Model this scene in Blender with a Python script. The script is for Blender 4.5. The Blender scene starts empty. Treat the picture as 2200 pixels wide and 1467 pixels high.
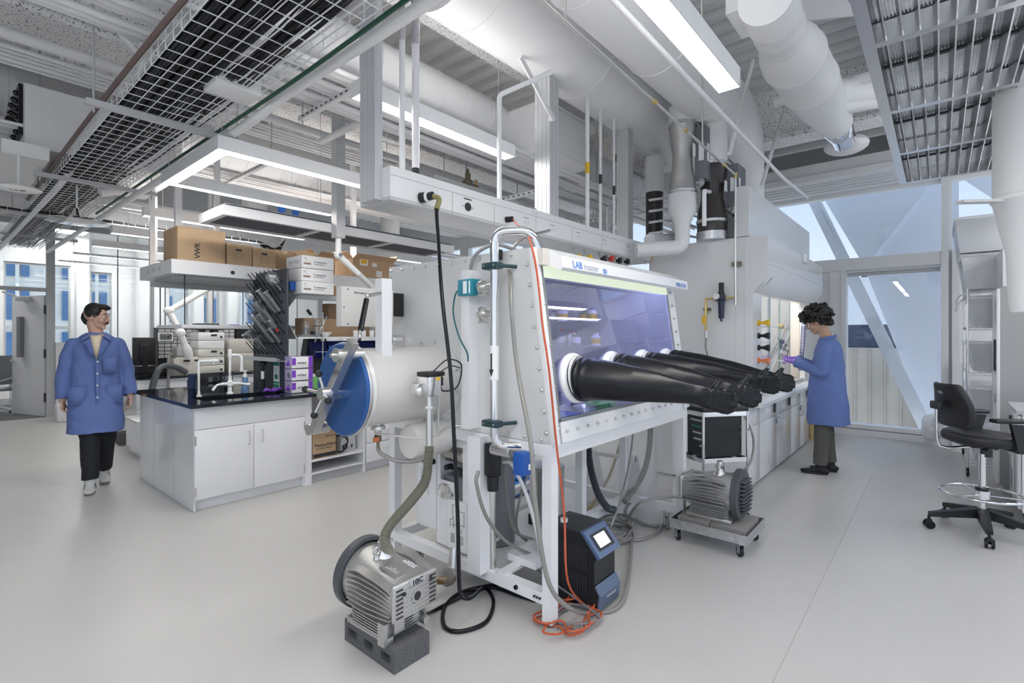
import bpy, bmesh, math, random
from mathutils import Vector, Matrix, Quaternion
S = bpy.context.scene
COL = S.collection
PI = math.pi
# ---------------------------------------------------------------- camera
FPX, CX, HY, EYE = 1083.0, 1100.0, 718.0, 1.5
ANG = math.atan2(920, 1083)
FX, FY, RX, RY = math.cos(ANG), math.sin(ANG), math.sin(ANG), -math.cos(ANG)
cam = bpy.data.cameras.new('camera'); camo = bpy.data.objects.new('camera', cam); COL.objects.link(camo)
cam.sensor_width = 36.0; cam.lens = FPX/2200*36.0; cam.shift_y = -15.5/2200
cam.clip_start = 0.05; cam.clip_end = 400
camo.location = (0, 0, EYE)
camo.rotation_euler = (PI/2, 0, math.atan2(FY, FX)-PI/2)
S.camera = camo
# ---------------------------------------------------------------- world, exposure
W = bpy.data.worlds.new('sky'); S.world = W; W.use_nodes = True
nt = W.node_tree; nt.nodes.clear()
tc = nt.nodes.new('ShaderNodeTexCoord'); sx = nt.nodes.new('ShaderNodeSeparateXYZ')
cr = nt.nodes.new('ShaderNodeValToRGB'); bg = nt.nodes.new('ShaderNodeBackground'); ou = nt.nodes.new('ShaderNodeOutputWorld')
cr.color_ramp.elements[0].position = 0.0; cr.color_ramp.elements[0].color = (.80, .86, .92, 1)
cr.color_ramp.elements[1].position = 1.0; cr.color_ramp.elements[1].color = (.40, .54, .82, 1)
e = cr.color_ramp.elements.new(.25); e.color = (.50, .63, .84, 1)
nt.links.new(tc.outputs['Generated'], sx.inputs[0]); nt.links.new(sx.outputs['Z'], cr.inputs[0])
nt.links.new(cr.outputs[0], bg.inputs[0]); bg.inputs[1].default_value = .80
nt.links.new(bg.outputs[0], ou.inputs[0])
S.view_settings.view_transform = 'Standard'; S.view_settings.look = 'None'
S.view_settings.gamma = 1.0; S.view_settings.exposure = 0.70; S.view_settings.use_curve_mapping = False
# ---------------------------------------------------------------- helpers
def at(px, py, X=None, Y=None, Z=None, D=None):
    """point of the room seen at a photo pixel, on a known plane"""
    r = (px-CX)/FPX; d = (FX+RX*r, FY+RY*r, -(py-HY)/FPX)
    if Z is not None: t = (Z-EYE)/d[2]
    elif X is not None: t = X/d[0]
    elif Y is not None: t = Y/d[1]
    else: t = D
    return Vector((d[0]*t, d[1]*t, EYE+d[2]*t))
def mat(name, col, rough=.5, metal=0., noise=0., nscale=20., bump=0., bscale=60., alpha=None, trans=0., emit=None, est=0., coat=0., ior=None, aniso=False):
    m = bpy.data.materials.new(name); m.use_nodes = True; t = m.node_tree; b = t.nodes['Principled BSDF']
    b.inputs['Base Color'].default_value = (*col, 1); b.inputs['Roughness'].default_value = rough; b.inputs['Metallic'].default_value = metal
    if trans: b.inputs['Transmission Weight'].default_value = trans
    if ior: b.inputs['IOR'].default_value = ior
    if coat: b.inputs['Coat Weight'].default_value = coat
    if emit: b.inputs['Emission Color'].default_value = (*emit, 1); b.inputs['Emission Strength'].default_value = est
    if alpha is not None: b.inputs['Alpha'].default_value = alpha
    tc = None
    if noise or bump:
        tc = t.nodes.new('ShaderNodeTexCoord'); mp = t.nodes.new('ShaderNodeMapping'); t.links.new(tc.outputs['Object'], mp.inputs[0])
        if aniso: mp.inputs['Scale'].default_value = (1, 1, 30)
    if noise:
        n = t.nodes.new('ShaderNodeTexNoise'); n.inputs['Scale'].default_value = nscale; n.inputs['Detail'].default_value = 4
        t.links.new(mp.outputs[0], n.inputs[0])
        r = t.nodes.new('ShaderNodeValToRGB'); r.color_ramp.elements[0].position = .3; r.color_ramp.elements[1].position = .7
        k = 1-noise
        r.color_ramp.elements[0].color = (col[0]*k, col[1]*k, col[2]*k, 1); r.color_ramp.elements[1].color = (*[min(1, c*(1+noise*.4)) for c in col], 1)
        t.links.new(n.outputs[0], r.inputs[0]); t.links.new(r.outputs[0], b.inputs['Base Color'])
    if bump:
        n = t.nodes.new('ShaderNodeTexNoise'); n.inputs['Scale'].default_value = bscale; n.inputs['Detail'].default_value = 3
        t.links.new(mp.outputs[0], n.inputs[0])
        bu = t.nodes.new('ShaderNodeBump'); bu.inputs['Strength'].default_value = bump; bu.inputs['Distance'].default_value = .01
        t.links.new(n.outputs[0], bu.inputs['Height']); t.links.new(bu.outputs[0], b.inputs['Normal'])
    return m
def glassmat(name, tint=(1, 1, 1), refl=.08, rough=0.0, body=0.0, bodycol=(.8, .9, 1)):
    """thin sheet: see-through with a clear reflection; body adds a little milky scatter"""
    m = bpy.data.materials.new(name); m.use_nodes = True; t = m.node_tree; t.nodes.clear()
    o = t.nodes.new('ShaderNodeOutputMaterial'); tr = t.nodes.new('ShaderNodeBsdfTransparent'); tr.inputs[0].default_value = (*tint, 1)
    g = t.nodes.new('ShaderNodeBsdfGlossy'); g.inputs['Roughness'].default_value = rough
    fr = t.nodes.new('ShaderNodeLayerWeight'); fr.inputs[0].default_value = .5
    pw = t.nodes.new('ShaderNodeMath'); pw.operation = 'POWER'; pw.inputs[1].default_value = 4.5; t.links.new(fr.outputs['Facing'], pw.inputs[0])
    mm = t.nodes.new('ShaderNodeMath'); mm.operation = 'MULTIPLY_ADD'; mm.inputs[1].default_value = .8; mm.inputs[2].default_value = refl
    t.links.new(pw.outputs[0], mm.inputs[0])
    mx = t.nodes.new('ShaderNodeMixShader'); t.links.new(mm.outputs[0], mx.inputs[0]); t.links.new(g.outputs[0], mx.inputs[2])
    if body:
        d = t.nodes.new('ShaderNodeBsdfDiffuse'); d.inputs[0].default_value = (*bodycol, 1)
        m2 = t.nodes.new('ShaderNodeMixShader'); m2.inputs[0].default_value = body
        t.links.new(tr.outputs[0], m2.inputs[1]); t.links.new(d.outputs[0], m2.inputs[2]); t.links.new(m2.outputs[0], mx.inputs[1])
    else: t.links.new(tr.outputs[0], mx.inputs[1])
    t.links.new(mx.outputs[0], o.inputs[0])
    return m
M = {}
M['white'] = mat('white_paint', (.80, .80, .81), .38)
M['wht2'] = mat('white_enamel', (.84, .84, .85), .22)
M['ceilw'] = mat('ceiling_white', (.74, .745, .755), .55)
M['duct'] = mat('duct_white', (.80, .80, .81), .45)
M['cab'] = mat('cabinet_white', (.83, .83, .845), .16, coat=.3)
M['fire'] = mat('sprayed_fireproofing', (.74, .74, .74), .95, noise=.7, nscale=55, bump=.8, bscale=60)
for _n in M['fire'].node_tree.nodes:
    if _n.type == 'VALTORGB': _n.color_ramp.elements[0].position = .36; _n.color_ramp.elements[1].position = .43
M['steel'] = mat('brushed_steel', (.70, .69, .67), .32, 1.)
M['chrome'] = mat('chrome', (.78, .78, .79), .08, 1.)
M['galv'] = mat('galvanised', (.66, .67, .69), .35, 1., noise=.2, nscale=30)
M['alu'] = mat('aluminium', (.86, .86, .87), .24, 1.)
M['cast'] = mat('cast_aluminium', (.60, .59, .575), .38, .85, noise=.08, nscale=80)
M['brass'] = mat('brass', (.70, .52, .20), .3, 1.)
M['copper'] = mat('copper', (.50, .30, .22), .35, 1.)
M['bronze'] = mat('old_bronze', (.22, .19, .13), .45, .7)
M['black'] = mat('black_plastic', (.009, .010, .012), .42)
M['up'] = mat('added_uplight_glow', (1, 1, 1), .5, emit=(1, .975, .94), est=8.)
M['rubber'] = mat('black_rubber', (.005, .0055, .008), .30); M['rubber'].node_tree.nodes['Principled BSDF'].inputs['Specular IOR Level'].default_value = .35
M['dark'] = mat('dark_grey', (.032, .034, .038), .45)
M['mid'] = mat('mid_grey', (.22, .225, .24), .45)
M['cowl'] = mat('cowl_grey', (.075, .08, .088), .42)
M['lgrey'] = mat('light_grey', (.50, .51, .52), .45)
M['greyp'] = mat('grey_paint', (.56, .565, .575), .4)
M['slate'] = mat('slate_board', (.045, .052, .068), .4)
M['epoxy'] = mat('epoxy_top', (.012, .016, .022), .07)
M['blue'] = mat('door_blue', (.025, .10, .30), .30, .25)
M['blue2'] = mat('bright_blue', (.01, .09, .38), .4)
M['navy'] = mat('navy_bin', (.006, .012, .16), .4)
M['teal'] = mat('teal_box', (.02, .25, .34), .45)
M['dteal'] = mat('dark_teal', (.015, .05, .06), .4)
M['green'] = mat('green_print', (.02, .22, .13), .5)
M['lime'] = mat('lime_carton', (.20, .55, .15), .5)
M['yellow'] = mat('yellow_plastic', (.80, .48, .02), .4)
M['red'] = mat('red_plastic', (.60, .05, .03), .4)
M['orangep'] = mat('orange_plastic', (.75, .22, .08), .4)
M['orange'] = mat('orange_cord', (.55, .10, .035), .42)
M['purple'] = mat('purple_nitrile', (.22, .06, .55), .5)
M['carton'] = mat('cardboard', (.52, .36, .22), .8, noise=.08, nscale=8)
M['carton2'] = mat('cardboard_inner', (.36, .24, .15), .85)
M['block'] = mat('concrete_block', (.17, .17, .175), .95, noise=.5, nscale=160, bump=.9, bscale=220)
M['blockl'] = mat('pale_block', (.36, .34, .32), .95, noise=.35, nscale=160, bump=.9, bscale=220)
M['paper'] = mat('paper', (.85, .85, .85), .7)
M['ink'] = mat('ink', (.03, .03, .035), .6)
M['greyink'] = mat('grey_ink', (.35, .38, .45), .6)
M['blueink'] = mat('blue_ink', (.10, .25, .60), .5)
M['beige'] = mat('beige_enamel', (.62, .59, .53), .4)
M['amber'] = mat('amber_hose', (.16, .085, .02), .22, coat=.5)
M['olive'] = mat('ribbed_hose', (.26, .25, .20), .35)
M['clearh'] = mat('clear_hose', (.36, .345, .32), .18, trans=.35, coat=.4)
M['tan'] = mat('tan_hose', (.42, .34, .22), .3)
M['milky'] = mat('milky_plastic', (.86, .87, .89), .28)
M['greyhose'] = mat('grey_hose', (.07, .08, .09), .45)
M['whitehose'] = mat('white_hose', (.72, .72, .72), .35)
M['leather'] = mat('black_leatherette', (.011, .011, .012), .40, bump=.15, bscale=500)
M['fabric'] = mat('black_fabric', (.035, .035, .038), .85)
M['skin'] = mat('skin', (.58, .36, .27), .5)
M['skin2'] = mat('skin_tan', (.50, .30, .21), .5)
M['hair'] = mat('dark_hair', (.012, .010, .009), .55)
M['coat'] = mat('blue_cotton', (.125, .185, .43), .85, noise=.05, nscale=400, bump=.25, bscale=9)
M['jeans'] = mat('black_jeans', (.012, .013, .016), .8)
M['khaki'] = mat('olive_trousers', (.10, .10, .085), .85, bump=.4, bscale=30)
M['cream'] = mat('cream_shirt', (.78, .68, .50), .8)
M['shoeblk'] = mat('black_suede', (.015, .015, .018), .7)
M['shoewht'] = mat('sneaker_white', (.62, .62, .60), .6)
M['gum'] = mat('sneaker_grey', (.18, .17, .15), .6)
M['ceramic'] = mat('white_ceramic', (.88, .88, .86), .2)
M['screen'] = mat('screen_glow', (.3, .4, .5), .2, emit=(.75, .85, 1), est=.9)
M['tub'] = glassmat('milky_tub', (.92, .93, .95), .06, rough=.15, body=.55, bodycol=(.88, .89, .91))
M['pane'] = glassmat('window_glass', (.97, .985, 1), .03)
M['part'] = glassmat('partition_glass', (.95, .975, .98), .03)
M['gbpane'] = glassmat('glovebox_window', (.66, .68, .93), .17)
M['labglass'] = glassmat('lab_glass', (.86, .88, .89), .20, rough=.03, body=.10, bodycol=(.8, .82, .83))
M['acryl'] = glassmat('clear_acrylic', (.90, .86, .97), .10, body=.12, bodycol=(.8, .75, .95))
M['clearv'] = glassmat('clear_vinyl', (.95, .95, .95), .10, rough=.1, body=.12, bodycol=(.85, .85, .88))
M['lamp'] = mat('lamp_diffuser', (1, 1, 1), .5, emit=(1, .975, .94), est=21.0)
M['dimlamp'] = mat('dim_lamp_diffuser', (1, 1, 1), .5, emit=(1, .975, .94), est=7.0)

WM = {}      # world matrices of parents
CUR = {}
class MB:
    K = 0
    def __init__(s): s.v = []; s.f = []; s.mi = []; s.m = 0
    def add(s, vs, fs):
        n = len(s.v); s.v += [Vector(v) for v in vs]; s.f += [tuple(i+n for i in f) for f in fs]; s.mi += [s.m]*len(fs); return s
    def mat(s, i): s.m = i; return s
    def box(s, x0, x1, y0, y1, z0, z1):
        MB.K = (MB.K+1) % 11; e = MB.K*.00012
        def sh(a, b): q = min(e, abs(b-a)*.02)*(1 if b > a else -1); return a+q, b-q
        (x0, x1), (y0, y1), (z0, z1) = sh(x0, x1), sh(y0, y1), sh(z0, z1)
        return s.add([(x, y, z) for x in (x0, x1) for y in (y0, y1) for z in (z0, z1)],
                     [(0, 1, 3, 2), (4, 6, 7, 5), (0, 4, 5, 1), (2, 3, 7, 6), (0, 2, 6, 4), (1, 5, 7, 3)])
    def cb(s, c, d): return s.box(c[0]-d[0]/2, c[0]+d[0]/2, c[1]-d[1]/2, c[1]+d[1]/2, c[2]-d[2]/2, c[2]+d[2]/2)
    def rbox(s, x0, x1, y0, y1, z0, z1, r=.01, seg=2):
        b = bmesh.new(); bmesh.ops.create_cube(b, size=1)
        for v in b.verts: v.co = Vector(((x0+x1)/2+v.co.x*(x1-x0), (y0+y1)/2+v.co.y*(y1-y0), (z0+z1)/2+v.co.z*(z1-z0)))
        r = min(r, abs(x1-x0)*.49, abs(y1-y0)*.49, abs(z1-z0)*.49)
        bmesh.ops.bevel(b, geom=list(b.edges), offset=r, segments=seg, profile=.5, affect='EDGES')
        s.add([v.co.copy() for v in b.verts], [tuple(v.index for v in f.verts) for f in b.faces] if not b.verts.index_update() else [])
        b.free(); return s
    def obox(s, c, ax, ay, az, d):
        c = Vector(c); ax, ay, az = [Vector(a).normalized() for a in (ax, ay, az)]
        return s.add([c+ax*d[0]/2*i+ay*d[1]/2*j+az*d[2]/2*k for i in (-1, 1) for j in (-1, 1) for k in (-1, 1)],
                     [(0, 1, 3, 2), (4, 6, 7, 5), (0, 4, 5, 1), (2, 3, 7, 6), (0, 2, 6, 4), (1, 5, 7, 3)])
    def bar(s, p, q, w, h, up=(0, 0, 1)):
        p = Vector(p); q = Vector(q); d = (q-p); u = Vector(up)
        if abs(d.normalized().dot(u)) > .99: u = Vector((1, 0, 0))
        side = d.cross(u).normalized(); u2 = side.cross(d).normalized()
        return s.obox((p+q)/2, d, side, u2, (d.length, w, h))
    def ring(s, c, a, b, r, n): return [c+a*math.cos(2*PI*i/n)*r+b*math.sin(2*PI*i/n)*r for i in range(n)]
    def cyl(s, p, q, r, r2=None, n=16, cap=True):
        p = Vector(p); q = Vector(q); d = (q-p).normalized(); a = d.orthogonal().normalized(); b = d.cross(a)
        r2 = r if r2 is None else r2
        vs = s.ring(p, a, b, r, n)+s.ring(q, a, b, r2, n)
        fs = [(i, (i+1) % n, n+(i+1) % n, n+i) for i in range(n)]
        if cap: fs += [tuple(range(n-1, -1, -1)), tuple(range(n, 2*n))]
        return s.add(vs, fs)
    def lathe(s, p, d, prof, n=24, cap=True, a=None):
        """prof: (distance along d, radius)"""
        p = Vector(p); d = Vector(d).normalized(); a = Vector(a).normalized() if a else d.orthogonal().normalized(); b = d.cross(a)
        vs = []
        for t, r in prof: vs += s.ring(p+d*t, a, b, max(r, 1e-5), n)
        fs = []
        for k in range(len(prof)-1):
            o = k*n
            fs += [(o+i, o+(i+1) % n, o+n+(i+1) % n, o+n+i) for i in range(n)]
        if cap:
            fs += [tuple(range(n-1, -1, -1)), tuple(range((len(prof)-1)*n, len(prof)*n))]
        return s.add(vs, fs)
    def sph(s, c, r, n=12, sc=(1, 1, 1)):
        c = Vector(c); vs = []; m = max(4, n//2)
        for k in range(1, m):
            th = PI*k/m
            for i in range(n): vs.append(c+Vector((sc[0]*r*math.sin(th)*math.cos(2*PI*i/n), sc[1]*r*math.sin(th)*math.sin(2*PI*i/n), sc[2]*r*math.cos(th))))
        o = len(vs); vs += [c+Vector((0, 0, r*sc[2])), c-Vector((0, 0, r*sc[2]))]
        fs = [(k*n+i, (k+1)*n+i, (k+1)*n+(i+1) % n, k*n+(i+1) % n) for k in range(m-2) for i in range(n)]
        fs += [(o, i, (i+1) % n) for i in range(n)]+[(o+1, (m-2)*n+(i+1) % n, (m-2)*n+i) for i in range(n)]
        return s.add(vs, fs)
    def tube(s, pts, r, n=8, smooth=True, res=6, rib=0, closed=False):
        pts = [Vector(p) for p in pts]
        if smooth and len(pts) > 2:
            P = ([pts[-1]]+pts+[pts[0], pts[1]]) if closed else ([pts[0]*2-pts[1]]+pts+[pts[-1]*2-pts[-2]])
            o = []
            for i in range(1, len(P)-2):
                for k in range(res):
                    t = k/res; a, b, c, d = P[i-1], P[i], P[i+1], P[i+2]
                    o.append(.5*((2*b)+(c-a)*t+(2*a-5*b+4*c-d)*t*t+(3*b-a-3*c+d)*t**3))
            if not closed: o.append(pts[-1])
            pts = o
        if rib:
            L = [0]
            for i in range(1, len(pts)): L.append(L[-1]+(pts[i]-pts[i-1]).length)
            m = int(L[-1]/rib)*2+1; o = []; j = 0
            for k in range(m+1):
                t = L[-1]*k/m
                while j < len(L)-2 and L[j+1] < t: j += 1
                f = (t-L[j])/max(1e-9, L[j+1]-L[j]); o.append(pts[j].lerp(pts[j+1], f))
            pts = o
        N = len(pts); tan = [(pts[min(i+1, N-1)]-pts[max(i-1, 0)]).normalized() for i in range(N)]
        if closed: tan[0] = tan[-1] = (pts[1]-pts[-1]).normalized()
        a = tan[0].orthogonal().normalized(); vs = []
        for i in range(N):
            if i: a = (a-tan[i]*a.dot(tan[i])); a = a.normalized() if a.length > 1e-6 else tan[i].orthogonal().normalized()
            b = tan[i].cross(a); rr = (r[min(int(i/max(1, N-1)*len(r)), len(r)-1)] if isinstance(r, (list, tuple)) else r)*(1+(.0 if not rib else (.12 if i % 2 else -.1)))
            vs += s.ring(pts[i], a, b, rr, n)
        fs = [(k*n+i, k*n+(i+1) % n, (k+1)*n+(i+1) % n, (k+1)*n+i) for k in range(N-1) for i in range(n)]
        if closed: fs += [((N-1)*n+i, (N-1)*n+(i+1) % n, (i+1) % n, i) for i in range(n)]
        else: fs += [tuple(range(n-1, -1, -1)), tuple(range((N-1)*n, N*n))]
        return s.add(vs, fs)
    def bend(s, pts, r, R, n=12, k=6):
        """pipe with straight runs and round elbows of radius R"""
        pts = [Vector(p) for p in pts]; o = [pts[0]]
        for i in range(1, len(pts)-1):
            a = (pts[i-1]-pts[i]); b = (pts[i+1]-pts[i]); m = min(R, a.length*.5, b.length*.5); p0 = pts[i]+a.normalized()*m; p1 = pts[i]+b.normalized()*m
            for j in range(k+1):
                t = j/k; o.append(p0*(1-t)**2+pts[i]*2*t*(1-t)+p1*t*t)
        o.append(pts[-1])
        return s.tube(o, r, n, smooth=False)
    def prism(s, poly, ax, o, h):
        """poly of 2D points extruded along axis ax ('x','y','z') from o by h"""
        def P(u, v, w): return {'x': (w, u, v), 'y': (u, w, v), 'z': (u, v, w)}[ax]
        n = len(poly); vs = [P(u, v, o) for u, v in poly]+[P(u, v, o+h) for u, v in poly]
        return s.add(vs, [tuple(range(n)), tuple(range(2*n-1, n-1, -1))]+[(i, n+i, n+(i+1) % n, (i+1) % n) for i in range(n)])
    def quad(s, a, b, c, d): return s.add([a, b, c, d], [(0, 1, 2, 3)])
    def slab(s, a, b, c, d, t):
        """quad with a thickness vector"""
        t = Vector(t); q = [Vector(x) for x in (a, b, c, d)]
        return s.add(q+[x+t for x in q], [(0, 1, 2, 3), (7, 6, 5, 4), (0, 4, 5, 1), (1, 5, 6, 2), (2, 6, 7, 3), (3, 7, 4, 0)])
    def xf(s, mtx): s.v = [mtx @ v for v in s.v]; return s
    def build(s, name, m=None, parent=None, label=None, cat=None, group=None, kind=None, ang=38, loc=None, sub=0, local=False):
        me = bpy.data.meshes.new(name)
        if not s.v: s.box(0, .001, 0, .001, 0, .001)
        if parent is not None:
            inv = Matrix() if local else WM[parent.name].inverted(); base = Vector((0, 0, 0)) if loc is None else (inv @ Vector(loc))
            vs = [inv @ v for v in s.v]
            lo = Vector([min(v[i] for v in vs) for i in range(3)]); hi = Vector([max(v[i] for v in vs) for i in range(3)])
            base = (lo+hi)/2
        else:
            lo = Vector([min(v[i] for v in s.v) for i in range(3)]); hi = Vector([max(v[i] for v in s.v) for i in range(3)])
            base = Vector(loc) if loc is not None else Vector(((lo.x+hi.x)/2, (lo.y+hi.y)/2, lo.z)); vs = s.v
        me.from_pydata([v-base for v in vs], [], s.f); me.update()
        b = bmesh.new(); b.from_mesh(me); bmesh.ops.recalc_face_normals(b, faces=b.faces); b.to_mesh(me); b.free()
        ms = m if isinstance(m, (list, tuple)) else [m]
        for x in ms: me.materials.append(M[x] if isinstance(x, str) else x)
        if len(ms) > 1: me.polygons.foreach_set('material_index', s.mi)
        me.polygons.foreach_set('use_smooth', [True]*len(me.polygons))
        me.set_sharp_from_angle(angle=math.radians(ang))
        o = bpy.data.objects.new(name, me); COL.objects.link(o); o.location = base
        if parent is not None: o.parent = parent; WM[o.name] = WM[parent.name] @ Matrix.Translation(base)
        else: WM[o.name] = Matrix.Translation(base)
        if sub:
            md = o.modifiers.new('sub', 'SUBSURF'); md.levels = sub; md.render_levels = sub
        if label: o['label'] = label
        if cat: o['category'] = cat
        if group: o['group'] = group
        if kind: o['kind'] = kind
        return o
def T(name, label, cat, loc=(0, 0, 0), rz=0, group=None):
    o = bpy.data.objects.new(name, None); COL.objects.link(o); o.location = loc; o.rotation_euler = (0, 0, rz); o.empty_display_size = .1
    o['label'] = label; o['category'] = cat
    if group: o['group'] = group
    WM[o.name] = Matrix.Translation(Vector(loc)) @ Matrix.Rotation(rz, 4, 'Z')
    return o
def ST(mb, name, m, **k): return mb.build(name, m, kind='structure', **k)
ORD = ('nearest', 'second nearest', 'third nearest', 'fourth nearest', 'fifth nearest', 'sixth nearest', 'seventh nearest', 'eighth nearest', 'ninth nearest')
NTH = ('first', 'second', 'third', 'fourth', 'fifth', 'sixth', 'seventh', 'eighth', 'ninth', 'tenth', 'eleventh', 'twelfth', 'thirteenth', 'fourteenth', 'fifteenth')
def copy_tree(o, parent=None):
    c = o.copy(); COL.objects.link(c); c.parent = parent
    for ch in [x for x in list(bpy.data.objects) if x.parent == o]: copy_tree(ch, c)
    return c
def dup(o, loc, rz=None, label=None, group=None):
    c = copy_tree(o); c.location = loc
    if rz is not None: c.rotation_euler = (0, 0, rz)
    if label: c['label'] = label
    if group: c['group'] = group
    return c
def text(s, size, o, right, up, m, parent, name='lettering', depth=.0006, align='LEFT', sx=1., bold=0.):
    """flat lettering: origin o, reading along right, tops towards up"""
    cu = bpy.data.curves.new('t', 'FONT'); cu.body = s; cu.size = size; cu.extrude = depth; cu.align_x = align; cu.resolution_u = 2
    if bold: cu.offset = bold
    ob = bpy.data.objects.new('t', cu); COL.objects.link(ob); dg = bpy.context.evaluated_depsgraph_get(); dg.update()
    me = bpy.data.meshes.new_from_object(ob.evaluated_get(dg)); bpy.data.objects.remove(ob); bpy.data.curves.remove(cu)
    r = Vector(right).normalized(); u = Vector(up).normalized(); n = r.cross(u); o = Vector(o)
    mb = MB(); mb.add([o+r*v.co.x*sx+u*v.co.y+n*v.co.z for v in me.vertices], [tuple(p.vertices) for p in me.polygons])
    bpy.data.meshes.remove(me)
    return mb.build(name, m, parent)
def helix(c, ax, R, pitch, turns, k=14, u=None):
    c = Vector(c); ax = Vector(ax).normalized(); a = ax.orthogonal().normalized(); b = ax.cross(a)
    return [c+a*R*math.cos(2*PI*i/k)+b*R*math.sin(2*PI*i/k)+ax*pitch*i/k for i in range(int(turns*k)+1)]
def hole_wall(mb, axis, pos, th, u0, u1, z0, z1, holes):
    """wall slab perpendicular to axis with rectangular holes [(u0,u1,z0,z1)]"""
    us = sorted({u0, u1, *[h[0] for h in holes], *[h[1] for h in holes]}); zs = sorted({z0, z1, *[h[2] for h in holes], *[h[3] for h in holes]})
    for i in range(len(us)-1):
        for j in range(len(zs)-1):
            uc, zc = (us[i]+us[i+1])/2, (zs[j]+zs[j+1])/2
            if any(h[0] < uc < h[1] and h[2] < zc < h[3] for h in holes): continue
            if axis == 'x': mb.box(pos, pos+th, us[i], us[i+1], zs[j], zs[j+1])
            else: mb.box(us[i], us[i+1], pos, pos+th, zs[j], zs[j+1])
    return mb
def caster(loc, parent, r=.035, h=.085, rz=0, name='caster', wheelm='black'):
    """swivel caster hanging from z=loc.z+h"""
    x, y, z = loc; c, s_ = math.cos(rz), math.sin(rz)
    f = MB(); f.cyl((x, y, z+h-.012), (x, y, z+h), .022, n=12)
    for k in (-1, 1): f.obox((x-s_*k*.016+c*.01, y+c*k*.016+s_*.01, z+h*.62), (c, s_, 0), (-s_, c, 0), (0, 0, 1), (.035, .003, h*.7))
    o = f.build(name, 'galv', parent)
    w = MB(); cc = Vector((x+c*.015, y+s_*.015, z+r)); ax = Vector((-s_, c, 0))
    w.lathe(cc-ax*.012, ax, [(0, r*.7), (.002, r*.96), (.006, r), (.018, r), (.022, r*.96), (.024, r*.7)], n=20)
    w.build('wheel', wheelm, o); MB().cyl(cc-ax*.019, cc+ax*.019, .006, n=8).build('axle', 'steel', o)
    return o
# ================================================================ STRUCTURE
CEIL = 4.65
def floor_mat():
    m = bpy.data.materials.new('resin_floor'); m.use_nodes = True; t = m.node_tree; b = t.nodes['Principled BSDF']
    tc = t.nodes.new('ShaderNodeTexCoord')
    n = t.nodes.new('ShaderNodeTexNoise'); n.inputs['Scale'].default_value = 260; n.inputs['Detail'].default_value = 2; t.links.new(tc.outputs['Object'], n.inputs[0])
    r = t.nodes.new('ShaderNodeValToRGB'); r.color_ramp.elements[0].position = .35; r.color_ramp.elements[1].position = .65
    r.color_ramp.elements[0].color = (.53, .515, .495, 1); r.color_ramp.elements[1].color = (.59, .575, .555, 1)
    t.links.new(n.outputs[0], r.inputs[0]); t.links.new(r.outputs[0], b.inputs['Base Color'])
    n2 = t.nodes.new('ShaderNodeTexNoise'); n2.inputs['Scale'].default_value = 14; n2.inputs['Detail'].default_value = 5; t.links.new(tc.outputs['Object'], n2.inputs[0])
    mr = t.nodes.new('ShaderNodeMapRange'); mr.inputs['To Min'].default_value = .26; mr.inputs['To Max'].default_value = .42
    t.links.new(n2.outputs[0], mr.inputs[0]); t.links.new(mr.outputs[0], b.inputs['Roughness'])
    bu = t.nodes.new('ShaderNodeBump'); bu.inputs['Strength'].default_value = .12; bu.inputs['Distance'].default_value = .004
    t.links.new(n.outputs[0], bu.inputs['Height']); t.links.new(bu.outputs[0], b.inputs['Normal'])
    b.inputs['IOR'].default_value = 1.45
    return m
def carpet_mat():
    m = mat('office_carpet', (.20, .21, .22), .95, noise=.6, nscale=60, bump=.6, bscale=200)
    return m
M['floor'] = floor_mat(); M['carpet'] = carpet_mat()
ST(MB().box(-4, 9.1, -4.5, 12.36, -.1, 0), 'floor', 'floor')
sj = MB(); sj.bar((1.2, 0.55, .0012), (6.6, .55, .0012), .003, .001)
ST(sj, 'trim_1', mat('floor_joint', (.42, .41, .40), .5))
ST(MB().box(-4, 9.1, 12.36, 16.6, -.1, .004), 'floor', 'carpet')
# corrugated deck: ribs along Y
dk = MB(); pr = []
x = -4.0
while x < 9.1: pr += [(x, CEIL), (x+.10, CEIL), (x+.13, CEIL+.06), (x+.21, CEIL+.06)]; x += .24
pr += [(x, CEIL+.2), (-4, CEIL+.2)]
dk.prism(pr, 'y', -4.5, 21.1)
ST(dk, 'ceiling', 'ceilw')
# fireproofed beams
def fbeam(n, y0, y1, z0, x0=-4, x1=9.1):
    b = MB(); z1 = CEIL; w = (y1-y0); 
    b.prism([(y0, z0), (y1, z0), (y1, z0+.05), (y1-w*.38, z0+.09), (y1-w*.38, z1), (y0+w*.38, z1), (y0+w*.38, z0+.09), (y0, z0+.05)], 'x', x0, x1-x0)
    return ST(b, n, 'fire')
fbeam('ceiling_beam', 5.36, 5.84, 4.0); fbeam('ceiling_beam', 2.9, 3.3, 4.1, x0=2.2); fbeam('ceiling_beam', 9.2, 9.6, 4.0); fbeam('ceiling_beam', -.2, .2, 4.15)
def ybeam(x0, x1, z0, y0=-4.5, y1=12.3):
    b = MB(); w = x1-x0
    b.prism([(x0, z0), (x1, z0), (x1, z0+.05), (x1-w*.4, z0+.08), (x1-w*.4, CEIL), (x0+w*.4, CEIL), (x0+w*.4, z0+.08), (x0, z0+.05)], 'y', y0, y1-y0)
    return ST(b, 'ceiling_beam', 'fire')
ybeam(7.0, 7.35, 3.95, -4.5, 5.3); ybeam(-.4, -.1, 4.1, 5.9, 12.3)
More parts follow.
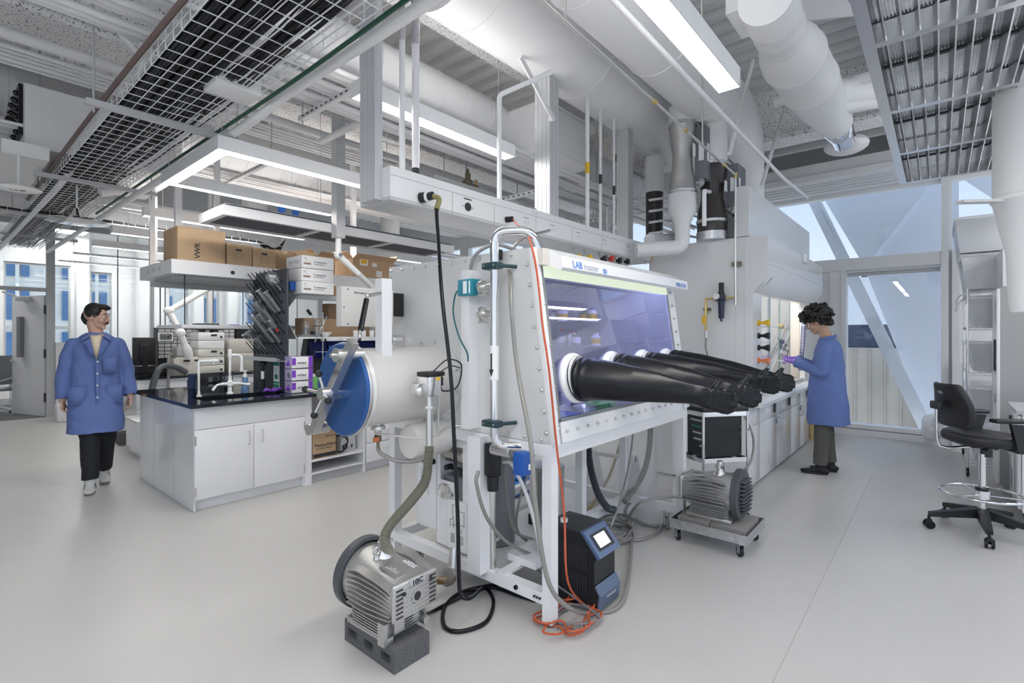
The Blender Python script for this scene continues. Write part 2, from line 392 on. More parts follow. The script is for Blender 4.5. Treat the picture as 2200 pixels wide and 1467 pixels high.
# window wall (right/back)
ww = MB(); hole_wall(ww, 'x', 9.1, .16, -4.5, 16.6, 0, CEIL+.1,
    [(-.01, 1.08, .16, 2.44), (-.02, 2.9, 2.64, 3.6), (-1.9, -.12, 2.64, 3.6), (3.2, 5.0, .9, 3.7), (5.3, 7.1, .9, 3.7), (7.4, 9.2, .9, 3.7), (9.5, 12.0, .9, 3.7)])
ST(ww, 'wall_right', 'white')
fr = MB()   # inner frame reveals of the tall window
for (y0, y1, z0, z1) in ((-.01, 1.08, .16, 2.44), (-.02, 2.9, 2.64, 3.6), (-1.9, -.12, 2.64, 3.6)):
    pass
wf = MB(); wf.box(9.04, 9.1, -.09, -.01, 0, 3.66); wf.box(9.05, 9.1, -.09, 1.5, 2.46, 2.64); wf.box(9.04, 9.1, 1.08, 1.14, .1, 2.46); wf.box(9.04, 9.1, -.01, 1.14, .1, .16)
wf.box(9.03, 9.1, -.2, -.12, 1.1, 2.64); wf.box(9.06, 9.1, 1.14, 1.3, 0, 2.46)
wf.box(9.0, 9.1, -.3, 3.0, 0, .09); wf.box(8.97, 9.1, -4.4, -.12, 0, 1.12)
ST(wf, 'trim_2', 'white')
sh = MB(); sh.cyl((9.13, -.0, 2.40), (9.13, 1.07, 2.40), .03, n=12); ST(sh, 'trim_3', 'lgrey')
ST(MB().box(9.17, 9.18, -.01, 1.08, .16, 2.44), 'window_1', 'pane')
ST(MB().box(9.17, 9.18, -.02, 2.9, 2.64, 3.6), 'window_2', 'pane'); ST(MB().box(9.17, 9.18, -1.9, -.12, 2.64, 3.6), 'window_3', 'pane')
for i, (a, b_) in enumerate(((3.2, 5.0), (5.3, 7.1), (7.4, 9.2), (9.5, 12.0))):
    w = ST(MB().box(9.17, 9.18, a, b_, .9, 3.7), 'window_%d' % (4+i), 'pane')
    f = MB(); f.box(9.1, 9.17, (a+b_)/2-.03, (a+b_)/2+.03, .9, 3.7); f.build('window_frame', 'white', w)
# bulkhead with slot tracks above the windows
bk = MB(); bk.box(8.2, 9.1, -4.5, 2.9, 3.66, 3.80); bk.box(8.0, 8.2, -4.5, 2.9, 3.62, 3.70)
for k in range(4): bk.box(8.3+k*.16, 8.34+k*.16, -4.5, 2.9, 3.62, 3.67)
bk.box(8.05, 8.1, -4.5, 2.9, 3.7, 3.86)
ST(bk, 'trim_4', 'white')
ST(MB().box(7.6, 7.68, -4.5, 2.4, 3.95, CEIL), 'wall_back', 'greyp')
# glass partition and office behind it
PY = 12.4
fr = MB()
for x in (1.56, 4.2, 6.8): fr.box(x-.06, x+.06, PY-.05, PY+.05, 0, 3.55)
fr.box(-4, 9.1, PY-.04, PY+.04, 3.45, 3.55); fr.box(-4, 1.5, PY-.035, PY+.035, 2.27, 2.34)
fr.box(1.62, 9.1, PY-.04, PY+.04, 0, .10)
for x in (.30,): fr.box(x-.05, x+.05, PY-.04, PY+.04, 0, 3.45)
ST(fr, 'partition_frame', 'lgrey')
ST(MB().box(-4, 9.1, PY-.04, PY+.04, 3.55, CEIL), 'wall_left', 'white')
ST(MB().box(1.62, 9.1, PY-.006, PY+.006, .1, 3.45), 'window_8', 'part')
ST(MB().box(-4, 1.5, PY-.006, PY+.006, 2.34, 3.45), 'window_9', 'part')
ST(MB().box(-4, .25, PY-.006, PY+.006, 0, 2.27), 'window_10', 'part')
lw = MB(); lw.box(1.62, 2.6, PY-.02, PY-.10, 0, 1.35); ST(lw, 'wall_low', 'white')
js = MB()
for x in (2.55, 3.35, 4.9, 5.6, 6.2): js.box(x-.008, x+.008, PY-.012, PY+.012, .1, 3.45)
ST(js, 'trim_5', 'mid')
# door standing open into the office
dr = MB(); dr.obox((1.33, PY+.49, 1.11), (-.34, .94, 0), (.94, .34, 0), (0, 0, 1), (.98, .045, 2.2))
d1 = ST(dr, 'door_1', 'white')
h = MB(); h.obox((1.15, PY+.90, 1.0), (-.34, .94, 0), (.94, .34, 0), (0, 0, 1), (.05, .09, .05)); h.tube([(1.19, PY+.88, 1.0), (1.12, PY+.85, 1.0), (1.16, PY+.75, 1.0)], .01); h.build('door_handle', 'steel', d1)
h = MB(); h.obox((1.22, PY+.62, 1.45), (-.34, .94, 0), (.94, .34, 0), (0, 0, 1), (.10, .06, .75)); h.build('door_glass', 'mid', d1)
h = MB()
for z in (.35, 1.15, 1.95): h.box(1.47, 1.51, PY-.03, PY+.06, z-.08, z+.08)
h.build('hinge', 'dark', d1)
h = MB(); h.obox((1.25, PY+.45, 2.15), (-.34, .94, 0), (.94, .34, 0), (0, 0, 1), (.28, .11, .07)); h.bar((1.15, PY+.5, 2.2), (.95, PY+.05, 2.24), .03, .02); h.build('door_closer', 'lgrey', d1)
# office outer wall with windows
ow = MB(); hs = [(1.27, 2.04, .95, 3.2), (2.10, 2.45, .95, 3.2), (2.84, 3.27, .95, 3.1), (4.55, 5.03, .95, 3.0), (5.35, 5.85, .95, 3.0), (-1.2, .9, .95, 3.2), (6.4, 7.0, .95, 3.0), (7.4, 8.0, .95, 3.0)]
hole_wall(ow, 'y', 16.5, .25, -4, 9.26, 0, CEIL+.1, hs); ST(ow, 'wall_outer', 'white')
for i, (a, b_, z0, z1) in enumerate(hs):
    w = ST(MB().box(a, b_, 16.62, 16.63, z0, z1), 'window_%d' % (11+i), 'pane')
    f = MB(); f.box(a, b_, 16.55, 16.62, 1.62, 1.70); f.box(a, a+.03, 16.55, 16.62, z0, z1); f.box(b_-.03, b_, 16.55, 16.62, z0, z1); f.box(a, b_, 16.55, 16.62, z1-.05, z1); f.build('window_frame', 'lgrey', w)
pi = MB()
for x in (2.64, 3.9, 4.25, 5.2, 6.1): pi.box(x-.12, x+.12, 16.2, 16.5, 0, CEIL)
ST(pi, 'column_office', 'white')
ST(MB().box(-4, -3.9, 3, 16.6, 0, CEIL), 'wall_far_left', 'white')
# ================================================================ OUTSIDE
def facade_mat():
    m = bpy.data.materials.new('pale_facade'); m.use_nodes = True; t = m.node_tree; b = t.nodes['Principled BSDF']
    b.inputs['Base Color'].default_value = (.90, .87, .80, 1); b.inputs['Roughness'].default_value = .8  # base colour raised to stand in for sunlight on the facade
    return m
M['fac'] = facade_mat(); M['facwin'] = mat('facade_window', (.10, .22, .42), .15)
bt = T('office_tower', 'pale stone office tower with blue window strips beyond the office windows', 'building', (4, 34, -14))
wl = MB(); wl.box(-14, 22, 34, 40, -14, 16)
for k in range(36): wl.box(-14+k*1.0, -13.86+k*1.0, 33.8, 34, -14, 16)
wl.build('wall', 'fac', bt)
for r in range(9):
    for g in range(12):
        w = MB()
        for q in range(4): w.box(-13.3+g*3+q*.5, -13.0+g*3+q*.5, 33.85, 33.95, -6.2+r*2.1, -4.7+r*2.1)
        if -13.2+g*3 < 16 and -1 <= r: w.build('window', 'facwin', bt)
M['concrete'] = mat('ribbed_concrete', (.50, .46, .40), .85, noise=.15, nscale=.8)
M['whitewall'] = mat('terrace_white', (.80, .84, .88), .7)
c = T('terrace_building', 'low concrete terrace building with dark window strip seen through the tall window', 'building', (16, 1, -3))
a = MB(); a.box(16, 18, -8, 9, -3, 1.15)
k = -7.9
while k < 8.9: a.box(15.96, 16, k, k+.03, -3, 1.15); k += .32
a.build('concrete_wall', 'concrete', c)
a = MB(); a.box(16.05, 18, -8, 9, 1.15, 1.75); a.build('window_strip', mat('strip_glass', (.05, .07, .12), .25), c)
a = MB(); a.box(16.0, 18, -8, 9, 1.75, 2.95); a.box(15.9, 16.0, -8, 9, 2.9, 2.98); a.build('parapet', 'whitewall', c)
a = MB(); a.box(15.2, 16, -2.5, .3, -1.3, -.35); a.build('ledge', 'concrete', c)
a = MB(); a.box(30, 34, 1.2, 3.4, -5, 3.4); a.box(29.9, 30, 2.7, 2.95, 3.4, 5.0); a.box(29.9, 30, 1.6, 1.75, 3.4, 4.2); a.bar((30, 2.8, 4.8), (30, 1.5, 3.5), .12, .12)
a.build('rooftop_plant', mat('brick_plant', (.12, .11, .16), .8), None, label='dark brick rooftop plant room with steel posts beyond the terrace', cat='building')
def perf_mat():
    m = bpy.data.materials.new('perforated_screen'); m.use_nodes = True; t = m.node_tree; b = t.nodes['Principled BSDF']
    b.inputs['Base Color'].default_value = (.83, .87, .93, 1); b.inputs['Roughness'].default_value = .5
    tc = t.nodes.new('ShaderNodeTexCoord'); mp = t.nodes.new('ShaderNodeMapping'); mp.inputs['Rotation'].default_value = (PI/4, 0, 0)
    v = t.nodes.new('ShaderNodeTexVoronoi'); v.inputs['Scale'].default_value = 38; v.inputs['Randomness'].default_value = 0
    g = t.nodes.new('ShaderNodeMath'); g.operation = 'GREATER_THAN'; g.inputs[1].default_value = .30
    t.links.new(tc.outputs['Object'], mp.inputs[0]); t.links.new(mp.outputs[0], v.inputs[0]); t.links.new(v.outputs['Distance'], g.inputs[0]); t.links.new(g.outputs[0], b.inputs['Alpha'])
    return m
M['perf'] = perf_mat()
def wpt(px, py, X): return at(px, py, X=X)
fs = T('facade_screen', 'white diagonal braced facade screen with perforated panels outside the windows', 'facade screen', (9.9, .4, 0))
dg = MB(); dg.bar(wpt(1742, 415, 9.8), wpt(2016, 972, 9.8), .17, .12, (1, 0, 0)); dg.bar(wpt(1752, 415, 9.72), wpt(2026, 972, 9.72), .03, .03, (1, 0, 0)); dg.build('diagonal_brace', 'whitewall', fs)
pp = MB(); P1 = [wpt(*q, 10.1) for q in ((1856, 572), (2015, 372), (2060, 372), (2060, 955), (2008, 955))]
pp.add(P1+[p+Vector((.02, 0, 0)) for p in P1], [(0, 1, 2, 3, 4), (9, 8, 7, 6, 5)]); pp.build('perforated_panel', 'perf', fs)
pp = MB(); P1 = [wpt(*q, 9.98) for q in ((1760, 410), (2015, 372), (1856, 572))]
pp.slab(P1[0], P1[1], P1[2], P1[2]+Vector((0, 0, .01)), (.03, 0, 0)); pp.build('solid_panel', 'whitewall', fs)
pp = MB(); pp.bar(wpt(1856, 572, 10.0), wpt(2018, 368, 10.0), .05, .05, (1, 0, 0)); pp.build('edge_rail', 'whitewall', fs)
pp = MB(); P1 = [wpt(*q, 10.0) for q in ((2040, 365), (2200, 340), (2200, 470))]
pp.slab(P1[0], P1[1], P1[2], P1[2], (.03, 0, 0)); pp.build('solid_panel', 'whitewall', fs)
# ================================================================ CEILING SERVICES
# ---- lamps: linear fixtures at Z 2.8 (diffuser is the light)
def fixture(label, x0, x1, y0, y1, z=2.8, h=.10, group=None, dim=False, wires=True):
    t = T('linear_light', label, 'ceiling light', ((x0+x1)/2, (y0+y1)/2, z), group=group)
    b = MB(); r = .006; b.box(x0, x1, y0, y0+r, z, z+h).box(x0, x1, y1-r, y1, z, z+h).box(x0, x0+r, y0, y1, z, z+h).box(x1-r, x1, y0, y1, z, z+h).box(x0, x1, y0, y1, z+h*.55, z+h*.6)
    b.build('housing', 'greyp' if False else 'white', t)
    MB().box(x0+r, x1-r, y0+r, y1-r, z+.004, z+.012).build('diffuser', 'dimlamp' if dim else 'lamp', t)
    MB().box(x0+.01, x1-.01, y0+.01, y1-.01, z+h*.62, z+h*.68).build('added_uplight', 'up', t)  # upward glow added out of view to brighten the ceiling
    if wires:
        for f in (.1, .9):
            w = MB(); x = x0+(x1-x0)*f if x1-x0 > y1-y0 else (x0+x1)/2; y = (y0+y1)/2 if x1-x0 > y1-y0 else y0+(y1-y0)*f
            w.cyl((x, y, z+h), (x, y, CEIL), .0025, n=6); w.build('hanger', 'steel', t)
    return t
fixture('long bright linear light over the glove box, upper right', -1.3, 2.8, .80, .915)
fixture('linear light behind the tall aluminium posts above the service beam', 1.78, 3.27, 2.74, 2.86, 3.0)
fixture('linear light low behind the service beam near the snorkel arms', 3.1, 4.5, 5.9, 6.0, 2.8)
u = T('frame_light', 'open three-sided rectangular frame light over the sink bench', 'ceiling light', (2.1, 4.5, 2.8))
z = 2.8; w_ = .095; X0, X1, Y0, Y1 = 1.355, 2.93, 3.85, 5.13
def ribbon(mb, z0, z1, off):
    o = off; pts = [(X1-o, Y0+o), (X0+o, Y0+o), (X0+o, Y1-o), (X1-o, Y1-o), (X1-o, Y1-w_+o), (X0+w_-o, Y1-w_+o), (X0+w_-o, Y0+w_-o), (X1-o, Y0+w_-o)]
    n = len(pts); q = [(0, 1, 6, 7), (1, 2, 5, 6), (2, 3, 4, 5)]
    vs = [(a, b, z0) for a, b in pts]+[(a, b, z1) for a, b in pts]
    mb.add(vs, [tuple(reversed(f)) for f in q]+[tuple(i+n for i in f) for f in q]+[(i, (i+1) % n, n+(i+1) % n, n+i) for i in range(n)])
hb = MB(); ribbon(hb, z+.012, z+.1, 0)
for (a, b, c, d) in ((X0, X1, Y0, Y0+.005), (X0, X0+.005, Y0, Y1), (X0, X1, Y1-.005, Y1), (X0+w_, X1, Y0+w_-.005, Y0+w_), (X0+w_-.005, X0+w_, Y0+w_, Y1-w_), (X0+w_, X1, Y1-w_, Y1-w_+.005)): hb.box(a, b, c, d, z, z+.05)
hb.build('housing', 'white', u)
db = MB(); ribbon(db, z+.003, z+.012, .006); db.build('diffuser', 'lamp', u)
for (x, y) in ((1.4, 3.9), (1.4, 5.08), (2.8, 3.9), (2.8, 5.08)): MB().cyl((x, y, z+.1), (x, y, CEIL), .003, n=6).build('hanger', 'steel', u)
far = [(310, 462, 2.8, 1.25), (240, 500, 2.8, 1.25), (200, 528, 2.8, 1.25)]
k = 0
for (px, py, zz, L) in far:
    p = at(px, py, Z=zz); fixture('linear light further back, %s of three beyond the bench carrier' % ('nearest', 'middle', 'farthest')[k], p.x, p.x+L+.6, p.y, p.y+.1, zz, group='linear lights beyond the bench carrier'); k += 1
k = 0
for (px, py) in ((160, 548), (130, 565)):
    p = at(px, py, Z=3.1); fixture('slim linear light inside the glass-walled office, %s one' % ('nearer', 'farther')[k], 2.0, 5.2, 13.2+k*1.6, 13.26+k*1.6, 3.1, .05, group='office lights'); k += 1
for i, (x, y) in enumerate(((-.6, 14.2), (1.9, 15.2), (4.0, 14.2), (6.2, 14.6))): fixture('added square fill light inside the glass-walled office, %s' % ('leftmost', 'second from left', 'second from right', 'rightmost')[i], x, x+.7, y, y+.7, 3.9, .08)  # extra square lamps, added only to brighten the office
for i, (x, y) in enumerate(((5.0, 4.3), (5.0, 7.2))): fixture(('linear light hidden high behind the fume hood ductwork', 'linear light deep in the room beyond the service beam', 'linear light near the glass partition corner', 'linear light over the aisle in front of the glass partition')[i], x, x+2.4, y, y+.1)
for i, (x, y) in enumerate(((-1.3, -1.5), (1.9, -1.5), (5.6, -1.4), (-3.6, 2.4), (-3.6, .8), (6.9, -1.9), (4.3, -2.6), (6.6, -3.2))): fixture('added linear fill light overhead outside the picture, %s' % ('behind left', 'behind centre', 'behind right', 'far left', 'near left', 'beyond the grey cabinet', 'far behind right', 'far right corner')[i], x, x+1.9, y, y+.11)  # unseen fixtures added as fill light for the room
# ---- ducts
def seams(mb, x0, x1, y, z, R, step):
    x = x0
    while x < x1: mb.lathe((x, y, z), (1, 0, 0), [(0, R), (.004, R+.006), (.010, R+.006), (.014, R)], n=32, cap=False); x += step
def duct_x(label, x0, x1, y, z, R, step=.9, m='duct', spiral=False):
    t = T('round_duct', label, 'duct', ((x0+x1)/2, y, z))
    b = MB(); b.cyl((x0, y, z), (x1, y, z), R, n=48); seams(b, x0+.3, x1, y, z, R, step); b.build('duct_body', m, t)
    for f in (.2, .5, .8):
        x = x0+(x1-x0)*f; MB().box(x-.012, x+.012, y-.004-R*.0, y+.004, z+R-.002, CEIL).build('hanger', 'galv', t)
    return t
duct_x('huge white exhaust duct with flat end cap above the glove box', 2.25, 7.3, 2.52, 4.07, .40, 1.35)
D4 = T('round_duct', 'white exhaust duct that elbows down into the fume hood', 'duct', (4, 1.72, 3.85))
b = MB(); R = .28
b.bend([(-1.5, 1.72, 3.85), (5.85, 1.72, 3.85), (5.85, 1.72, 2.5)], R, .5, n=40, k=9); b.build('duct_body', 'duct', D4)
s_ = MB(); seams(s_, .5, 5.2, 1.72, 3.85, R, 1.1)
for zz in (3.25, 2.95): s_.lathe((5.85, 1.72, zz), (0, 0, 1), [(0, R), (.004, R+.005), (.010, R+.005), (.014, R)], n=32, cap=False)
s_.build('seam_ring', 'duct', D4)
duct_x('mid-size white spiral duct running above the parallel conduits', -3.5, 8.5, 3.60, 3.74, .20, .33)
duct_x('white spiral duct at the left beyond the cable tray', -3.5, 8.6, 6.95, 3.89, .26, .22)
duct_x('white round duct low at the back over the far bench', -3.5, 8.6, 10.3, 3.45, .22, .5)
duct_x('white return duct deep in the room behind the fume hood', 3.6, 8.9, 4.75, 3.25, .24, .16)
# black-mouthed plenum on the left
t = T('ceiling_plenum', 'white wrapped plenum with black louvred mouth at upper left', 'plenum', (.8, 8.3, 3.6))
p0 = at(48, 225, X=.62); 
b = MB(); b.prism([(6.1, 3.15), (7.45, 3.15), (7.45, 3.9), (6.8, 3.95), (6.1, 3.7)], 'x', .6, 1.2); b.build('plenum_body', 'duct', t)
b = MB(); b.box(.57, .6, 6.2, 7.4, 3.27, 3.72)
for k in range(6):
    for j in range(6): b.sph((.565, 6.3+j*.19, 3.31+k*.07), .025, 8)
b.build('louvre', 'rubber', t)
b = MB(); b.box(.45, .75, 6.0, 7.3, 3.03, 3.15); b.build('drip_edge', 'duct', t)
b = MB(); b.tube([at(0, 262, D=7), at(30, 240, D=6.9), at(60, 226, D=6.8), at(90, 225, D=7)], .02, 10, rib=.012); b.build('flex_conduit', 'white', t)
# grille box under big duct
t = T('return_grille', 'white box diffuser with horizontal grille blades beside the huge duct', 'air grille', (4.0, 3.2, 3.3))
g0 = at(1078, 175, Y=3.35); g1 = at(1110, 255, Y=3.35)
b = MB(); b.box(3.95, 4.75, 2.95, 3.5, 3.30, 3.80); b.build('grille_box', 'duct', t)
b = MB()
for k in range(15): b.obox((4.42, 2.945, 3.34+k*.03), (1, 0, 0), (0, .7, -.7), (0, .7, .7), (.6, .022, .003))
b.box(4.1, 4.74, 2.93, 2.955, 3.30, 3.325).box(4.1, 4.74, 2.93, 2.955, 3.775, 3.80).box(4.1, 4.13, 2.93, 2.955, 3.3, 3.8).box(4.71, 4.74, 2.93, 2.955, 3.3, 3.8); b.build('grille_blade', 'white', t)
# insulated stepped duct on the upper right
t = T('branch_duct', 'white stepped supply duct with damper box crossing at upper right', 'duct', (4.6, .6, 3.6))
b = MB(); A = at(1620, -30, D=2.9*1.15); Bq = at(1665, 85, D=3.6)
pA = Vector((3.05, .92, 3.62)); 
q0 = at(1655, 20, D=3.05); q1 = at(1685, 90, D=3.5); q2 = at(1760, 215, D=4.5); q3 = at(1795, 265, D=5.1); q4 = at(1812, 300, D=5.5)
def lt(mb, p, q, prof, n=28): d = (q-p); L = d.length; mb.lathe(p, d, [(a*L, r) for a, r in prof], n)
lt(b, q0, q1, [(-.3, .15), (.15, .15), (.2, .158), (.25, .15), (.5, .15), (.55, .158), (.6, .15), (.8, .15), (.85, .158), (.9, .15), (1, .15)])
lt(b, q1, q2, [(-.05, .15), (.12, .205), (.2, .21), (.22, .22), (.24, .21), (.62, .21), (.63, .22), (.65, .21), (1, .20)])
lt(b, q2, q3, [(0, .2), (.5, .17), (.8, .15), (.85, .16), (.9, .15), (1, .15)])
b.build('duct_body', 'duct', t)
b = MB(); lt(b, q3, q4, [(0, .14), (.1, .15), (.5, .13), (1, .125)]); b.build('foil_collar', 'chrome', t)
b = MB(); b.sph(at(1818, 312, D=5.7), .22, 20, (1, 1, .45)); b.build('diffuser', 'duct', t)
b = MB(); m0 = at(1750, 180, D=4.3); b.tube([at(1770, 205, D=4.45), at(1840, 195, D=4.7), at(1900, 190, D=4.9)], .12, 20); b.tube([at(1775, 225, D=4.55), at(1840, 215, D=4.8), at(1900, 205, D=5.0)], .11, 20); b.build('branch_pipe', 'duct', t)
b = MB(); b.obox(at(1615, 25, D=3.3), (1, 0, 0), (0, 1, 0), (0, 0, 1), (.35, .22, .12)); b.build('damper_box', 'duct', t)
b = MB(); b.prism([(-.25, 0), (.12, .1), (.12, .35), (-.1, .3)], 'x', 0, .02); b.xf(Matrix.Translation(at(1760, 60, D=3.9))); b.build('side_bracket', 'duct', t)
t = T('round_duct', 'white vertical drop duct with damper handle at the right edge', 'duct', (4.2, -.28, 2.2))
dp = at(2185, 300, X=3.9)
b = MB(); b.lathe((3.9, -.36, 1.62), (0, 0, 1), [(0, .07), (.05, .075), (.32, .085), (.42, .105), (.6, .14), (.61, .15), (.63, .15), (.64, .14), (1.3, .14), (1.31, .15), (1.33, .14), (3.0, .14)], n=32); b.build('duct_body', 'duct', t)
b = MB(); h0 = at(2150, 462, X=3.8); b.bar((3.78, -.24, 2.22), (3.62, -.08, 2.21), .05, .015); b.build('damper_handle', 'greyp', t)
# ---- conduits (each a thing)
def pipe(label, pts, r, m='white', group=None, R=.08, name='conduit', cat='conduit', n=12):
    b = MB(); b.bend(pts, r, R, n=n); return b.build(name, m, None, label=label, cat=cat, group=group)
for k in range(9):
    y = 3.14+k*.078; pipe('white conduit in the parallel run right of the cable tray, %s' % ORD[k], [(-3.5, y, 3.3+.012*(k % 3)), (8.6, y, 3.3+.012*(k % 3))], (.022, .028, .018)[k % 3], group='parallel conduits right of the cable tray')
pipe('thick white sprinkler main directly under the fireproofed beam', [(-3.5, 5.25, 3.72), (8.6, 5.25, 3.72)], .045, name='sprinkler_pipe', cat='pipe')
for k in range(5):
    y = 5.38+k*.085; pipe('thin white conduit below the thick sprinkler main, %s' % ORD[k], [(-3.5, y, 3.68), (8.6, y, 3.68)], .012+.006*(k in (0, 3)), group='thin conduits below the sprinkler main')
for k in range(6):
    y = 6.2+k*.09; pipe('white conduit over the sink bench behind the frame light, %s' % ORD[k], [(-3.5, y, 3.35), (8.6, y, 3.35)], .016+.006*(k % 2), group='conduits behind the frame light')
for k in range(5):
    y = 7.8+k*.14; pipe('white conduit at the back of the room near the ceiling, %s' % ORD[k], [(-3.5, y, 3.15+.05*(k % 2)), (8.6, y, 3.15+.05*(k % 2))], .02, group='back conduits')
for k in range(7):
    y = 3.95+k*.085; pipe('white pipe in the dense run above the service beam, %s' % ORD[k], [(2.9, y, 3.02), (8.6, y, 3.02)], .022+.01*(k % 2), group='dense pipes above the service beam')
for k in range(5):
    x = 6.15+k*.11; pipe('white conduit crossing near the ceiling at upper right, %s' % ORD[k], [(x, -3.5, 4.0), (x, 1.2, 4.0)], .028, group='crossing conduits at upper right')
pipe('heavy white pipe crossing below the beam at upper right', [(5.5, -3.5, 3.8), (5.5, 1.25, 3.8)], .05, name='pipe', cat='pipe')
pipe('white water pipe slung beside the long light down to the window wall', [at(1290, -30, Y=1.22), at(1680, 380, Y=1.22), at(1735, 425, Y=1.3)], .016, name='water_pipe', cat='pipe')
# copper gas line with brass fittings
g = T('gas_line', 'thin steel gas line sloping over the glove box down the fume hood side', 'pipe', (5.1, 1.56, 2.9))
gz = 3.02
gpts = [at(1150, -10, D=1.95), at(1398, 192, D=2.95), at(1442, 232, D=3.4), at(1577, 352, Y=1.62)]
ge = at(1580, 357, X=5.1)
b = MB(); b.bend([at(1110, -50, Y=1.5), (5.08, 1.50, 3.03), (5.08, 1.50, 1.78)], .011, .03, n=10); b.build('pipe_run', 'copper' if False else 'steel', g)
for (f) in (.45, .62, .9):
    p = at(1110, -50, Y=1.5).lerp(Vector((5.08, 1.50, 3.03)), f); d = Vector((1, 0, 0)); b = MB(); b.cyl(p-Vector((.02, 0, 0)), p+Vector((.03, 0, 0)), .017, n=6); b.build('fitting', 'brass', g)
b = MB(); b.cyl((5.08, 1.5, 3.0), (5.08, 1.5, 3.05), .018, n=6); b.build('fitting', 'brass', g)
b = MB(); b.box(5.09, 5.15, 1.46, 1.54, 2.16, 2.20); b.build('wall_clip', 'bronze', g)
for x in (2.2, 4.2):
    p = at(1110, -50, Y=1.5); f = (x-p.x)/(5.08-p.x); q = p.lerp(Vector((5.08, 1.5, 3.03)), f); MB().cyl(q, (q.x, q.y, CEIL), .006, n=6).build('hanger_rod', 'steel', g)
# ---- cable tray
t = T('cable_tray', 'white wire mesh cable tray full of dark cables, upper left', 'cable tray', (1.1, 6, 3.0))
TX0, TX1, TZ = .84, 1.38, 3.0
w = MB(); y = 1.6; rw = .0032
def rod(a, b_, r=rw): w.cyl(a, b_, r, n=5, cap=False)
for i in range(8): x = TX0+(TX1-TX0)*i/7; rod((x, 1.6, TZ), (x, 12.2, TZ))
for zz in (.05, .1): rod((TX0, 1.6, TZ+zz), (TX0, 12.2, TZ+zz)); rod((TX1, 1.6, TZ+zz), (TX1, 12.2, TZ+zz))
while y < 12.2:
    rod((TX0, y, TZ), (TX1, y, TZ)); rod((TX0, y, TZ), (TX0, y, TZ+.1)); rod((TX1, y, TZ), (TX1, y, TZ+.1)); y += .125
w.build('wire_mesh', 'white', t)
random.seed(4)
cb = []
c = MB()
for i in range(60):
    x = TX0+.03+random.random()*.27; z0 = TZ+.012+random.random()*.07; pts = []
    yy = 1.6
    while yy < 12.3: pts.append((x+random.uniform(-.004, .004), yy, z0+random.uniform(-.004, .004))); yy += .8
    c.tube(pts, .0065, 5, smooth=False)
o = c.build('cable_bundle', 'black', t); o['kind'] = 'stuff'
c = MB()
for i in range(22):
    x = TX0+.30+random.random()*.16; z0 = TZ+.01+random.random()*.05; pts = []; yy = 1.6; ph = random.random()*6
    while yy < 12.3: pts.append((x+.035*math.sin(yy*1.1+ph)+random.uniform(-.012, .012), yy, z0)); yy += .35
    c.tube(pts, .0055, 5, res=2)
o = c.build('loose_cables', 'black', t); o['kind'] = 'stuff'
b = MB(); b.tube([(TX0-.03, 1.6, TZ+.06), (TX0-.04, 4, TZ+.07), (TX0-.03, 8, TZ+.05)], .016, 8); b.build('brown_hose', mat('brown_hose', (.16, .11, .10), .5), t)
b = MB(); b.tube([(TX1+.05, 1.6, TZ+.02), (TX1+.045, 3, TZ-.015), (TX1+.06, 5, TZ+.01), (TX1+.05, 8, TZ)], .012, 8); b.build('green_ground_cable', mat('dark_green', (.01, .07, .04), .4), t)
for yy in (4.1, 6.3, 8.4, 10.4):
    s_ = MB(); s_.box(TX0-.16, TX1+.25, yy-.02, yy+.02, TZ-.05, TZ-.01); s_.build('strut', 'greyp', t)
    for x in (TX0-.12, TX1+.2): MB().cyl((x, yy, TZ-.09), (x, yy, CEIL), .006, n=8).build('hanger_rod', 'lgrey', t)
# conduit running under the tray + junction box
pipe('stout white conduit running beside the tray with offset bend', [(TX1+.13, -1, 3.02), (TX1+.13, 3.2, 3.02), (TX1+.08, 3.5, 2.94), (TX1+.08, 11.9, 2.94)], .03, R=.2)
pipe('white conduit dropping from above and running under the tray', [at(307, 70, D=3.6), at(307, 165, D=3.6), at(255, 240, D=4.6), (.86, 6.4, 2.9), (.86, 12, 2.9)], .026, R=.3)
pipe('thin diagonal white brace rod joining the dropped conduit', [at(205, 12, D=3.5), at(302, 120, D=3.58)], .02, name='brace', cat='brace')
b = MB(); p = at(500, 195, Z=3.0); b.rbox(p.x-.13, p.x+.13, p.y-.1, p.y+.1, 2.98, 3.06, .005); b.build('junction_box', 'white', None, label='white junction box on the conduit beside the tray', cat='junction box')
b = MB(); p = at(580, 180, Z=3.5); b.rbox(p.x-.1, p.x+.1, p.y-.09, p.y+.09, 3.5, 3.57, .005); b.build('junction_box', 'white', None, label='small white junction box under the fireproofed beam', cat='junction box')
pipe('white hooked conduit in front of the left spiral duct', [at(200, 185, D=5.2), at(163, 187, D=5.2), at(163, 330, D=5.2)], .026, R=.12)
for k, px in enumerate((140, 160, 238)): pipe('thin white hanger rod left of the cable tray, %s of three' % ('leftmost', 'middle', 'rightmost')[k], [at(px, -20+k*20, D=4.9), at(px, (260, 300, 220)[k], D=4.9)], .007, group='thin hanger rods left of the tray', name='hanger_rod', cat='rod')
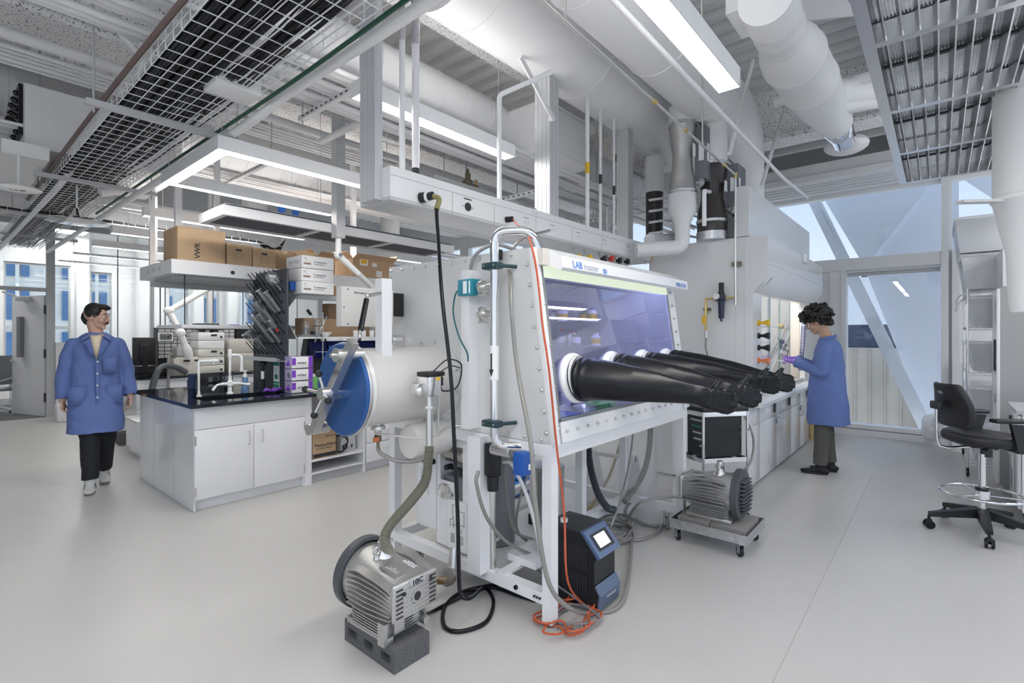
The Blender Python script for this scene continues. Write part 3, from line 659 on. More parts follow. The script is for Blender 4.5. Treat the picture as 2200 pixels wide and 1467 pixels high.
# strut trapezes
def trapeze(label, x, y0, y1, z):
    t = T('strut_trapeze', label, 'strut', (x, (y0+y1)/2, z))
    b = MB(); b.box(x-.02, x+.02, y0, y1, z-.04, z); b.build('strut', 'white', t)
    b = MB(); n = int((y1-y0)/.07)
    for k in range(n): b.box(x-.0215, x-.0195, y0+.03+k*.07, y0+.06+k*.07, z-.026, z-.014)
    b.build('slot_row', 'dark', t)
    for y in (y0+.04, y1-.04): MB().cyl((x, y, z-.08), (x, y, CEIL), .006, n=8).build('hanger_rod', 'lgrey', t)
trapeze('slotted white strut hanger right of the frame light', 2.35, 5.2, 6.75, 3.30)
trapeze('slotted strut hanger carrying the parallel conduits', 2.0, 3.05, 3.95, 3.26)
trapeze('slotted strut hanger carrying the dense pipes above the beam', 4.1, 3.05, 4.6, 2.98)
trapeze('slotted strut hanger behind the valves above the beam', 5.6, 3.3, 4.7, 2.98)
pipe('white pipe bridging diagonally toward the aluminium post', [at(690, 305, D=5.3), at(790, 255, D=4.6)], .035, name='pipe', cat='pipe')
# right canopy of polished louvres
def canopy(label, x0, x1, y0, y1, z, nsec, nsl, polish=True):
    t = T('louvre_panel', label, 'louvre panel', ((x0+x1)/2, (y0+y1)/2, z))
    m = 'chrome' if polish else 'white'
    b = MB(); f = .05
    b.box(x0, x1, y0, y0+f, z, z+.09).box(x0, x1, y1-f, y1, z, z+.09)
    L = (x1-x0)/nsec
    for k in range(nsec+1): b.box(x0+k*L-.025, x0+k*L+.025, y0, y1, z, z+.09)
    b.build('frame', 'alu' if polish else 'white', t)
    for k in range(nsec):
        for j in range(nsl):
            yy = y0+f+(y1-y0-2*f)*(j+.5)/nsl; s_ = MB(); tl = .015 if polish else .01
            s_.obox((x0+(k+.5)*L, yy, z+.045), (1, 0, 0), (0, 1, -.25), (0, .25, 1), (L-.05, .006, .07)); s_.build('louvre', 'alu' if polish else 'mid', t)
    b = MB(); b.box(x0, x1, y0+.01, y1-.01, z+.10, z+.11)
    y = y0+.02
    while polish and y < y1-.02: b.box(x0, x1, y, y+.006, z+.094, z+.10); y += .013
    b.build('backing', 'galv' if polish else 'mid', t)
    if polish:
        for k in range(nsec): b = MB(); b.box(x0+(k+.5)*L-.012, x0+(k+.5)*L+.012, y0, y1, z+.078, z+.09); b.build('cross_rail', 'dark', t)
    return t
canopy('polished louvre panel unit hanging at upper right', 1.0, 5.5, -.36, .27, 2.8, 5, 9)
t = canopy('flat grey slatted panel hanging above the cardboard boxes', 1.75, 4.45, 4.78, 5.38, 2.55, 3, 8, False)
# ================================================================ GLOVE BOX
GX0, GX1 = 2.06, 3.83
def FYZ(z, off=0.): return 1.475+.1443*(z-.945)-off
gb = T('glove_box', 'white stainless glove box with four black gloves on a wheeled frame, at centre', 'glove box', (2.9, 2.1, 0))
UP = Vector((0, .1443, 1)).normalized(); NF = Vector((0, -1, .1443)).normalized()
prof = [(FYZ(.945), .945), (FYZ(1.95), 1.95), (2.84, 1.95), (2.84, .945)]
M['shell'] = mat('shell_white', (.70, .70, .695), .30, .15)
b = MB(); b.prism(prof, 'x', GX0, .012); b.build('end_panel', 'shell', gb)
b = MB(); b.prism(prof, 'x', GX1-.012, .012); b.build('end_panel', 'shell', gb)
b = MB(); b.box(GX0, GX1, 1.62, 2.84, 1.94, 1.952); b.build('top_panel', 'shell', gb)
b = MB(); b.box(GX0, GX1, 2.83, 2.842, .945, 1.95); b.build('back_panel', 'steel', gb)
b = MB(); b.box(GX0, GX1, 1.48, 2.84, .94, .955); b.build('work_floor', 'steel', gb)
# front frame (sloped): margins around the pane
def fq(mb, x0, x1, z0, z1, t=.012, off=0.):
    mb.slab((x0, FYZ(z0, off), z0), (x1, FYZ(z0, off), z0), (x1, FYZ(z1, off), z1), (x0, FYZ(z1, off), z1), -NF*t if t < 0 else NF*t*-1)
b = MB(); fq(b, GX0-.004, 2.125, .945, 1.95, .02, .008); fq(b, 3.70, GX1, .945, 1.95, .02, .008); fq(b, 2.10, 3.72, .945, 1.055, .02, .008); fq(b, 2.10, 3.72, 1.86, 1.95, .02, .008)
b.build('front_frame', 'wht2', gb)
b = MB(); fq(b, GX0-.012, GX0+.03, .945, 1.95, .01, .02); b.build('corner_trim', 'white', gb)
b = MB(); fq(b, 2.11, 3.71, 1.05, 1.87, .008, .0); b.build('window_pane', 'gbpane', gb)
b = MB(); fq(b, 2.115, 2.135, 1.05, 1.87, .004, .010); fq(b, 3.69, 3.71, 1.05, 1.87, .004, .010); fq(b, 2.11, 3.71, 1.05, 1.068, .004, .010); b.build('window_gasket', 'mid', gb)
# bolts (acorn nuts)
def nut(mb, p, n, r=.009): 
    n = Vector(n).normalized(); mb.cyl(p, Vector(p)+n*.004, r*1.35, n=8); mb.lathe(Vector(p)+n*.004, n, [(0, r), (.006, r*.95), (.010, r*.6), (.012, r*.1)], n=6, cap=False)
nb = 0
def bolt(p, n, r=.009):
    b = MB(); nut(b, p, n, r); b.build('bolt', 'steel', gb)
for k in range(9): z = 1.0+k*.108; bolt((GX0, FYZ(z)+.035, z), (-1, 0, 0))
for k in range(9): z = 1.02+k*.106; bolt((2.095, FYZ(z, .01), z), NF, .007)
for k in range(16): bolt((2.17+k*.102, FYZ(1.0, .01), 1.0), NF, .007)
for k in range(9): z = 1.02+k*.1; bolt((3.76, FYZ(z, .01), z), NF, .007)
for k in range(10): bolt((GX0, 1.75+k*.118, 1.925), (-1, 0, 0), .008)
for k in range(7): bolt((GX0, 2.815, 1.1+k*.13), (-1, 0, 0), .007)
for k in range(6): bolt((GX0, 1.55+k*.11, .965), (-1, 0, 0), .007)
# light hood
hd = MB(); x0, x1 = 2.14, 3.83
hd.prism([(1.60, 1.958), (1.485, 1.905), (1.475, 1.845), (1.49, 1.83), (1.565, 1.86), (1.60, 1.91)], 'x', x0, x1-x0)
h = hd.build('light_hood', 'wht2', gb)
n_ = Vector((0, -1, .17)).normalized()
text('LAB', .055, (2.235, 1.4752, 1.852), (1, 0, 0), (0, .16, 1), 'blueink', h, bold=.0012)
text('master', .055, (2.345, 1.4752, 1.852), (1, 0, 0), (0, .16, 1), 'greyink', h)
text('sp', .055, (2.545, 1.4752, 1.852), (1, 0, 0), (0, .16, 1), 'blueink', h, bold=.001)
text('MBRAUN', .045, (3.60, 1.4752, 1.852), (1, 0, 0), (0, .16, 1), 'blueink', h, bold=.0003)
b = MB(); b.box(GX0+.02, x0, 1.56, 1.64, 1.86, 1.945); b.build('hood_end', 'beige', gb)
M['gblamp'] = mat('glove_box_lamp', (1, 1, 1), .5, emit=(.92, .95, 1), est=5.5)
M['lou'] = mat('light_grid', (.55, .58, .50), .4, .3, emit=(.9, 1, .75), est=.35)
b = MB(); fq(b, 2.13, 3.70, 1.80, 1.87, .004, .012); b.build('light_grid', 'lou', gb)
MB().box(2.3, 3.7, 1.70, 1.90, 1.91, 1.925).build('lamp_tube', 'gblamp', gb)
# ports + gloves
ports = [2.315, 2.745, 3.165, 3.55]; PZ = 1.262
for i, x in enumerate(ports):
    c = Vector((x, FYZ(PZ), PZ)); b = MB()
    b.lathe(c-NF*.01, NF, [(0, .135), (.012, .138), (.022, .135), (.030, .122), (.055, .118), (.058, .108), (.058, .100)], n=40, a=(1, 0, 0), cap=False); b.build('glove_port', 'ceramic', gb)
def glove_mesh():
    mb = MB(); dirv = Vector((.24, -1, -.13)); L = .62
    prof = [(0.0, .118), (.02, .121), (.03, .114), (.05, .118), (.07, .113), (.12, .109), (.2, .100), (.3, .089), (.4, .076), (.48, .064), (.54, .054), (.58, .050), (.62, .050)]
    cs = [Vector((.20*t, -t, -.03*t-.10*t*t)) for t, r in prof]; n = 28; vs = []
    for (t, r), c in zip(prof, cs):
        fl = 1-.22*max(0, (t-.30)/.3)
        for i in range(n):
            a = 2*PI*i/n; w = 1+.018*math.sin(5*a+t*30)*min(1, t*3); vs.append(c+Vector((math.cos(a)*r*w*.97*fl, 0, math.sin(a)*r*w)))
    mb.add(vs, [(k*n+i, k*n+(i+1) % n, (k+1)*n+(i+1) % n, (k+1)*n+i) for k in range(len(prof)-1) for i in range(n)]+[tuple(range(n-1, -1, -1)), tuple(range((len(prof)-1)*n, len(prof)*n))])
    w = cs[-1]; d = Vector((.24, -1, -.18)).normalized(); s = d.cross(Vector((0, 0, 1))).normalized(); u = s.cross(d)
    # blade-on hand: palm upright, thumb stub on top, four short half-inverted fingers at its end
    for a, hh, r in ((0, .024, .030), (.03, .030, .028), (.06, .036, .026), (.085, .040, .023), (.105, .042, .019)):
        for q in (-1, -.5, 0, .5, 1): mb.sph(w+d*a+u*(q*hh-.006), r, 12)
    for k in range(4):
        b0 = w+d*.105+u*(.034-.025*k); l = (.020, .034, .038, .026)[k]
        mb.tube([b0-d*.02, b0+d*l*.6+s*.003*(-1)**k, b0+d*l], [.0165, .0150, .0105], 10, res=4)
        mb.lathe(b0+d*(l-.002), d, [(0, .011), (.004, .013), (.007, .012), (.004, .006)], n=10, cap=False)
    tb = w+d*.035+u*.045; mb.tube([tb, tb+u*.020+d*.008, tb+u*.040+d*.018], [.022, .018, .012], 10, res=4); mb.lathe(tb+u*.038+d*.017, u+d*.3, [(0, .012), (.005, .015), (.008, .013), (.004, .007)], n=10, cap=False)
    return mb
gl = None; gm = glove_mesh()
gv = [Vector(v) for v in gm.v]
for i, x in enumerate(ports):
    c = Vector((x, FYZ(PZ)-.045, PZ))
    if gl is None:
        b = MB(); b.v = [v+c for v in gv]; b.f = gm.f; b.mi = gm.mi; gl = b.build('glove', 'rubber', gb, ang=180)
        md = gl.modifiers.new('fuse', 'REMESH'); md.mode = 'VOXEL'; md.voxel_size = .0042; md.use_smooth_shade = True
        md = gl.modifiers.new('soft', 'SMOOTH'); md.iterations = 16; md.factor = .6
        g0 = gl; gx = x
    else:
        o = g0.copy(); COL.objects.link(o); o.location = g0.location+Vector((x-gx, 0, .002*i)); o.rotation_euler = (0, (.0, .5, -.35, .3)[i]*.3, (0, -.03, -.02, 0)[i])
        o.parent = gb
    bb = MB(); bb.lathe(c+Vector((0, .012, 0)), NF, [(0, .121), (.004, .125), (.008, .121)], n=36, cap=False); bb.lathe(c-Vector((0, .012, 0)), NF, [(0, .121), (.004, .1245), (.008, .121)], n=36, cap=False); bb.build('clamp_band', 'rubber', gb)
# frame
fr = T
lg = .06
def leg(x, y, z1=.94, z0=.03): 
    b = MB(); b.box(x, x+lg, y, y+lg, z0, z1); o = b.build('leg', 'wht2', gb)
    f = MB(); f.cyl((x+lg/2, y+lg/2, 0), (x+lg/2, y+lg/2, .022), .045, n=20); f.cyl((x+lg/2, y+lg/2, .02), (x+lg/2, y+lg/2, .04), .02, n=12); f.build('levelling_foot', 'steel', o)
leg(2.06, 1.49); leg(2.06, 2.78, z0=.06); leg(3.77, 1.49, z0=.10); leg(3.77, 2.78)
b = MB(); b.box(2.06, 2.12, 1.49, 2.84, .88, .94).box(3.77, 3.83, 1.49, 2.84, .88, .94).box(2.06, 3.83, 1.485, 1.545, .868, .944).box(2.06, 3.83, 2.78, 2.84, .88, .94)
b.build('top_rail', 'wht2', gb)
b = MB(); b.box(2.06, 2.12, 1.49, 2.84, .12, .18).build('bottom_rail', 'wht2', gb); b = MB(); b.box(3.77, 3.83, 1.49, 2.84, .12, .18).build('bottom_rail', 'wht2', gb)
b = MB(); b.box(2.12, 3.77, 1.95, 2.01, .12, .18).build('bottom_rail', 'wht2', gb); b = MB(); b.box(2.12, 3.77, 2.78, 2.84, .12, .18).build('bottom_rail', 'wht2', gb)
b = MB(); b.box(2.12, 3.1, 2.01, 2.45, .14, .15).build('shelf_plate', 'white', gb)
b = MB(); b.box(3.07, 3.13, 1.95, 2.01, .18, .88).build('post', 'wht2', gb); b = MB(); b.box(3.72, 3.77, 1.95, 2.01, .18, .88).build('post', 'wht2', gb)
for (x, y) in ((2.18, 1.56), (2.14, 2.62), (3.72, 1.60)): caster((x, y, 0), gb, .05, .13, .5, wheelm='mid')
b = MB(); b.cyl((2.085, 1.72, .155), (2.05, 1.72, .155), .012, n=12); b.build('knob', 'rubber', gb)
for k in range(3): b = MB(); b.cyl((2.05, 1.56+k*.018, .15), (2.06, 1.56+k*.018, .15), .006, n=8); b.build('screw', 'dark', gb)
# clear vinyl hanging sheet behind
# antechamber
AC = Vector((1.44, 2.40, 1.21)); R = .215
ant = MB(); ant.lathe((1.465, AC.y, AC.z), (1, 0, 0), [(0, .236), (.012, .24), (.03, .24), (.035, .222), (.05, R), (.59, R)], n=64, cap=True); 
an = ant.build('antechamber', mat('warm_white', (.74, .72, .69), .28, .1), gb)
b = MB(); b.lathe((2.048, AC.y, AC.z), (1, 0, 0), [(0, .27), (.008, .272), (.012, .272)], n=64); b.build('flange', 'shell', gb)
for k in range(12):
    a = 2*PI*k/12+.2; bolt((2.045, AC.y+.25*math.cos(a), AC.z+.25*math.sin(a)), (-1, 0, 0), .007)
b = MB(); b.lathe((1.462, AC.y, AC.z), (-1, 0, 0), [(0, .243), (.004, .246), (.018, .246), (.026, .236), (.027, .0)], n=72, cap=False); dd = b.build('antechamber_door', 'blue', gb)
b = MB(); b.lathe((1.463, AC.y, AC.z), (-1, 0, 0), [(-.006, .2475), (.010, .2485), (.012, .246)], n=72, cap=False); b.build('door_rim', 'steel', dd)
# cross bar, diagonal, in front of the door
bp0 = Vector((1.375, 2.185+.015, 1.545)); bp1 = Vector((1.375, 2.60, .985))
p0 = at(757, 738, X=1.37); p1 = at(675, 925, X=1.37)
b = MB(); b.bar(p0+(p0-p1).normalized()*.015, p1, .045, .042, (1, 0, 0)); cbar = b.build('cross_bar', 'steel', gb)
pm = at(740, 762, X=1.37); b = MB(); b.cyl(pm+Vector((-.045, 0, 0)), pm+Vector((.10, 0, 0)), .028, n=24).cyl(pm+Vector((-.075, 0, 0)), pm+Vector((-.045, 0, 0)), .011, n=12).cyl(pm+Vector((-.05, 0, 0)), pm+Vector((-.045, 0, 0)), .036, n=24); b.build('pivot_pin', 'steel', cbar)
pe = at(668, 922, X=1.37); b = MB(); b.cyl(pe+Vector((-.02, -.005, 0)), pe+Vector((.10, 0, 0)), .030, n=24); b.build('end_pin', 'steel', cbar)
ph = at(697, 845, X=1.33); b = MB(); b.cyl(ph+Vector((-.025, 0, 0)), ph+Vector((.03, 0, 0)), .032, n=24); hub = b.build('hand_wheel_hub', 'steel', cbar)
MB().cyl(ph+Vector((.03, 0, 0)), (1.44, ph.y, ph.z), .018, n=16).build('spindle', 'chrome', hub)
for (qx, qy) in ((685, 803), (656, 836), (705, 861), (675, 892)):
    q = at(qx, qy, X=1.30); b = MB(); b.cyl(ph, q, .007, n=10); s_ = b.build('spoke', 'steel', hub)
    MB().sph(q, .018, 16).build('ball_knob', 'black', hub)
b = MB(); c2 = at(729, 843, X=1.43); b.lathe(c2, (-1, 0, 0), [(-.01, .034), (.03, .034), (.034, .026)], n=24); b.build('boss', 'steel', dd)
# lift post, gas spring, arm
b = MB(); pA = at(803, 735, Y=2.26); b.box(1.60, 1.665, 2.27, 2.33, 1.20, 1.80); b.build('lift_post', 'white', gb)
px0 = at(790, 620, Y=2.2); 
s0 = at(800, 628, Y=2.22); s1 = at(789, 635, Y=2.2); s2 = at(772, 722, X=1.37)
b = MB(); b.cyl(s0+Vector((.06, .02, 0)), s1, .012, n=12); b.build('spring_pivot', 'steel', gb)
b = MB(); b.cyl(s1.lerp(s2, .10), s1.lerp(s2, .86), .0135, n=16); gs = b.build('gas_spring', 'rubber', gb); MB().cyl(s1, s2, .006, n=8).build('piston_rod', 'chrome', gs)
MB().sph(s1, .012, 10).build('ball_joint', 'steel', gs); MB().sph(s2, .01, 10).build('ball_joint', 'steel', gs)
# pedestal for lower small antechamber
b = MB(); b.lathe((1.80, 2.30, .885), (1, 0, 0), [(0, .09), (.02, .1), (.26, .1)], n=32); b.build('mini_antechamber', mat('warm_white_2', (.74, .72, .69), .3), gb)
# analyser box beyond the post
b = MB(); a0 = at(705, 615, Y=2.62); b.rbox(1.56, 1.92, 2.60, 2.66, 1.545, 1.775, .006); ab = b.build('analyser_box', mat('box_cream', (.68, .66, .62), .4), gb)
text('H2O Analyser Chamber of H2/N2', .014, (1.64, 2.597, 1.738), (1, 0, 0), (0, 0, 1), 'ink', ab)
for (x, z) in ((1.60, 1.76), (1.575, 1.655), (1.60, 1.56), (1.90, 1.56)): MB().cyl((x, 2.60, z), (x, 2.597, z), .004, n=8).build('screw', 'dark', ab)
p = at(828, 655, X=1.98); b = MB(); b.box(1.93, 2.03, p.y-.075, p.y+.005, 1.62, 1.76); b.build('black_bracket', 'black', gb)
b = MB(); b.box(1.95, 2.05, p.y-.10, p.y-.078, 1.615, 1.765); b.build('bracket_plate', 'black', gb)
# round gauge
p = Vector((2.0, 2.70, 1.465)); p = at(843, 730, X=1.98)
b = MB(); b.cyl(p, p+Vector((.06, 0, 0)), .032, n=28); b.lathe(p, (-1, 0, 0), [(0, .034), (.008, .034), (.012, .030), (.012, .0)], n=28, cap=False); b.cyl(p-Vector((0, 0, .04)), p-Vector((0, 0, .06)), .008, n=10); gg = b.build('round_gauge', 'alu', gb)
MB().box(p.x-.014, p.x-.012, p.y-.010, p.y+.010, p.z-.012, p.z-.004).build('gauge_mark', 'ink', gg)
# end channel for cables
b = MB(); b.box(1.985, 2.06, 2.0, 2.065, .97, 1.86); b.build('cable_channel', 'white', gb)
b = MB(); b.tube([(2.02, 2.03, 1.85), (2.02, 2.0, 1.93), (2.05, 1.95, 1.98), (2.1, 1.88, 2.0), (2.25, 1.8, 1.955)], .010, 8); b.build('cable', 'mid', gb)
for z in (1.68, 1.46, 1.28): b = MB(); b.cyl((2.058, 2.10, z), (2.061, 2.10, z), .012, n=16); b.build('plug', 'lgrey', gb)
# teal sensor with cable
b = MB(); p = at(1010, 618, X=1.99); b.rbox(1.955, 2.03, p.y-.055, p.y+.065, p.z-.045, p.z+.045, .004); tb = b.build('teal_sensor', 'teal', gb)
MB().box(1.953, 1.955, p.y-.01, p.y+.02, p.z-.035, p.z+.035).build('sensor_label', 'paper', tb)
MB().box(1.953, 1.955, p.y-.035, p.y-.025, p.z-.035, p.z+.035).build('sensor_label', 'paper', tb)
b = MB(); b.tube([(1.97, p.y+.065, p.z-.005), (1.97, p.y+.10, p.z-.04), (1.97, p.y+.115, p.z-.14), (1.97, p.y+.07, p.z-.27), (1.97, p.y+.005, p.z-.36), (1.97, p.y-.005, p.z-.41)], .0045, 8); b.build('sensor_cable', mat('teal_cable', (.01, .12, .13), .4), tb)
# chrome circulation pipe
PXc = 1.975; CYp = 1.80
b = MB(); b.bend([(2.06+.05, 1.60, 1.93), (2.07, 1.63, 2.045), (PXc, CYp, 2.045), (PXc, CYp, .91), (2.12, 1.66, .90)], .0235, .07, n=20, k=9); cp = b.build('chrome_pipe', 'chrome', gb)
b = MB(); b.box(PXc-.0248, PXc-.0243, CYp-.006, CYp+.006, 1.31, 1.40); b.prism([(CYp-.016, 1.315), (CYp+.016, 1.315), (CYp, 1.275)], 'x', PXc-.0250, .0008); b.build('flow_arrow', 'ink', cp)
b = MB(); b.cyl((PXc, CYp, 1.26), (PXc, CYp, 1.44), .0245, n=20, cap=False); b.build('label_sleeve', 'paper', cp)
for z in (1.86, 1.03):
    b = MB(); b.rbox(PXc-.045, PXc+.012, CYp-.055, CYp+.055, z-.018, z+.018, .008); b.cyl((PXc, CYp-.045, z), (2.06, CYp-.08, z), .010, n=12); cc = b.build('pipe_clamp', 'dteal', gb)
    for s_ in (-1, 1): MB().cyl((PXc-.046, CYp+s_*.035, z), (PXc-.048, CYp+s_*.035, z), .006, n=10).build('screw', 'steel', cc)
for z in (1.755, 1.61):
    b = MB(); b.cyl((PXc, CYp, z), (PXc, CYp+.10, z), .016, n=16); b.lathe((PXc, CYp+.075, z), (0, 1, 0), [(0, .02), (.002, .036), (.012, .038), (.024, .036), (.026, .02)], n=24); b.rbox(PXc-.02, PXc+.02, CYp+.07, CYp+.105, z-.052, z-.036, .003); b.build('vacuum_flange', 'steel', gb)
b = MB(); b.rbox(2.02, 2.06, CYp+.015, CYp+.06, 2.02-.115, 2.02-.06, .003); b.build('solenoid', 'black', gb)
# lower elbow with flexible bellows
b = MB(); b.lathe((2.10, 1.68, .90), (.75, -.25, 0), [(0, .02), (.002, .036), (.014, .038), (.026, .036), (.03, .026)], n=24)
for k in range(9): b.lathe((2.13+k*.011, 1.67-k*.004, .90), (.9, -.3, 0), [(0, .027), (.004, .036), (.008, .027)], n=20, cap=False)
b.build('bellows', 'steel', gb)
b = MB()
for k in range(12): b.lathe((2.03+.0*k, 1.73+k*.0115, .875), (0, 1, 0), [(0, .024), (.004, .031), (.008, .024)], n=18, cap=False)
b.build('bellows', 'steel', gb)
b = MB(); p = at(1125, 995, Y=1.57); b.rbox(p.x-.035, p.x+.035, 1.54, 1.61, p.z-.055, p.z+.055, .003); bb_ = b.build('blue_valve', 'blue2', gb); MB().box(p.x-.0, p.x+.030, 1.538, 1.54, p.z-.03, p.z).build('valve_label', 'paper', bb_)
# solenoid valve stack on the antechamber
vx, vy, vz = 1.805, 2.09, 1.30
p = at(925, 830, Y=2.09); vx = p.x; 
b = MB(); b.rbox(vx-.052, vx+.036, vy-.045, vy+.045, p.z-.05, p.z+.055, .004); vv = b.build('angle_valve', 'alu', gb)
b = MB(); b.rbox(vx-.056, vx+.06, vy-.05, vy+.05, p.z+.055, p.z+.08, .006); b.build('valve_cap', 'black', vv)
MB().box(vx-.0, vx+.03, vy-.047, vy-.045, p.z+.035, p.z+.052).build('warning_label', 'yellow', vv)
b = MB(); b.rbox(vx+.036, vx+.075, vy-.02, vy+.03, p.z-.0, p.z+.05, .004); b.build('pilot_solenoid', 'black', vv)
b = MB(); b.cyl((vx-.05, vy, p.z-.02), (vx-.02, vy+.10, p.z-.02), .022, n=18); b.lathe((vx-.052, vy, p.z-.02), (-.6, .8, 0), [(0, .02), (.002, .036), (.014, .038), (.026, .036), (.028, .02)], n=22); b.rbox(vx-.105, vx-.075, vy+.0, vy+.03, p.z-.035, p.z+.02, .003); b.build('clamp_flange', 'steel', vv)
b = MB(); b.cyl((vx-.008, vy, p.z-.05), (vx-.008, vy, p.z-.33), .0185, n=20); b.lathe((vx-.008, vy, p.z-.10), (0, 0, -1), [(0, .02), (.001, .036), (.012, .038), (.018, .036), (.019, .02)], n=24); b.rbox(vx+.02, vx+.06, vy-.01, vy+.01, p.z-.118, p.z-.105, .002); b.build('down_pipe', 'steel', vv)
b = MB(); b.tube([(vx+.05, vy, p.z-.01), (vx+.055, vy, p.z-.1), (vx+.05, vy, p.z-.27)], .007, 8); b.tube([(vx+.05, vy, p.z-.27), (vx-.02, vy+.08, p.z-.285), (vx-.16, vy+.28, p.z-.265)], .006, 8); b.tube([(vx+.05, vy, p.z-.27), (vx+.16, vy+.02, p.z-.24), (2.1, 1.98, p.z-.24)], .007, 8); b.build('gas_tube', 'steel', vv)
b = MB(); b.tube([(vx+.02, vy, p.z+.08), (vx+.10, vy-.02, p.z+.14), (vx+.19, vy-.03, p.z+.12), (vx+.20, vy-.03, p.z+.06), (vx+.17, vy-.02, p.z-.02), (vx+.08, vy-.01, p.z-.03), (vx+.07, vy, p.z+.01)], .004, 6); b.build('signal_cable', 'rubber', vv)
b = MB(); b.tube([(vx+.07, vy-.01, p.z+.08), (vx+.13, vy-.02, p.z+.105), (vx+.20, vy-.02, p.z+.09)], .004, 6); b.build('signal_cable', 'greyhose', vv)
VZ = p.z; VX = vx; VY = vy
# drain valve and hose under antechamber
p = at(812, 925, Y=2.40); q = Vector((p.x, 2.40, .985))
b = MB(); b.lathe((p.x, 2.40, 1.0), (0, 0, -1), [(0, .02), (.01, .02), (.012, .038), (.03, .04), (.034, .02), (.06, .018)], n=22); b.build('drain_flange', 'steel', gb)
b = MB(); b.rbox(p.x-.015, p.x+.015, 2.385, 2.415, .90, .94, .003).cyl((p.x, 2.4, .86), (p.x, 2.4, .95), .009, n=10); dv = b.build('ball_valve', 'bronze', gb); MB().rbox(p.x-.045, p.x-.012, 2.37, 2.385, .905, .93, .003).build('lever', 'orangep', dv)
b = MB(); b.tube([(p.x, 2.4, .865), (p.x+.005, 2.38, .835), (p.x+.07, 2.32, .79), (p.x+.14, 2.24, .79), (p.x+.2, 2.18, .815)], .011, 10); b.build('drain_hose', 'clearh', gb)
# purple haze interior: shelves, back
b = MB(); b.box(3.40, 3.80, 2.15, 2.80, 1.60, 1.608).box(3.40, 3.80, 2.15, 2.80, 1.40, 1.408); b.build('inner_shelf', 'steel', gb)
# interior bottles (things of their own)
random.seed(9); cols = [('carton', 'brown'), ('red', 'red-capped'), ('paper', 'white'), ('beige', 'cream')]
k = 0; kz = 0
for zz in (1.608, 1.408, .956):
    x = 2.20 if zz > 1 else 2.9
    while x < (2.78 if zz > 1 else 3.7):
        r = random.uniform(.028, .045); hgt = random.uniform(.09, .15); m = random.choice(['ceramic', 'paper', 'beige', 'labglass', 'amberglass' if 0 else 'bronze']); y = random.uniform(1.9, 2.5); sw = zz > 1
        xs = x
        if sw: x, y = random.uniform(3.47, 3.70), xs
        k = k+1 if zz == kz else 0; kz = zz
        t = T('reagent_bottle', '%s screw-cap bottle from left on the %s inside the glove box' % (NTH[k], 'upper shelf' if zz > 1.5 else 'lower shelf' if zz > 1 else 'steel floor'), 'bottle', (x, y, zz), group='bottles on the %s inside the glove box' % ('upper shelf' if zz > 1.5 else 'lower shelf' if zz > 1 else 'steel floor'))
        b = MB(); b.lathe((x, y, zz), (0, 0, 1), [(0, r), (hgt*.7, r), (hgt*.82, r*.55), (hgt*.85, r*.5)], n=16); b.build('bottle_body', m, t)
        b = MB(); b.cyl((x, y, zz+hgt*.84), (x, y, zz+hgt), r*.6, n=16); b.build('cap', random.choice(['red', 'ceramic', 'blue2', 'black']), t)
        b = MB(); b.cyl((x, y, zz+hgt*.15), (x, y, zz+hgt*.55), r*1.01, n=16, cap=False); b.build('label_band', random.choice(['paper', 'paper', 'yellow']), t)
        x = xs+r*2+random.uniform(.01, .04)
b = MB(); b.rbox(2.5, 2.75, 1.75, 1.95, .956, 1.0, .01); b.build('tray', 'blue2', None, label='blue plastic tray on the glove box floor behind the first glove', cat='tray')
b = MB(); b.lathe((2.95, 1.85, .956), (0, 0, 1), [(0, .04), (.05, .09), (.055, .09), (.01, .04)], n=24, cap=False); b.build('bowl', 'labglass', None, label='glass bowl on the glove box floor', cat='bowl')
b = MB(); b.rbox(3.1, 3.3, 1.8, 1.95, .956, 1.01, .005); b.build('box', 'lime', None, label='green box on the glove box floor at right', cat='box')
# ---- purifier cabinet inside the frame
pu = T('gas_purifier', 'white gas purifier cabinet with cut-out openings inside the glove box frame', 'gas purifier', (2.3, 2.35, .18))
def plate_with_holes(mb, X, th, y0, y1, z0, z1, holes):
    hole_wall(mb, 'x', X, th, y0, y1, z0, z1, holes)
b = MB(); plate_with_holes(b, 2.10, .008, 2.12, 2.40, .20, .87, [(2.17, 2.37, .60, .82), (2.17, 2.245, .50, .60)]); b.build('front_plate', 'wht2', pu)
b = MB(); b.rbox(2.10, 2.45, 2.41, 2.60, .27, .88, .006); side = b.build('side_cabinet', 'wht2', pu)
b = MB(); b.box(2.13, 2.45, 2.12, 2.40, .20, .22).box(2.44, 2.45, 2.12, 2.40, .2, .87); b.box(2.12, 2.45, 2.12, 2.40, .862, .87); b.build('carcass', 'wht2', pu)
b = MB(); b.box(2.092, 2.10, 2.13, 2.29, .2, .50); dg_ = b.build('diagram_sheet', 'paper', pu)
b = MB()
for (y0, z0, y1, z1) in ((2.25, .47, 2.25, .38), (2.25, .47, 2.20, .47), (2.20, .47, 2.20, .44), (2.20, .44, 2.15, .44), (2.15, .44, 2.15, .35), (2.25, .38, 2.27, .38), (2.27, .38, 2.27, .33), (2.24, .40, 2.24, .33), (2.22, .36, 2.15, .36), (2.20, .40, 2.20, .31), (2.17, .34, 2.17, .31), (2.26, .35, 2.22, .35)): b.box(2.0905, 2.092, min(y0, y1)-.0012, max(y0, y1)+.0012, min(z0, z1)-.0012, max(z0, z1)+.0012)
for k in range(7): b.box(2.0905, 2.092, 2.23, 2.265, .245+k*.008, .247+k*.008).box(2.0905, 2.092, 2.155, 2.19, .245+k*.008, .247+k*.008)
b.build('diagram_lines', 'ink', dg_)
b = MB()
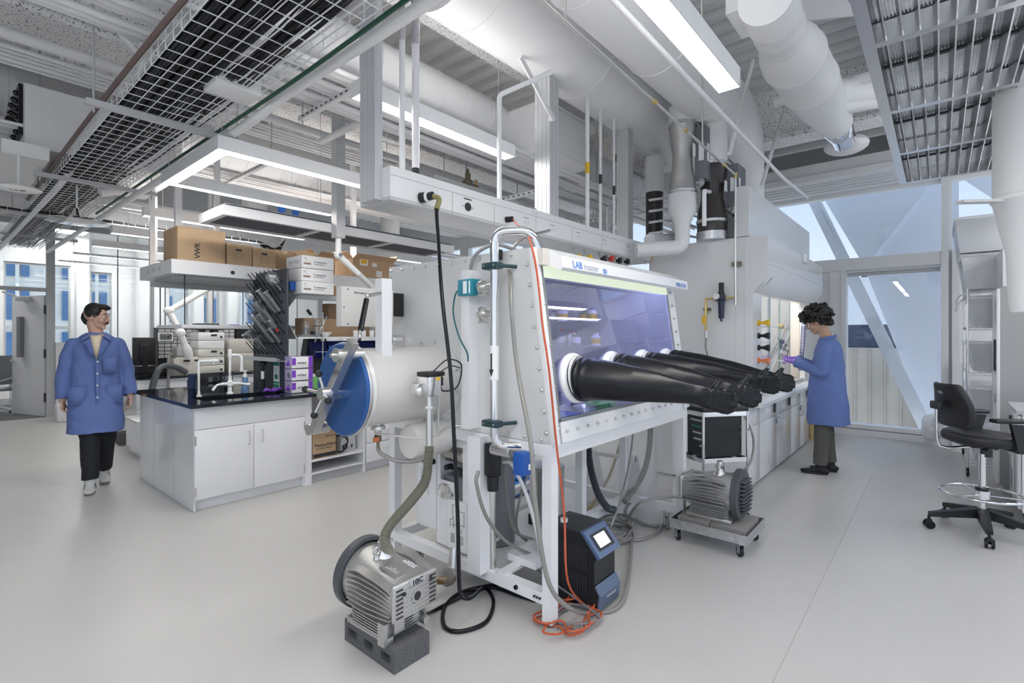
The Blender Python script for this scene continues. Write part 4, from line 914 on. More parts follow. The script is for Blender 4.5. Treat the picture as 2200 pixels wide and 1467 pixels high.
for k in range(14): b.lathe((2.16, 2.185+k*.0125, .76), (0, 1, 0), [(0, .040), (.005, .052), (.010, .040)], n=22, cap=False)
b.build('bellows', 'steel', pu)
b = MB(); b.cyl((2.15, 2.20, .67), (2.15, 2.33, .67), .012, n=10).cyl((2.15, 2.20, .665), (2.10, 2.20, .665), .02, n=14).cyl((2.15, 2.32, .68), (2.10, 2.32, .68), .017, n=14); b.build('black_valve', 'black', pu)
b = MB(); b.box(2.14, 2.42, 2.16, 2.36, .50, .62); b.build('inner_duct', 'mid', pu)
b = MB(); b.lathe((2.08, 2.315, .545), (-1, 0, 0), [(0, .045), (.01, .046), (.012, .036), (.008, .03), (.006, .0)], n=28, cap=False).rbox(2.06, 2.09, 2.24, 2.275, .52, .545, .003); b.build('port_clamp', 'steel', pu)
b = MB(); b.cyl((2.095, 2.44, .79), (2.075, 2.44, .79), .045, n=28); gg = b.build('pressure_gauge', 'chrome', pu); MB().cyl((2.075, 2.44, .79), (2.073, 2.44, .79), .038, n=28).build('gauge_face', 'paper', gg); MB().box(2.071, 2.073, 2.438, 2.442, .79, .82).build('needle', 'ink', gg)
b = MB(); b.cyl((2.10, 2.43, .70), (2.07, 2.43, .70), .018, n=16).bar((2.065, 2.42, .70), (2.06, 2.50, .705), .018, .014); b.build('lever', 'rubber', pu)
b = MB(); b.cyl((2.10, 2.55, .78), (2.05, 2.55, .78), .03, n=8).cyl((2.05, 2.55, .78), (2.045, 2.55, .78), .02, n=8); b.build('hand_knob', 'rubber', pu)
b = MB(); b.tube([(2.12, 2.60, .88), (2.07, 2.60, .9), (2.07, 2.54, .9), (2.12, 2.53, .88)], .018, 10); b.build('black_cover', 'black', pu)
b = MB(); b.box(2.094, 2.096, 2.48, 2.57, .47, .67); b.build('notice_sheet', 'paper', pu)
b = MB()
for k in range(16): b.box(2.0925, 2.094, 2.49, 2.56-.01*(k % 3), .50+k*.009, .503+k*.009)
b.build('notice_text', 'greyink', pu)
b = MB(); b.box(2.13, 2.17, 2.61, 2.63, .25, .9); b.build('black_strap', 'black', pu)
# right white channel post with filter
b = MB(); b.box(2.0, 2.08, 1.93, 2.03, .17, .93); b.build('channel_post', 'wht2', gb)
b = MB(); b.rbox(2.02, 2.08, 1.84, 1.92, .72, .90, .008); ff = b.build('filter_housing', 'black', gb); MB().cyl((2.05, 1.88, .72), (2.05, 1.88, .64), .035, .03, n=20).build('filter_bowl', 'black', ff)
MB().cyl((2.10, 1.93, .18), (2.10, 1.93, .70), .022, n=16).build('steel_tube', 'steel', gb)
MB().cyl((2.45, 2.2, .16), (2.45, 2.2, .80), .11, n=28).build('dark_vessel', 'mid', gb)
# valve handle, rods near bottom
b = MB(); b.box(2.06, 2.5, 1.80, 1.86, .18, .20).box(2.2, 2.46, 1.70, 1.90, .20, .24); b.build('bottom_bracket', 'wht2', gb)
cq = at(970, 1238, Y=2.13); b = MB(); b.lathe(cq, (-.7, -.2, .3), [(0, .03), (.03, .03), (.032, .05), (.05, .052), (.06, .05), (.062, .03)], n=24).cyl(cq, cq+Vector((.05, .03, .14)), .026, n=16); b.build('steel_coupling', 'steel', gb)
# stainless vessel on the rail
v = T('solvent_vessel', 'round stainless vessel with black valves under the glove box', 'vessel', (2.93, 2.16, .16))
b = MB(); b.lathe((2.93, 2.16, .21), (0, 0, 1), [(0, .12), (.005, .125), (.33, .125), (.335, .13), (.345, .13), (.35, .125), (.352, 0)], n=40, cap=False); b.build('vessel_body', 'steel', v)
b = MB()
for k in range(3):
    a = 2*PI*k/3+.5; b.bar((2.93, 2.16, .205), (2.93+.13*math.cos(a), 2.16+.13*math.sin(a), .205), .03, .01).box(2.93+.12*math.cos(a)-.015, 2.93+.12*math.cos(a)+.015, 2.16+.12*math.sin(a)-.015, 2.16+.12*math.sin(a)+.015, .15, .22)
b.build('foot_ring', 'black', v)
b = MB(); b.cyl((2.87, 2.10, .56), (2.87, 2.10, .62), .02, n=14).rbox(2.83, 2.90, 2.08, 2.12, .62, .65, .005); b.build('valve', 'black', v)
b = MB(); b.tube([(2.86, 2.06, .6), (2.80, 2.02, .55), (2.80, 2.01, .35), (2.82, 2.04, .24)], .006, 8); b.build('copper_tube', 'copper', v)
MB().cyl((2.80, 2.30, .62), (2.80, 2.30, .88), .09, n=28).build('white_column', 'white', gb)
# ================================================================ SERVICE BEAM OVER GLOVE BOX
sb = T('service_beam', 'white overhead service beam with outlets hanging above the glove box', 'service beam', (3.4, 2.54, 2.27))
BX0, BX1, BY0, BY1, BZ0, BZ1 = 1.74, 5.14, 2.39, 2.69, 2.27, 2.465
M['beamp'] = mat('beam_grey', (.60, .605, .615), .35)
b = MB(); b.box(BX0, BX1, BY0, BY1, BZ0+.02, BZ1); b.build('housing', 'white', sb)
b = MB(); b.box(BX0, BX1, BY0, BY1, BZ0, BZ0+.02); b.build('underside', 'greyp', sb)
b = MB()
for x in (2.22, 2.62, 3.1, 3.6, 4.1, 4.6): b.box(x-.001, x+.001, BY0-.0008, BY0, BZ0, BZ1-.05)
b.box(BX0, BX1, BY0-.0008, BY0, BZ1-.052, BZ1-.05); b.build('panel_joint', 'mid', sb)
b = MB(); b.box(1.80, 1.94, 2.45, 2.64, BZ0-.002, BZ0); b.build('end_grille', 'lgrey', sb)
def outlet(x, z=2.345, pair=True, y=BY0):
    b = MB()
    for k in (-.022, .022) if pair else (0,): b.cyl((x+k, y, z), (x+k, y-.004, z), .0165, n=20)
    o = b.build('outlet', 'paper', sb); s_ = MB()
    for k in (-.022, .022) if pair else (0,):
        for q in (-.006, .006): s_.box(x+k+q-.0015, x+k+q+.0015, y-.0048, y-.004, z+.0, z+.008)
        s_.cyl((x+k, y-.004, z-.008), (x+k, y-.0048, z-.008), .0025, n=8)
    s_.build('slots', 'ink', o)
    s_ = MB(); s_.box(x-.03, x+.03, y-.001, y, z+.032, z+.040); s_.build('outlet_label', 'greyink', o)
for x in (2.98, 3.32, 3.70, 4.15, 4.62): outlet(x)
outlet(3.08, 2.435)
for x, m in ((2.36, 'black'),):
    b = MB(); b.cyl((x, BY0, 2.345), (x, BY0-.006, 2.345), .028, n=28); o = b.build('twist_outlet', 'dark', sb)
    b = MB(); b.cyl((x, BY0-.006, 2.345), (x, BY0-.008, 2.345), .018, n=20); b.build('socket_face', 'ink', o)
    b = MB(); b.box(x-.035, x+.035, BY0-.001, BY0, 2.392, 2.40); b.build('outlet_label', 'ink', o)
    for k in (-.045, .045): MB().cyl((x+k, BY0, 2.345), (x+k, BY0-.003, 2.345), .004, n=8).build('screw', 'mid', o)
# posts
def alpost(x, y, w=.14, d=.09, z0=2.465, prof=2):
    b = MB()
    b.box(x-d/2, x+d/2, y-w/2, y+w/2, z0, CEIL)
    g = MB()
    for k in range(3): yy = y-w*.28+k*w*.28; g.box(x-d/2-.001, x-d/2, yy-.002, yy+.002, z0, CEIL)
    for k in range(2): xx = x-d*.2+k*d*.4; g.box(xx-.004, xx+.004, y-w/2-.001, y-w/2, z0, CEIL)
    o = b.build('aluminium_post', 'alup', sb); g.build('slot_line', 'lgrey', o)
M['alup'] = mat('satin_aluminium', (.60, .605, .62), .38, .2)
alpost(1.715, 2.54, .155, .05, z0=2.275); alpost(3.47, 2.56, .16, .13); alpost(4.87, 2.56, .13, .12)
b = MB(); b.bar((3.42, 2.46, 3.30), (3.05, 2.50, 3.66), .05, .012, (0, 1, 0)); b.cyl((3.42, 2.45, 3.30), (3.42, 2.49, 3.30), .025, n=14); b.build('sway_brace', 'white', sb)
# vertical pipes entering beam
def vp(label, px, y, z0, r, m='white', top=CEIL, sleeve=None, grp=None):
    p = at(px, 400, Y=y); t = T('riser_pipe', label, 'pipe', (p.x, y, z0), group=grp); MB().cyl((p.x, y, z0), (p.x, y, top), r, n=16).build('pipe_body', m, t)
    if sleeve:
        for (za, zb, mm) in sleeve: MB().cyl((p.x, y, za), (p.x, y, zb), r*1.12, n=16, cap=False).build('marker_band', mm, t)
    return t
vp('left of the two fat white pipes rising beside the first aluminium post', 864, 2.52, 2.465, .018, sleeve=[(3.30, 3.6, 'galv')])
vp('right and fatter of the two white pipes rising beside the first aluminium post', 893, 2.56, 2.55, .024, sleeve=[(3.35, 3.7, 'galv'), (2.47, 2.56, 'dark')])
p = at(1073, 400, Y=2.5)
pipe('white riser that turns with a threaded elbow above the service beam', [(p.x, 2.5, 2.46), (p.x, 2.5, 3.28), (p.x+.25, 2.2, 3.45)], .018, R=.03, name='riser_pipe', cat='pipe')
vp('white riser with yellow band above the service beam', 1262, 2.48, 2.46, .019, sleeve=[(2.98, 3.08, 'yellow')])
vp('white riser with dark band, left of two', 1290, 2.5, 2.46, .014, sleeve=[(2.95, 3.04, 'ink')])
vp('white riser with dark band, right of two', 1319, 2.5, 2.46, .012, sleeve=[(2.90, 2.99, 'ink')])
# arched pipes and valves behind the beam
pa = at(1345, 330, Y=2.75)
b = MB(); A = at(1230, 275, Y=3.2)
pipe('white arched pipe curving down behind the service beam', [at(1225, 278, Y=3.3), at(1330, 235, Y=3.1), (pa.x, 2.75, 3.0), (pa.x, 2.75, 2.3)], .03, R=.2, name='pipe', cat='pipe')
pipe('white arched pipe right of the second aluminium post', [at(1390, 300, Y=2.8), at(1420, 290, Y=2.8), at(1421, 470, Y=2.8)], .02, R=.12, name='pipe', cat='pipe')
v = T('brass_valve', 'yellow-tagged brass valve on the white pipe above the service beam', 'valve', at(1325, 340, Y=3.2))
p = at(1325, 340, Y=3.2); b = MB(); b.cyl(p+Vector((0, 0, -.05)), p+Vector((0, 0, .05)), .025, n=12).cyl(p, p+Vector((0, -.07, 0)), .018, n=10); b.build('valve_body', 'bronze', v); MB().cyl(p-Vector((0, 0, .5)), p-Vector((0, 0, .05)), .022, n=12).build('pipe_stub', 'white', v)
MB().box(p.x-.02, p.x+.02, p.y-.03, p.y-.026, p.z-.22, p.z-.12).build('yellow_tag', 'yellow', v)
v = T('steam_trap', 'bronze pressure valve standing on the pipes above the service beam', 'valve', at(1005, 400, Y=4.2))
p = at(1005, 385, Y=4.2); b = MB(); b.lathe(p-Vector((0, 0, .08)), (0, 0, 1), [(0, .02), (.02, .05), (.06, .055), (.08, .03), (.14, .035), (.15, .02), (.2, .01)], n=16).cyl(p-Vector((.08, 0, .06)), p+Vector((.16, 0, -.06)), .02, n=10); b.build('valve_body', 'bronze', v)
for (q, l) in (((.14, 0, .02), 'brass'),): MB().cyl(p+Vector(q)-Vector((0, 0, .09)), p+Vector(q), .018, n=10).build('handle', l, v)
b = MB(); b.cyl(p-Vector((.5, 0, .09)), p+Vector((.9, 0, -.09)), .03, n=12); b.build('pipe_run', 'white', v)
# flex silver ducts / wrapped parts behind beam
pipe('crumpled silver flexible duct end behind the aluminium posts', [at(1330, 385, Y=4.2), at(1260, 360, Y=4.4), at(1200, 330, Y=4.6)], .13, m='galv', name='flex_duct', cat='duct', n=24)
for k in range(3):
    y = 2.95+k*.02; z = 2.62-.13*k
    pipe('white bent handrail-like pipe behind the service beam, %s' % ('upper', 'middle', 'lower')[k], [at(1305, 500, Y=2.9+.1*k), at(1305+8*k, 445+14*k, Y=2.9+.1*k), at(1350, 430+16*k, Y=2.9+.1*k), at(1455, 420+16*k, Y=2.95+.1*k)], .014, R=.05, name='pipe', cat='pipe')
b = MB(); p = at(1250, 465, Y=3.6); b.box(p.x-.05, p.x+.75, 3.6, 3.9, p.z-.45, p.z); b.build('control_box', 'greyp', None, label='grey metal box peeking over the service beam', cat='box')
# black cord + plug
ct = T('black_cable', 'thick black power cord hanging from the beam to the scroll pump', 'power cord', (1.98, 2.33, 2.34))
P0 = at(905, 425, Y=BY0)
b = MB(); b.cyl(P0+Vector((0, 0, 0)), P0+Vector((.01, -.05, .0)), .032, .030, n=20).cyl(P0+Vector((.01, -.05, 0)), P0+Vector((.02, -.085, .004)), .024, n=16); pl = b.build('twist_plug', 'black', ct)
MB().cyl(P0+Vector((.008, -.04, 0)), P0+Vector((.012, -.055, 0)), .031, n=20).build('plug_collar', 'paper', pl)
q = [P0+Vector((.02, -.085, 0)), P0+Vector((.035, -.12, -.02)), at(938, 450, Y=2.25), at(942, 520, Y=2.2), at(950, 640, Y=2.08), at(968, 800, Y=1.98), at(975, 930, Y=1.93), at(983, 1100, Y=1.90), at(986, 1230, Y=1.88), at(990, 1275, Y=1.86), at(1010, 1285, Y=1.84),
     at(1040, 1262, Z=.03), at(1060, 1290, Z=.012), at(1045, 1335, Z=.012), at(990, 1356, Z=.012), at(955, 1345, Z=.012), at(955, 1305, Z=.012), at(985, 1275, Z=.02), at(1030, 1262, Z=.05), at(1080, 1255, Z=.012), at(1150, 1262, Z=.012)]
b = MB(); b.tube(q, .0105, 10, res=8); b.build('cable_run', 'rubber', ct)
b = MB(); b.tube([P0+Vector((.02, -.085, 0)), P0+Vector((.035, -.12, -.02)), at(938, 450, Y=2.25)], .016, 10); b.build('strain_relief', mat('khaki_sleeve', (.28, .24, .10), .5), ct)
b = MB(); b.tube([at(913, 1320, Z=.10), at(930, 1313, Z=.02), at(970, 1292, Z=.012), at(1015, 1272, Z=.03), at(1060, 1262, Z=.012), at(1110, 1278, Z=.012), at(1150, 1290, Z=.012)], .010, 10); b.build('mains_lead', 'rubber', None, label='black mains lead running along the floor from the scroll pump', cat='power cord')
# orange cord
ot = T('extension_cord', 'orange extension cord dropping from the beam and coiled by the frame foot', 'power cord', (2.8, 2.3, 2.34))
P1 = at(1088, 472, Y=BY0); b = MB(); b.cyl(P1, P1+Vector((.01, -.05, 0)), .022, .02, n=16); b.build('plug', 'black', ot)
random.seed(3)
q = [P1+Vector((.01, -.05, 0)), at(1110, 480, Y=2.2), at(1128, 500, Y=1.8), at(1141, 525, Y=1.52), at(1152, 575, Y=1.48), at(1160, 640, Y=1.46), at(1166, 700, Y=1.44), at(1180, 800, Y=1.42), at(1195, 950, Y=1.44), at(1212, 1100, Y=1.44), at(1220, 1250, Y=1.42)]
cx, cy = at(1222, 1335, Z=0).xy
for k in range(38):
    a = k*.55; rr = .13+.05*math.sin(k*1.9)+.03*random.random(); q.append(Vector((cx+rr*math.cos(a)*1.15+.02*random.random(), cy+rr*math.sin(a)*.8, .010+.0012*k+.006*random.random())))
b = MB(); b.tube(q, .0055, 8, res=6); b.build('cord', 'orange', ot)
q = [Vector((cx+(.12+.02*math.sin(k))*math.cos(k*.6)+.03, cy-.03+(.10)*math.sin(k*.6), .009+.002*k)) for k in range(20)]+[(2.35, 1.75, .1), (2.4, 2.0, .17)]
b = MB(); b.tube(q, .0055, 8); b.build('cable', 'mid', None, label='grey cable coiled among the orange cord by the frame foot', cat='cable')
# clear braided hose down the front corner
b = MB(); b.tube([at(1180, 495, Y=2.2), at(1130, 510, Y=2.0), at(1098, 545, Y=1.85), at(1098, 640, X=1.99), at(1110, 780, X=1.98), at(1140, 950, Y=1.5), at(1150, 1080, Y=1.46), at(1175, 1240, Y=1.42), at(1215, 1300, Y=1.38), at(1270, 1318, Z=.02), at(1330, 1300, Z=.02), at(1352, 1230, Z=.02), at(1355, 1140, Z=.02), at(1330, 1110, Z=.02)], .0115, 10); b.build('braided_hose', 'clearh', None, label='clear braided hose running down the glove box corner to the chiller', cat='hose')
# other hoses under glovebox
def hose(label, pts, r, m, rib=0, n=10): b = MB(); b.tube(pts, r, n, rib=rib, res=8); return b.build('hose', m, None, label=label, cat='hose')
hose('grey rubber hose arching from the valve toward the frame foot', [at(1080, 992, Y=1.9), at(1100, 998, Y=1.85), at(1130, 1060, Y=1.8), at(1150, 1130, Y=1.75), at(1160, 1180, Y=1.72)], .011, 'whitehose')
hose('yellowish clear hose looping down from the black filter', [at(1028, 1012, Y=1.85), at(1024, 1040, Y=1.84), at(1045, 1110, Y=1.84), at(1090, 1165, Y=1.83), at(1150, 1195, Y=1.8)], .010, 'clearh')
hose('pair of clear hoses dropping beside the steel tube', [at(1082, 1000, Y=2.0), at(1090, 1080, Y=2.0), at(1105, 1140, Y=2.0), at(1150, 1160, Y=2.0)], .009, 'clearh')
hose('clear hose looping behind the front leg', [at(1152, 960, Y=2.05), at(1140, 1000, Y=2.05), at(1115, 1080, Y=2.05), at(1112, 1140, Y=2.05), at(1150, 1175, Y=2.0)], .009, 'clearh')
hose('dark ribbed vacuum hose curving down to the bottom rail', [at(1262, 930, Y=2.0), at(1268, 1000, Y=1.97), at(1285, 1060, Y=1.93), at(1305, 1090, Y=1.9), at(1320, 1095, Y=1.9)], .024, 'greyhose', rib=.008, n=14)
hose('tan hose slanting behind the middle post', [at(1335, 945, Y=2.3), at(1310, 1020, Y=2.3), at(1275, 1080, Y=2.2), at(1262, 1100, Y=2.2)], .014, 'tan')
hose('wide clear hose hanging down behind the glass front', [at(1398, 880, Y=1.9), at(1395, 960, Y=1.9), at(1380, 1020, Y=1.9), at(1342, 1078, Y=1.9)], .024, 'clearh', n=14)
hose('narrow clear hose hanging from the glove box to the floor coil', [at(1362, 890, Y=1.7), at(1356, 970, Y=1.68), at(1335, 1070, Y=1.6), at(1310, 1135, Y=1.5), at(1300, 1160, Z=.02)], .007, 'clearh')
hose('thin white tube looping on the floor in front of the frame', [at(1265, 1098, Z=.1), at(1290, 1125, Z=.05), at(1310, 1140, Z=.02), at(1345, 1140, Z=.02), at(1362, 1115, Z=.03), at(1345, 1095, Z=.04)], .003, 'whitehose')
cx, cy = at(1305, 1155, Z=0).xy
hose('clear hose coiled in many loops on the floor behind the chiller', [Vector((cx+(.21+.02*math.sin(k*1.3))*math.cos(k*.5), cy+(.17+.015*math.sin(k*2.1))*math.sin(k*.5), .012+.0014*k)) for k in range(48)], .009, 'clearh')
hose('clear hose looping across the floor to the pump on the dolly', [at(1250, 1120, Z=.012), at(1330, 1105, Z=.012), at(1400, 1130, Z=.012), at(1440, 1125, Z=.02), at(1400, 1128, Z=.03), at(1345, 1105, Z=.06), at(1360, 1075, Z=.10), at(1395, 1072, Z=.12), at(1425, 1095, Z=.05), at(1415, 1140, Z=.02), at(1370, 1160, Z=.012), at(1340, 1150, Z=.012)], .010, 'clearh')
hose('clear hose from the loop up to the dolly pump inlet', [at(1345, 1120, Z=.03), at(1375, 1080, Y=1.62), at(1430, 1068, X=3.5), at(1470, 1068, X=3.66)], .010, 'clearh')
# corded bits + ribbed main hose + amber hose
hose('olive ribbed vacuum hose bending down to the floor scroll pump', [(VX-.008, VY, VZ-.32), at(920, 990, Y=2.08), at(913, 1035, Y=2.06), at(880, 1080, Y=2.05), at(845, 1120, Y=2.06), at(827, 1150, Y=2.07), at(830, 1175, Y=2.07), at(836, 1193, Y=2.08)], .0235, 'olive', rib=.0055, n=16)
hose('brown translucent hose from the pump to the steel coupling', [at(857, 1228, Y=2.06), at(880, 1226, Y=2.07), at(915, 1240, Y=2.10), at(945, 1247, Y=2.12), at(968, 1243, Y=2.13)], .021, 'amber', n=14)
b = MB(); b.tube([at(862, 905, Y=2.7), (2.08, 2.64, .6), (2.08, 2.63, .28)], .006, 6); 
# ================================================================ SINK ISLAND
CT = .914
is_ = T('base_cabinet', 'glossy white double-door sink cabinet under the black worktop', 'cabinet', (2.0, 5.5, 0))
b = MB(); b.box(1.50, 1.512, 4.79, 6.38, .0, .884).box(1.512, 2.47, 4.80, 4.81, .09, .884).box(2.455, 2.47, 4.8, 5.5, .0, .884).box(1.512, 3.9, 6.36, 6.38, 0, .884).box(1.51, 2.46, 4.84, 4.85, 0, .1).box(1.51, 2.46, 4.8, 6.36, .09, .1); b.build('carcass', 'cab', is_)
b = MB(); b.box(1.4985, 1.5, 5.3, 5.303, 0, .884).box(1.4985, 1.5, 5.9, 5.903, 0, .884); b.build('panel_joint', 'lgrey', is_)
b = MB(); b.rbox(1.502, 2.468, 4.775, 4.797, .692, .880, .003); b.build('apron_panel', 'cab', is_)
def pull(p, parent, ax='z', L=.11, out=(0, -1, 0), m='steel', r=.005):
    p = Vector(p); o = Vector(out); a = Vector((0, 0, 1)) if ax == 'z' else Vector((1, 0, 0)) if ax == 'x' else Vector((0, 1, 0))
    b = MB(); b.bend([p-a*L/2, p-a*L/2+o*.03, p+a*L/2+o*.03, p+a*L/2], r, .012, n=8, k=4); return b.build('handle', m, parent)
for (x0, x1, hx, hg) in ((1.502, 1.981, 1.935, 1.508), (1.985, 2.468, 2.05, 2.462)):
    b = MB(); b.rbox(x0, x1, 4.775, 4.797, .10, .688, .003); d_ = b.build('door', 'cab', is_); pull((hx, 4.775, .565), d_)
    for z in (.17, .60): MB().box(hg-.006, hg+.006, 4.770, 4.795, z-.04, z+.04).build('hinge', 'steel', d_)
u = T('open_shelf_unit', 'open white under-bench unit holding a cardboard box', 'cabinet', (2.85, 5.1, 0))
b = MB(); b.box(2.53, 2.545, 4.79, 5.4, 0, .884).box(3.14, 3.16, 4.79, 5.4, 0, .884).box(2.53, 3.16, 5.39, 5.4, .09, .884); b.build('side_panel', 'cab', u)
MB().box(2.545, 3.14, 4.80, 5.39, .09, .11).build('lower_shelf', 'cab', u); MB().box(2.545, 3.14, 4.84, 4.85, 0, .09).build('plinth', 'lgrey', u); MB().box(2.545, 3.14, 4.785, 5.38, .22, .24).build('pull_out_shelf', 'cab', u)
MB().box(2.47, 2.53, 4.79, 5.3, 0, .884).build('filler_post', 'cab', None, label='narrow white filler column between sink cabinet and open unit', cat='cabinet')
def drawers(name_label, x0, x1, y0, y1, zs, fy=-1, parent=None):
    t = T('drawer_cabinet', name_label, 'cabinet', ((x0+x1)/2, (y0+y1)/2, 0)); b = MB(); b.box(x0, x1, y0+.022, y1, .09, .884).box(x0+.01, x1-.01, y0+.07, y1, 0, .09); b.build('carcass', 'cab', t)
    for (a, c) in zs:
        b = MB(); b.rbox(x0+.002, x1-.002, y0, y0+.02, a, c, .003); d_ = b.build('drawer', 'cab', t); pull(((x0+x1)/2, y0, (a+c)/2+.02), d_, 'x', .10)
    return t
drawers('white four-drawer cabinet seen between antechamber and frame leg', 3.17, 3.78, 4.775, 5.4, [(.10, .30), (.305, .50), (.505, .69), (.695, .88)])
drawers('white four-drawer cabinet at the far end of the sink bench', 3.79, 4.5, 4.775, 5.4, [(.10, .30), (.305, .50), (.505, .69), (.695, .88)])
SKX0, SKX1, SKY0, SKY1 = 1.62, 2.50, 4.90, 5.27
w = T('worktop', 'black epoxy worktop with sunken sink on the island bench', 'worktop', (2.9, 5.5, .884))
b = MB(); b.box(1.45, 4.5, 4.70, SKY0, .884, CT).box(1.45, SKX0, SKY0, SKY1, .884, CT).box(SKX1, 4.5, SKY0, SKY1, .884, CT).box(1.45, 4.5, SKY1, 6.43, .884, CT); b.build('slab', 'epoxy', w)
b = MB(); b.box(SKX0-.01, SKX0, SKY0, SKY1, .70, .884).box(SKX1, SKX1+.01, SKY0, SKY1, .70, .884).box(SKX0-.01, SKX1+.01, SKY0-.01, SKY0, .70, .884).box(SKX0-.01, SKX1+.01, SKY1, SKY1+.01, .70, .884).box(SKX0-.01, SKX1+.01, SKY0-.01, SKY1+.01, .69, .70); b.build('sink_basin', 'epoxy', w)
# cardboard box etc in the open unit
def carton(label, x0, x1, y0, y1, z0, z1, m='carton', open_=False, rz=0, grp=None, marks=None):
    t = T('cardboard_box', label, 'box', ((x0+x1)/2, (y0+y1)/2, z0), group=grp)
    b = MB()
    if open_:
        tt = .006; b.box(x0, x1, y0, y0+tt, z0, z1).box(x0, x1, y1-tt, y1, z0, z1).box(x0, x0+tt, y0, y1, z0, z1).box(x1-tt, x1, y0, y1, z0, z1).box(x0, x1, y0, y1, z0, z0+tt)
    else: b.rbox(x0, x1, y0, y1, z0, z1, .003)
    b.build('carton_body', m, t)
    if open_:
        for (p, q, d) in (((x0, y0, z1), (x1, y0, z1), (0, -.10, .05)), ((x0, y1, z1), (x1, y1, z1), (0, .06, .10)), ((x0, y0, z1), (x0, y1, z1), (-.08, 0, .08)), ((x1, y0, z1), (x1, y1, z1), (.06, 0, .10))):
            p, q, d = Vector(p), Vector(q), Vector(d); b = MB(); b.slab(p, q, q+d, p+d, (0, 0, .004)); b.build('flap', m, t)
    else:
        b = MB(); b.box((x0+x1)/2-.025, (x0+x1)/2+.025, y0-.0006, y0, z1-.04, z1).box((x0+x1)/2-.025, (x0+x1)/2+.025, y0, y1, z1, z1+.0006); b.build('tape', mat('tape', (.50, .38, .25), .3), t) if marks != 'none' else None
    return t
c = carton('open brown cardboard box with black lettering in the open unit', 2.56, 2.82, 4.80, 5.05, .24, .50, open_=True)
text('ThermoFisher', .042, (2.575, 4.7985, .36), (1, 0, 0), (0, 0, 1), 'ink', c, bold=.0006); text('SCIENTIFIC', .024, (2.60, 4.7985, .33), (1, 0, 0), (0, 0, 1), 'ink', c, sx=1.5)
b = MB()
for k in range(4):
    x = 2.70+k*.028; b.box(x, x+.02, 4.7985, 4.80, .462, .465).box(x, x+.003, 4.7985, 4.80, .445, .465).box(x+.017, x+.02, 4.7985, 4.80, .445, .465)
b.box(2.565, 2.815, 4.7985, 4.80, .25, .29); b.build('print_marks', 'ink', c)
t = T('power_supply', 'grey power unit with tangled black leads in the open unit', 'power supply', (3.0, 5.0, .24)); b = MB(); b.rbox(2.92, 3.10, 4.88, 5.15, .24, .39, .006); b.build('body', 'lgrey', t)
for x in (2.95, 2.99, 3.05): MB().box(x-.008, x+.008, 4.875, 4.88, .27, .31).build('socket', 'ink', t)
b = MB(); b.tube([(2.93, 4.87, .3)]+[(2.9+.09*math.cos(k*.8), 4.86+.02*math.sin(k*2), .34+.09*math.sin(k*.8)) for k in range(16)], .006, 8); b.build('lead', 'rubber', t)
# faucets
def faucet_arm(label, x, y, hgt, reach, ang):
    t = T('lab_tap', label, 'tap', (x, y, CT)); c_, s_ = math.cos(ang), math.sin(ang)
    MB().lathe((x, y, CT), (0, 0, 1), [(0, .028), (.012, .028), (.018, .016), (.05, .013)], n=20).build('base', 'ceramic', t)
    b = MB(); b.bend([(x, y, CT+.04), (x, y, CT+hgt), (x+c_*reach, y+s_*reach, CT+hgt)], .0115, .03, n=12); b.build('gooseneck', 'ceramic', t)
    return t, c_, s_
t, c_, s_ = faucet_arm('white vacuum-style lab tap with valve block on its arm, left of the sink', 1.70, 5.30, .335, .12, -.6)
b = MB(); p = Vector((1.70+c_*.13, 5.30+s_*.13, CT+.335)); b.cyl(p-Vector((c_*.03, s_*.03, 0)), p+Vector((c_*.04, s_*.04, 0)), .018, n=14).cyl(p, p+Vector((0, 0, .028)), .014, n=12).cyl(p, p-Vector((0, 0, .03)), .012, n=12); b.build('valve_block', 'ceramic', t)
t = T('sink_tap', 'white sink tap with swan neck and two wing levers', 'tap', (1.99, 5.33, CT)); x, y = 1.985, 5.33
MB().lathe((x, y, CT), (0, 0, 1), [(0, .032), (.012, .032), (.02, .022), (.07, .02), (.08, .028), (.12, .028), (.13, .018), (.18, .016)], n=20).build('base', 'ceramic', t)
b = MB(); b.cyl((x, y, CT+.17), (x, y, CT+.42), .0125, n=14).cyl((x, y, CT+.36), (x, y, CT+.44), .02, n=14); b.bend([(x, y, CT+.38), (x+.09, y-.05, CT+.38), (x+.09, y-.05, CT+.25)], .0135, .04, n=12); b.cyl((x+.09, y-.05, CT+.23), (x+.09, y-.05, CT+.26), .016, n=12); b.build('swan_neck', 'ceramic', t)
MB().cyl((x, y, CT+.18), (x, y, CT+.22), .018, n=14).build('brass_collar', 'steel', t)
for k in (-1, 1):
    b = MB(); b.cyl((x, y, CT+.10), (x+k*.08, y-k*.02-.02, CT+.10), .016, n=12); b.tube([(x+k*.08, y-k*.02-.02, CT+.10), (x+k*.12, y-k*.03-.03, CT+.09), (x+k*.16, y-k*.04-.05, CT+.045 if k < 0 else CT+.085)], [.012, .011, .014], 10); b.build('wing_lever', 'ceramic', t)
t = T('splash_guard', 'clear acrylic splash guard standing behind the left tap', 'splash guard', (1.95, 5.42, CT)); MB().box(1.66, 2.06, 5.45, 5.456, CT, CT+.21).build('sheet', glassmat('smoked_acrylic', (.30, .33, .38), .08), t); MB().box(1.656, 1.662, 5.24, 5.456, CT, CT+.21).build('side_sheet', glassmat('smoked_acrylic_2', (.25, .28, .33), .08), t)
t = T('soap_bottle', 'blue hand soap pump bottle beside the swan-neck tap', 'bottle', (2.15, 5.35, CT)); x, y = 2.13, 5.34
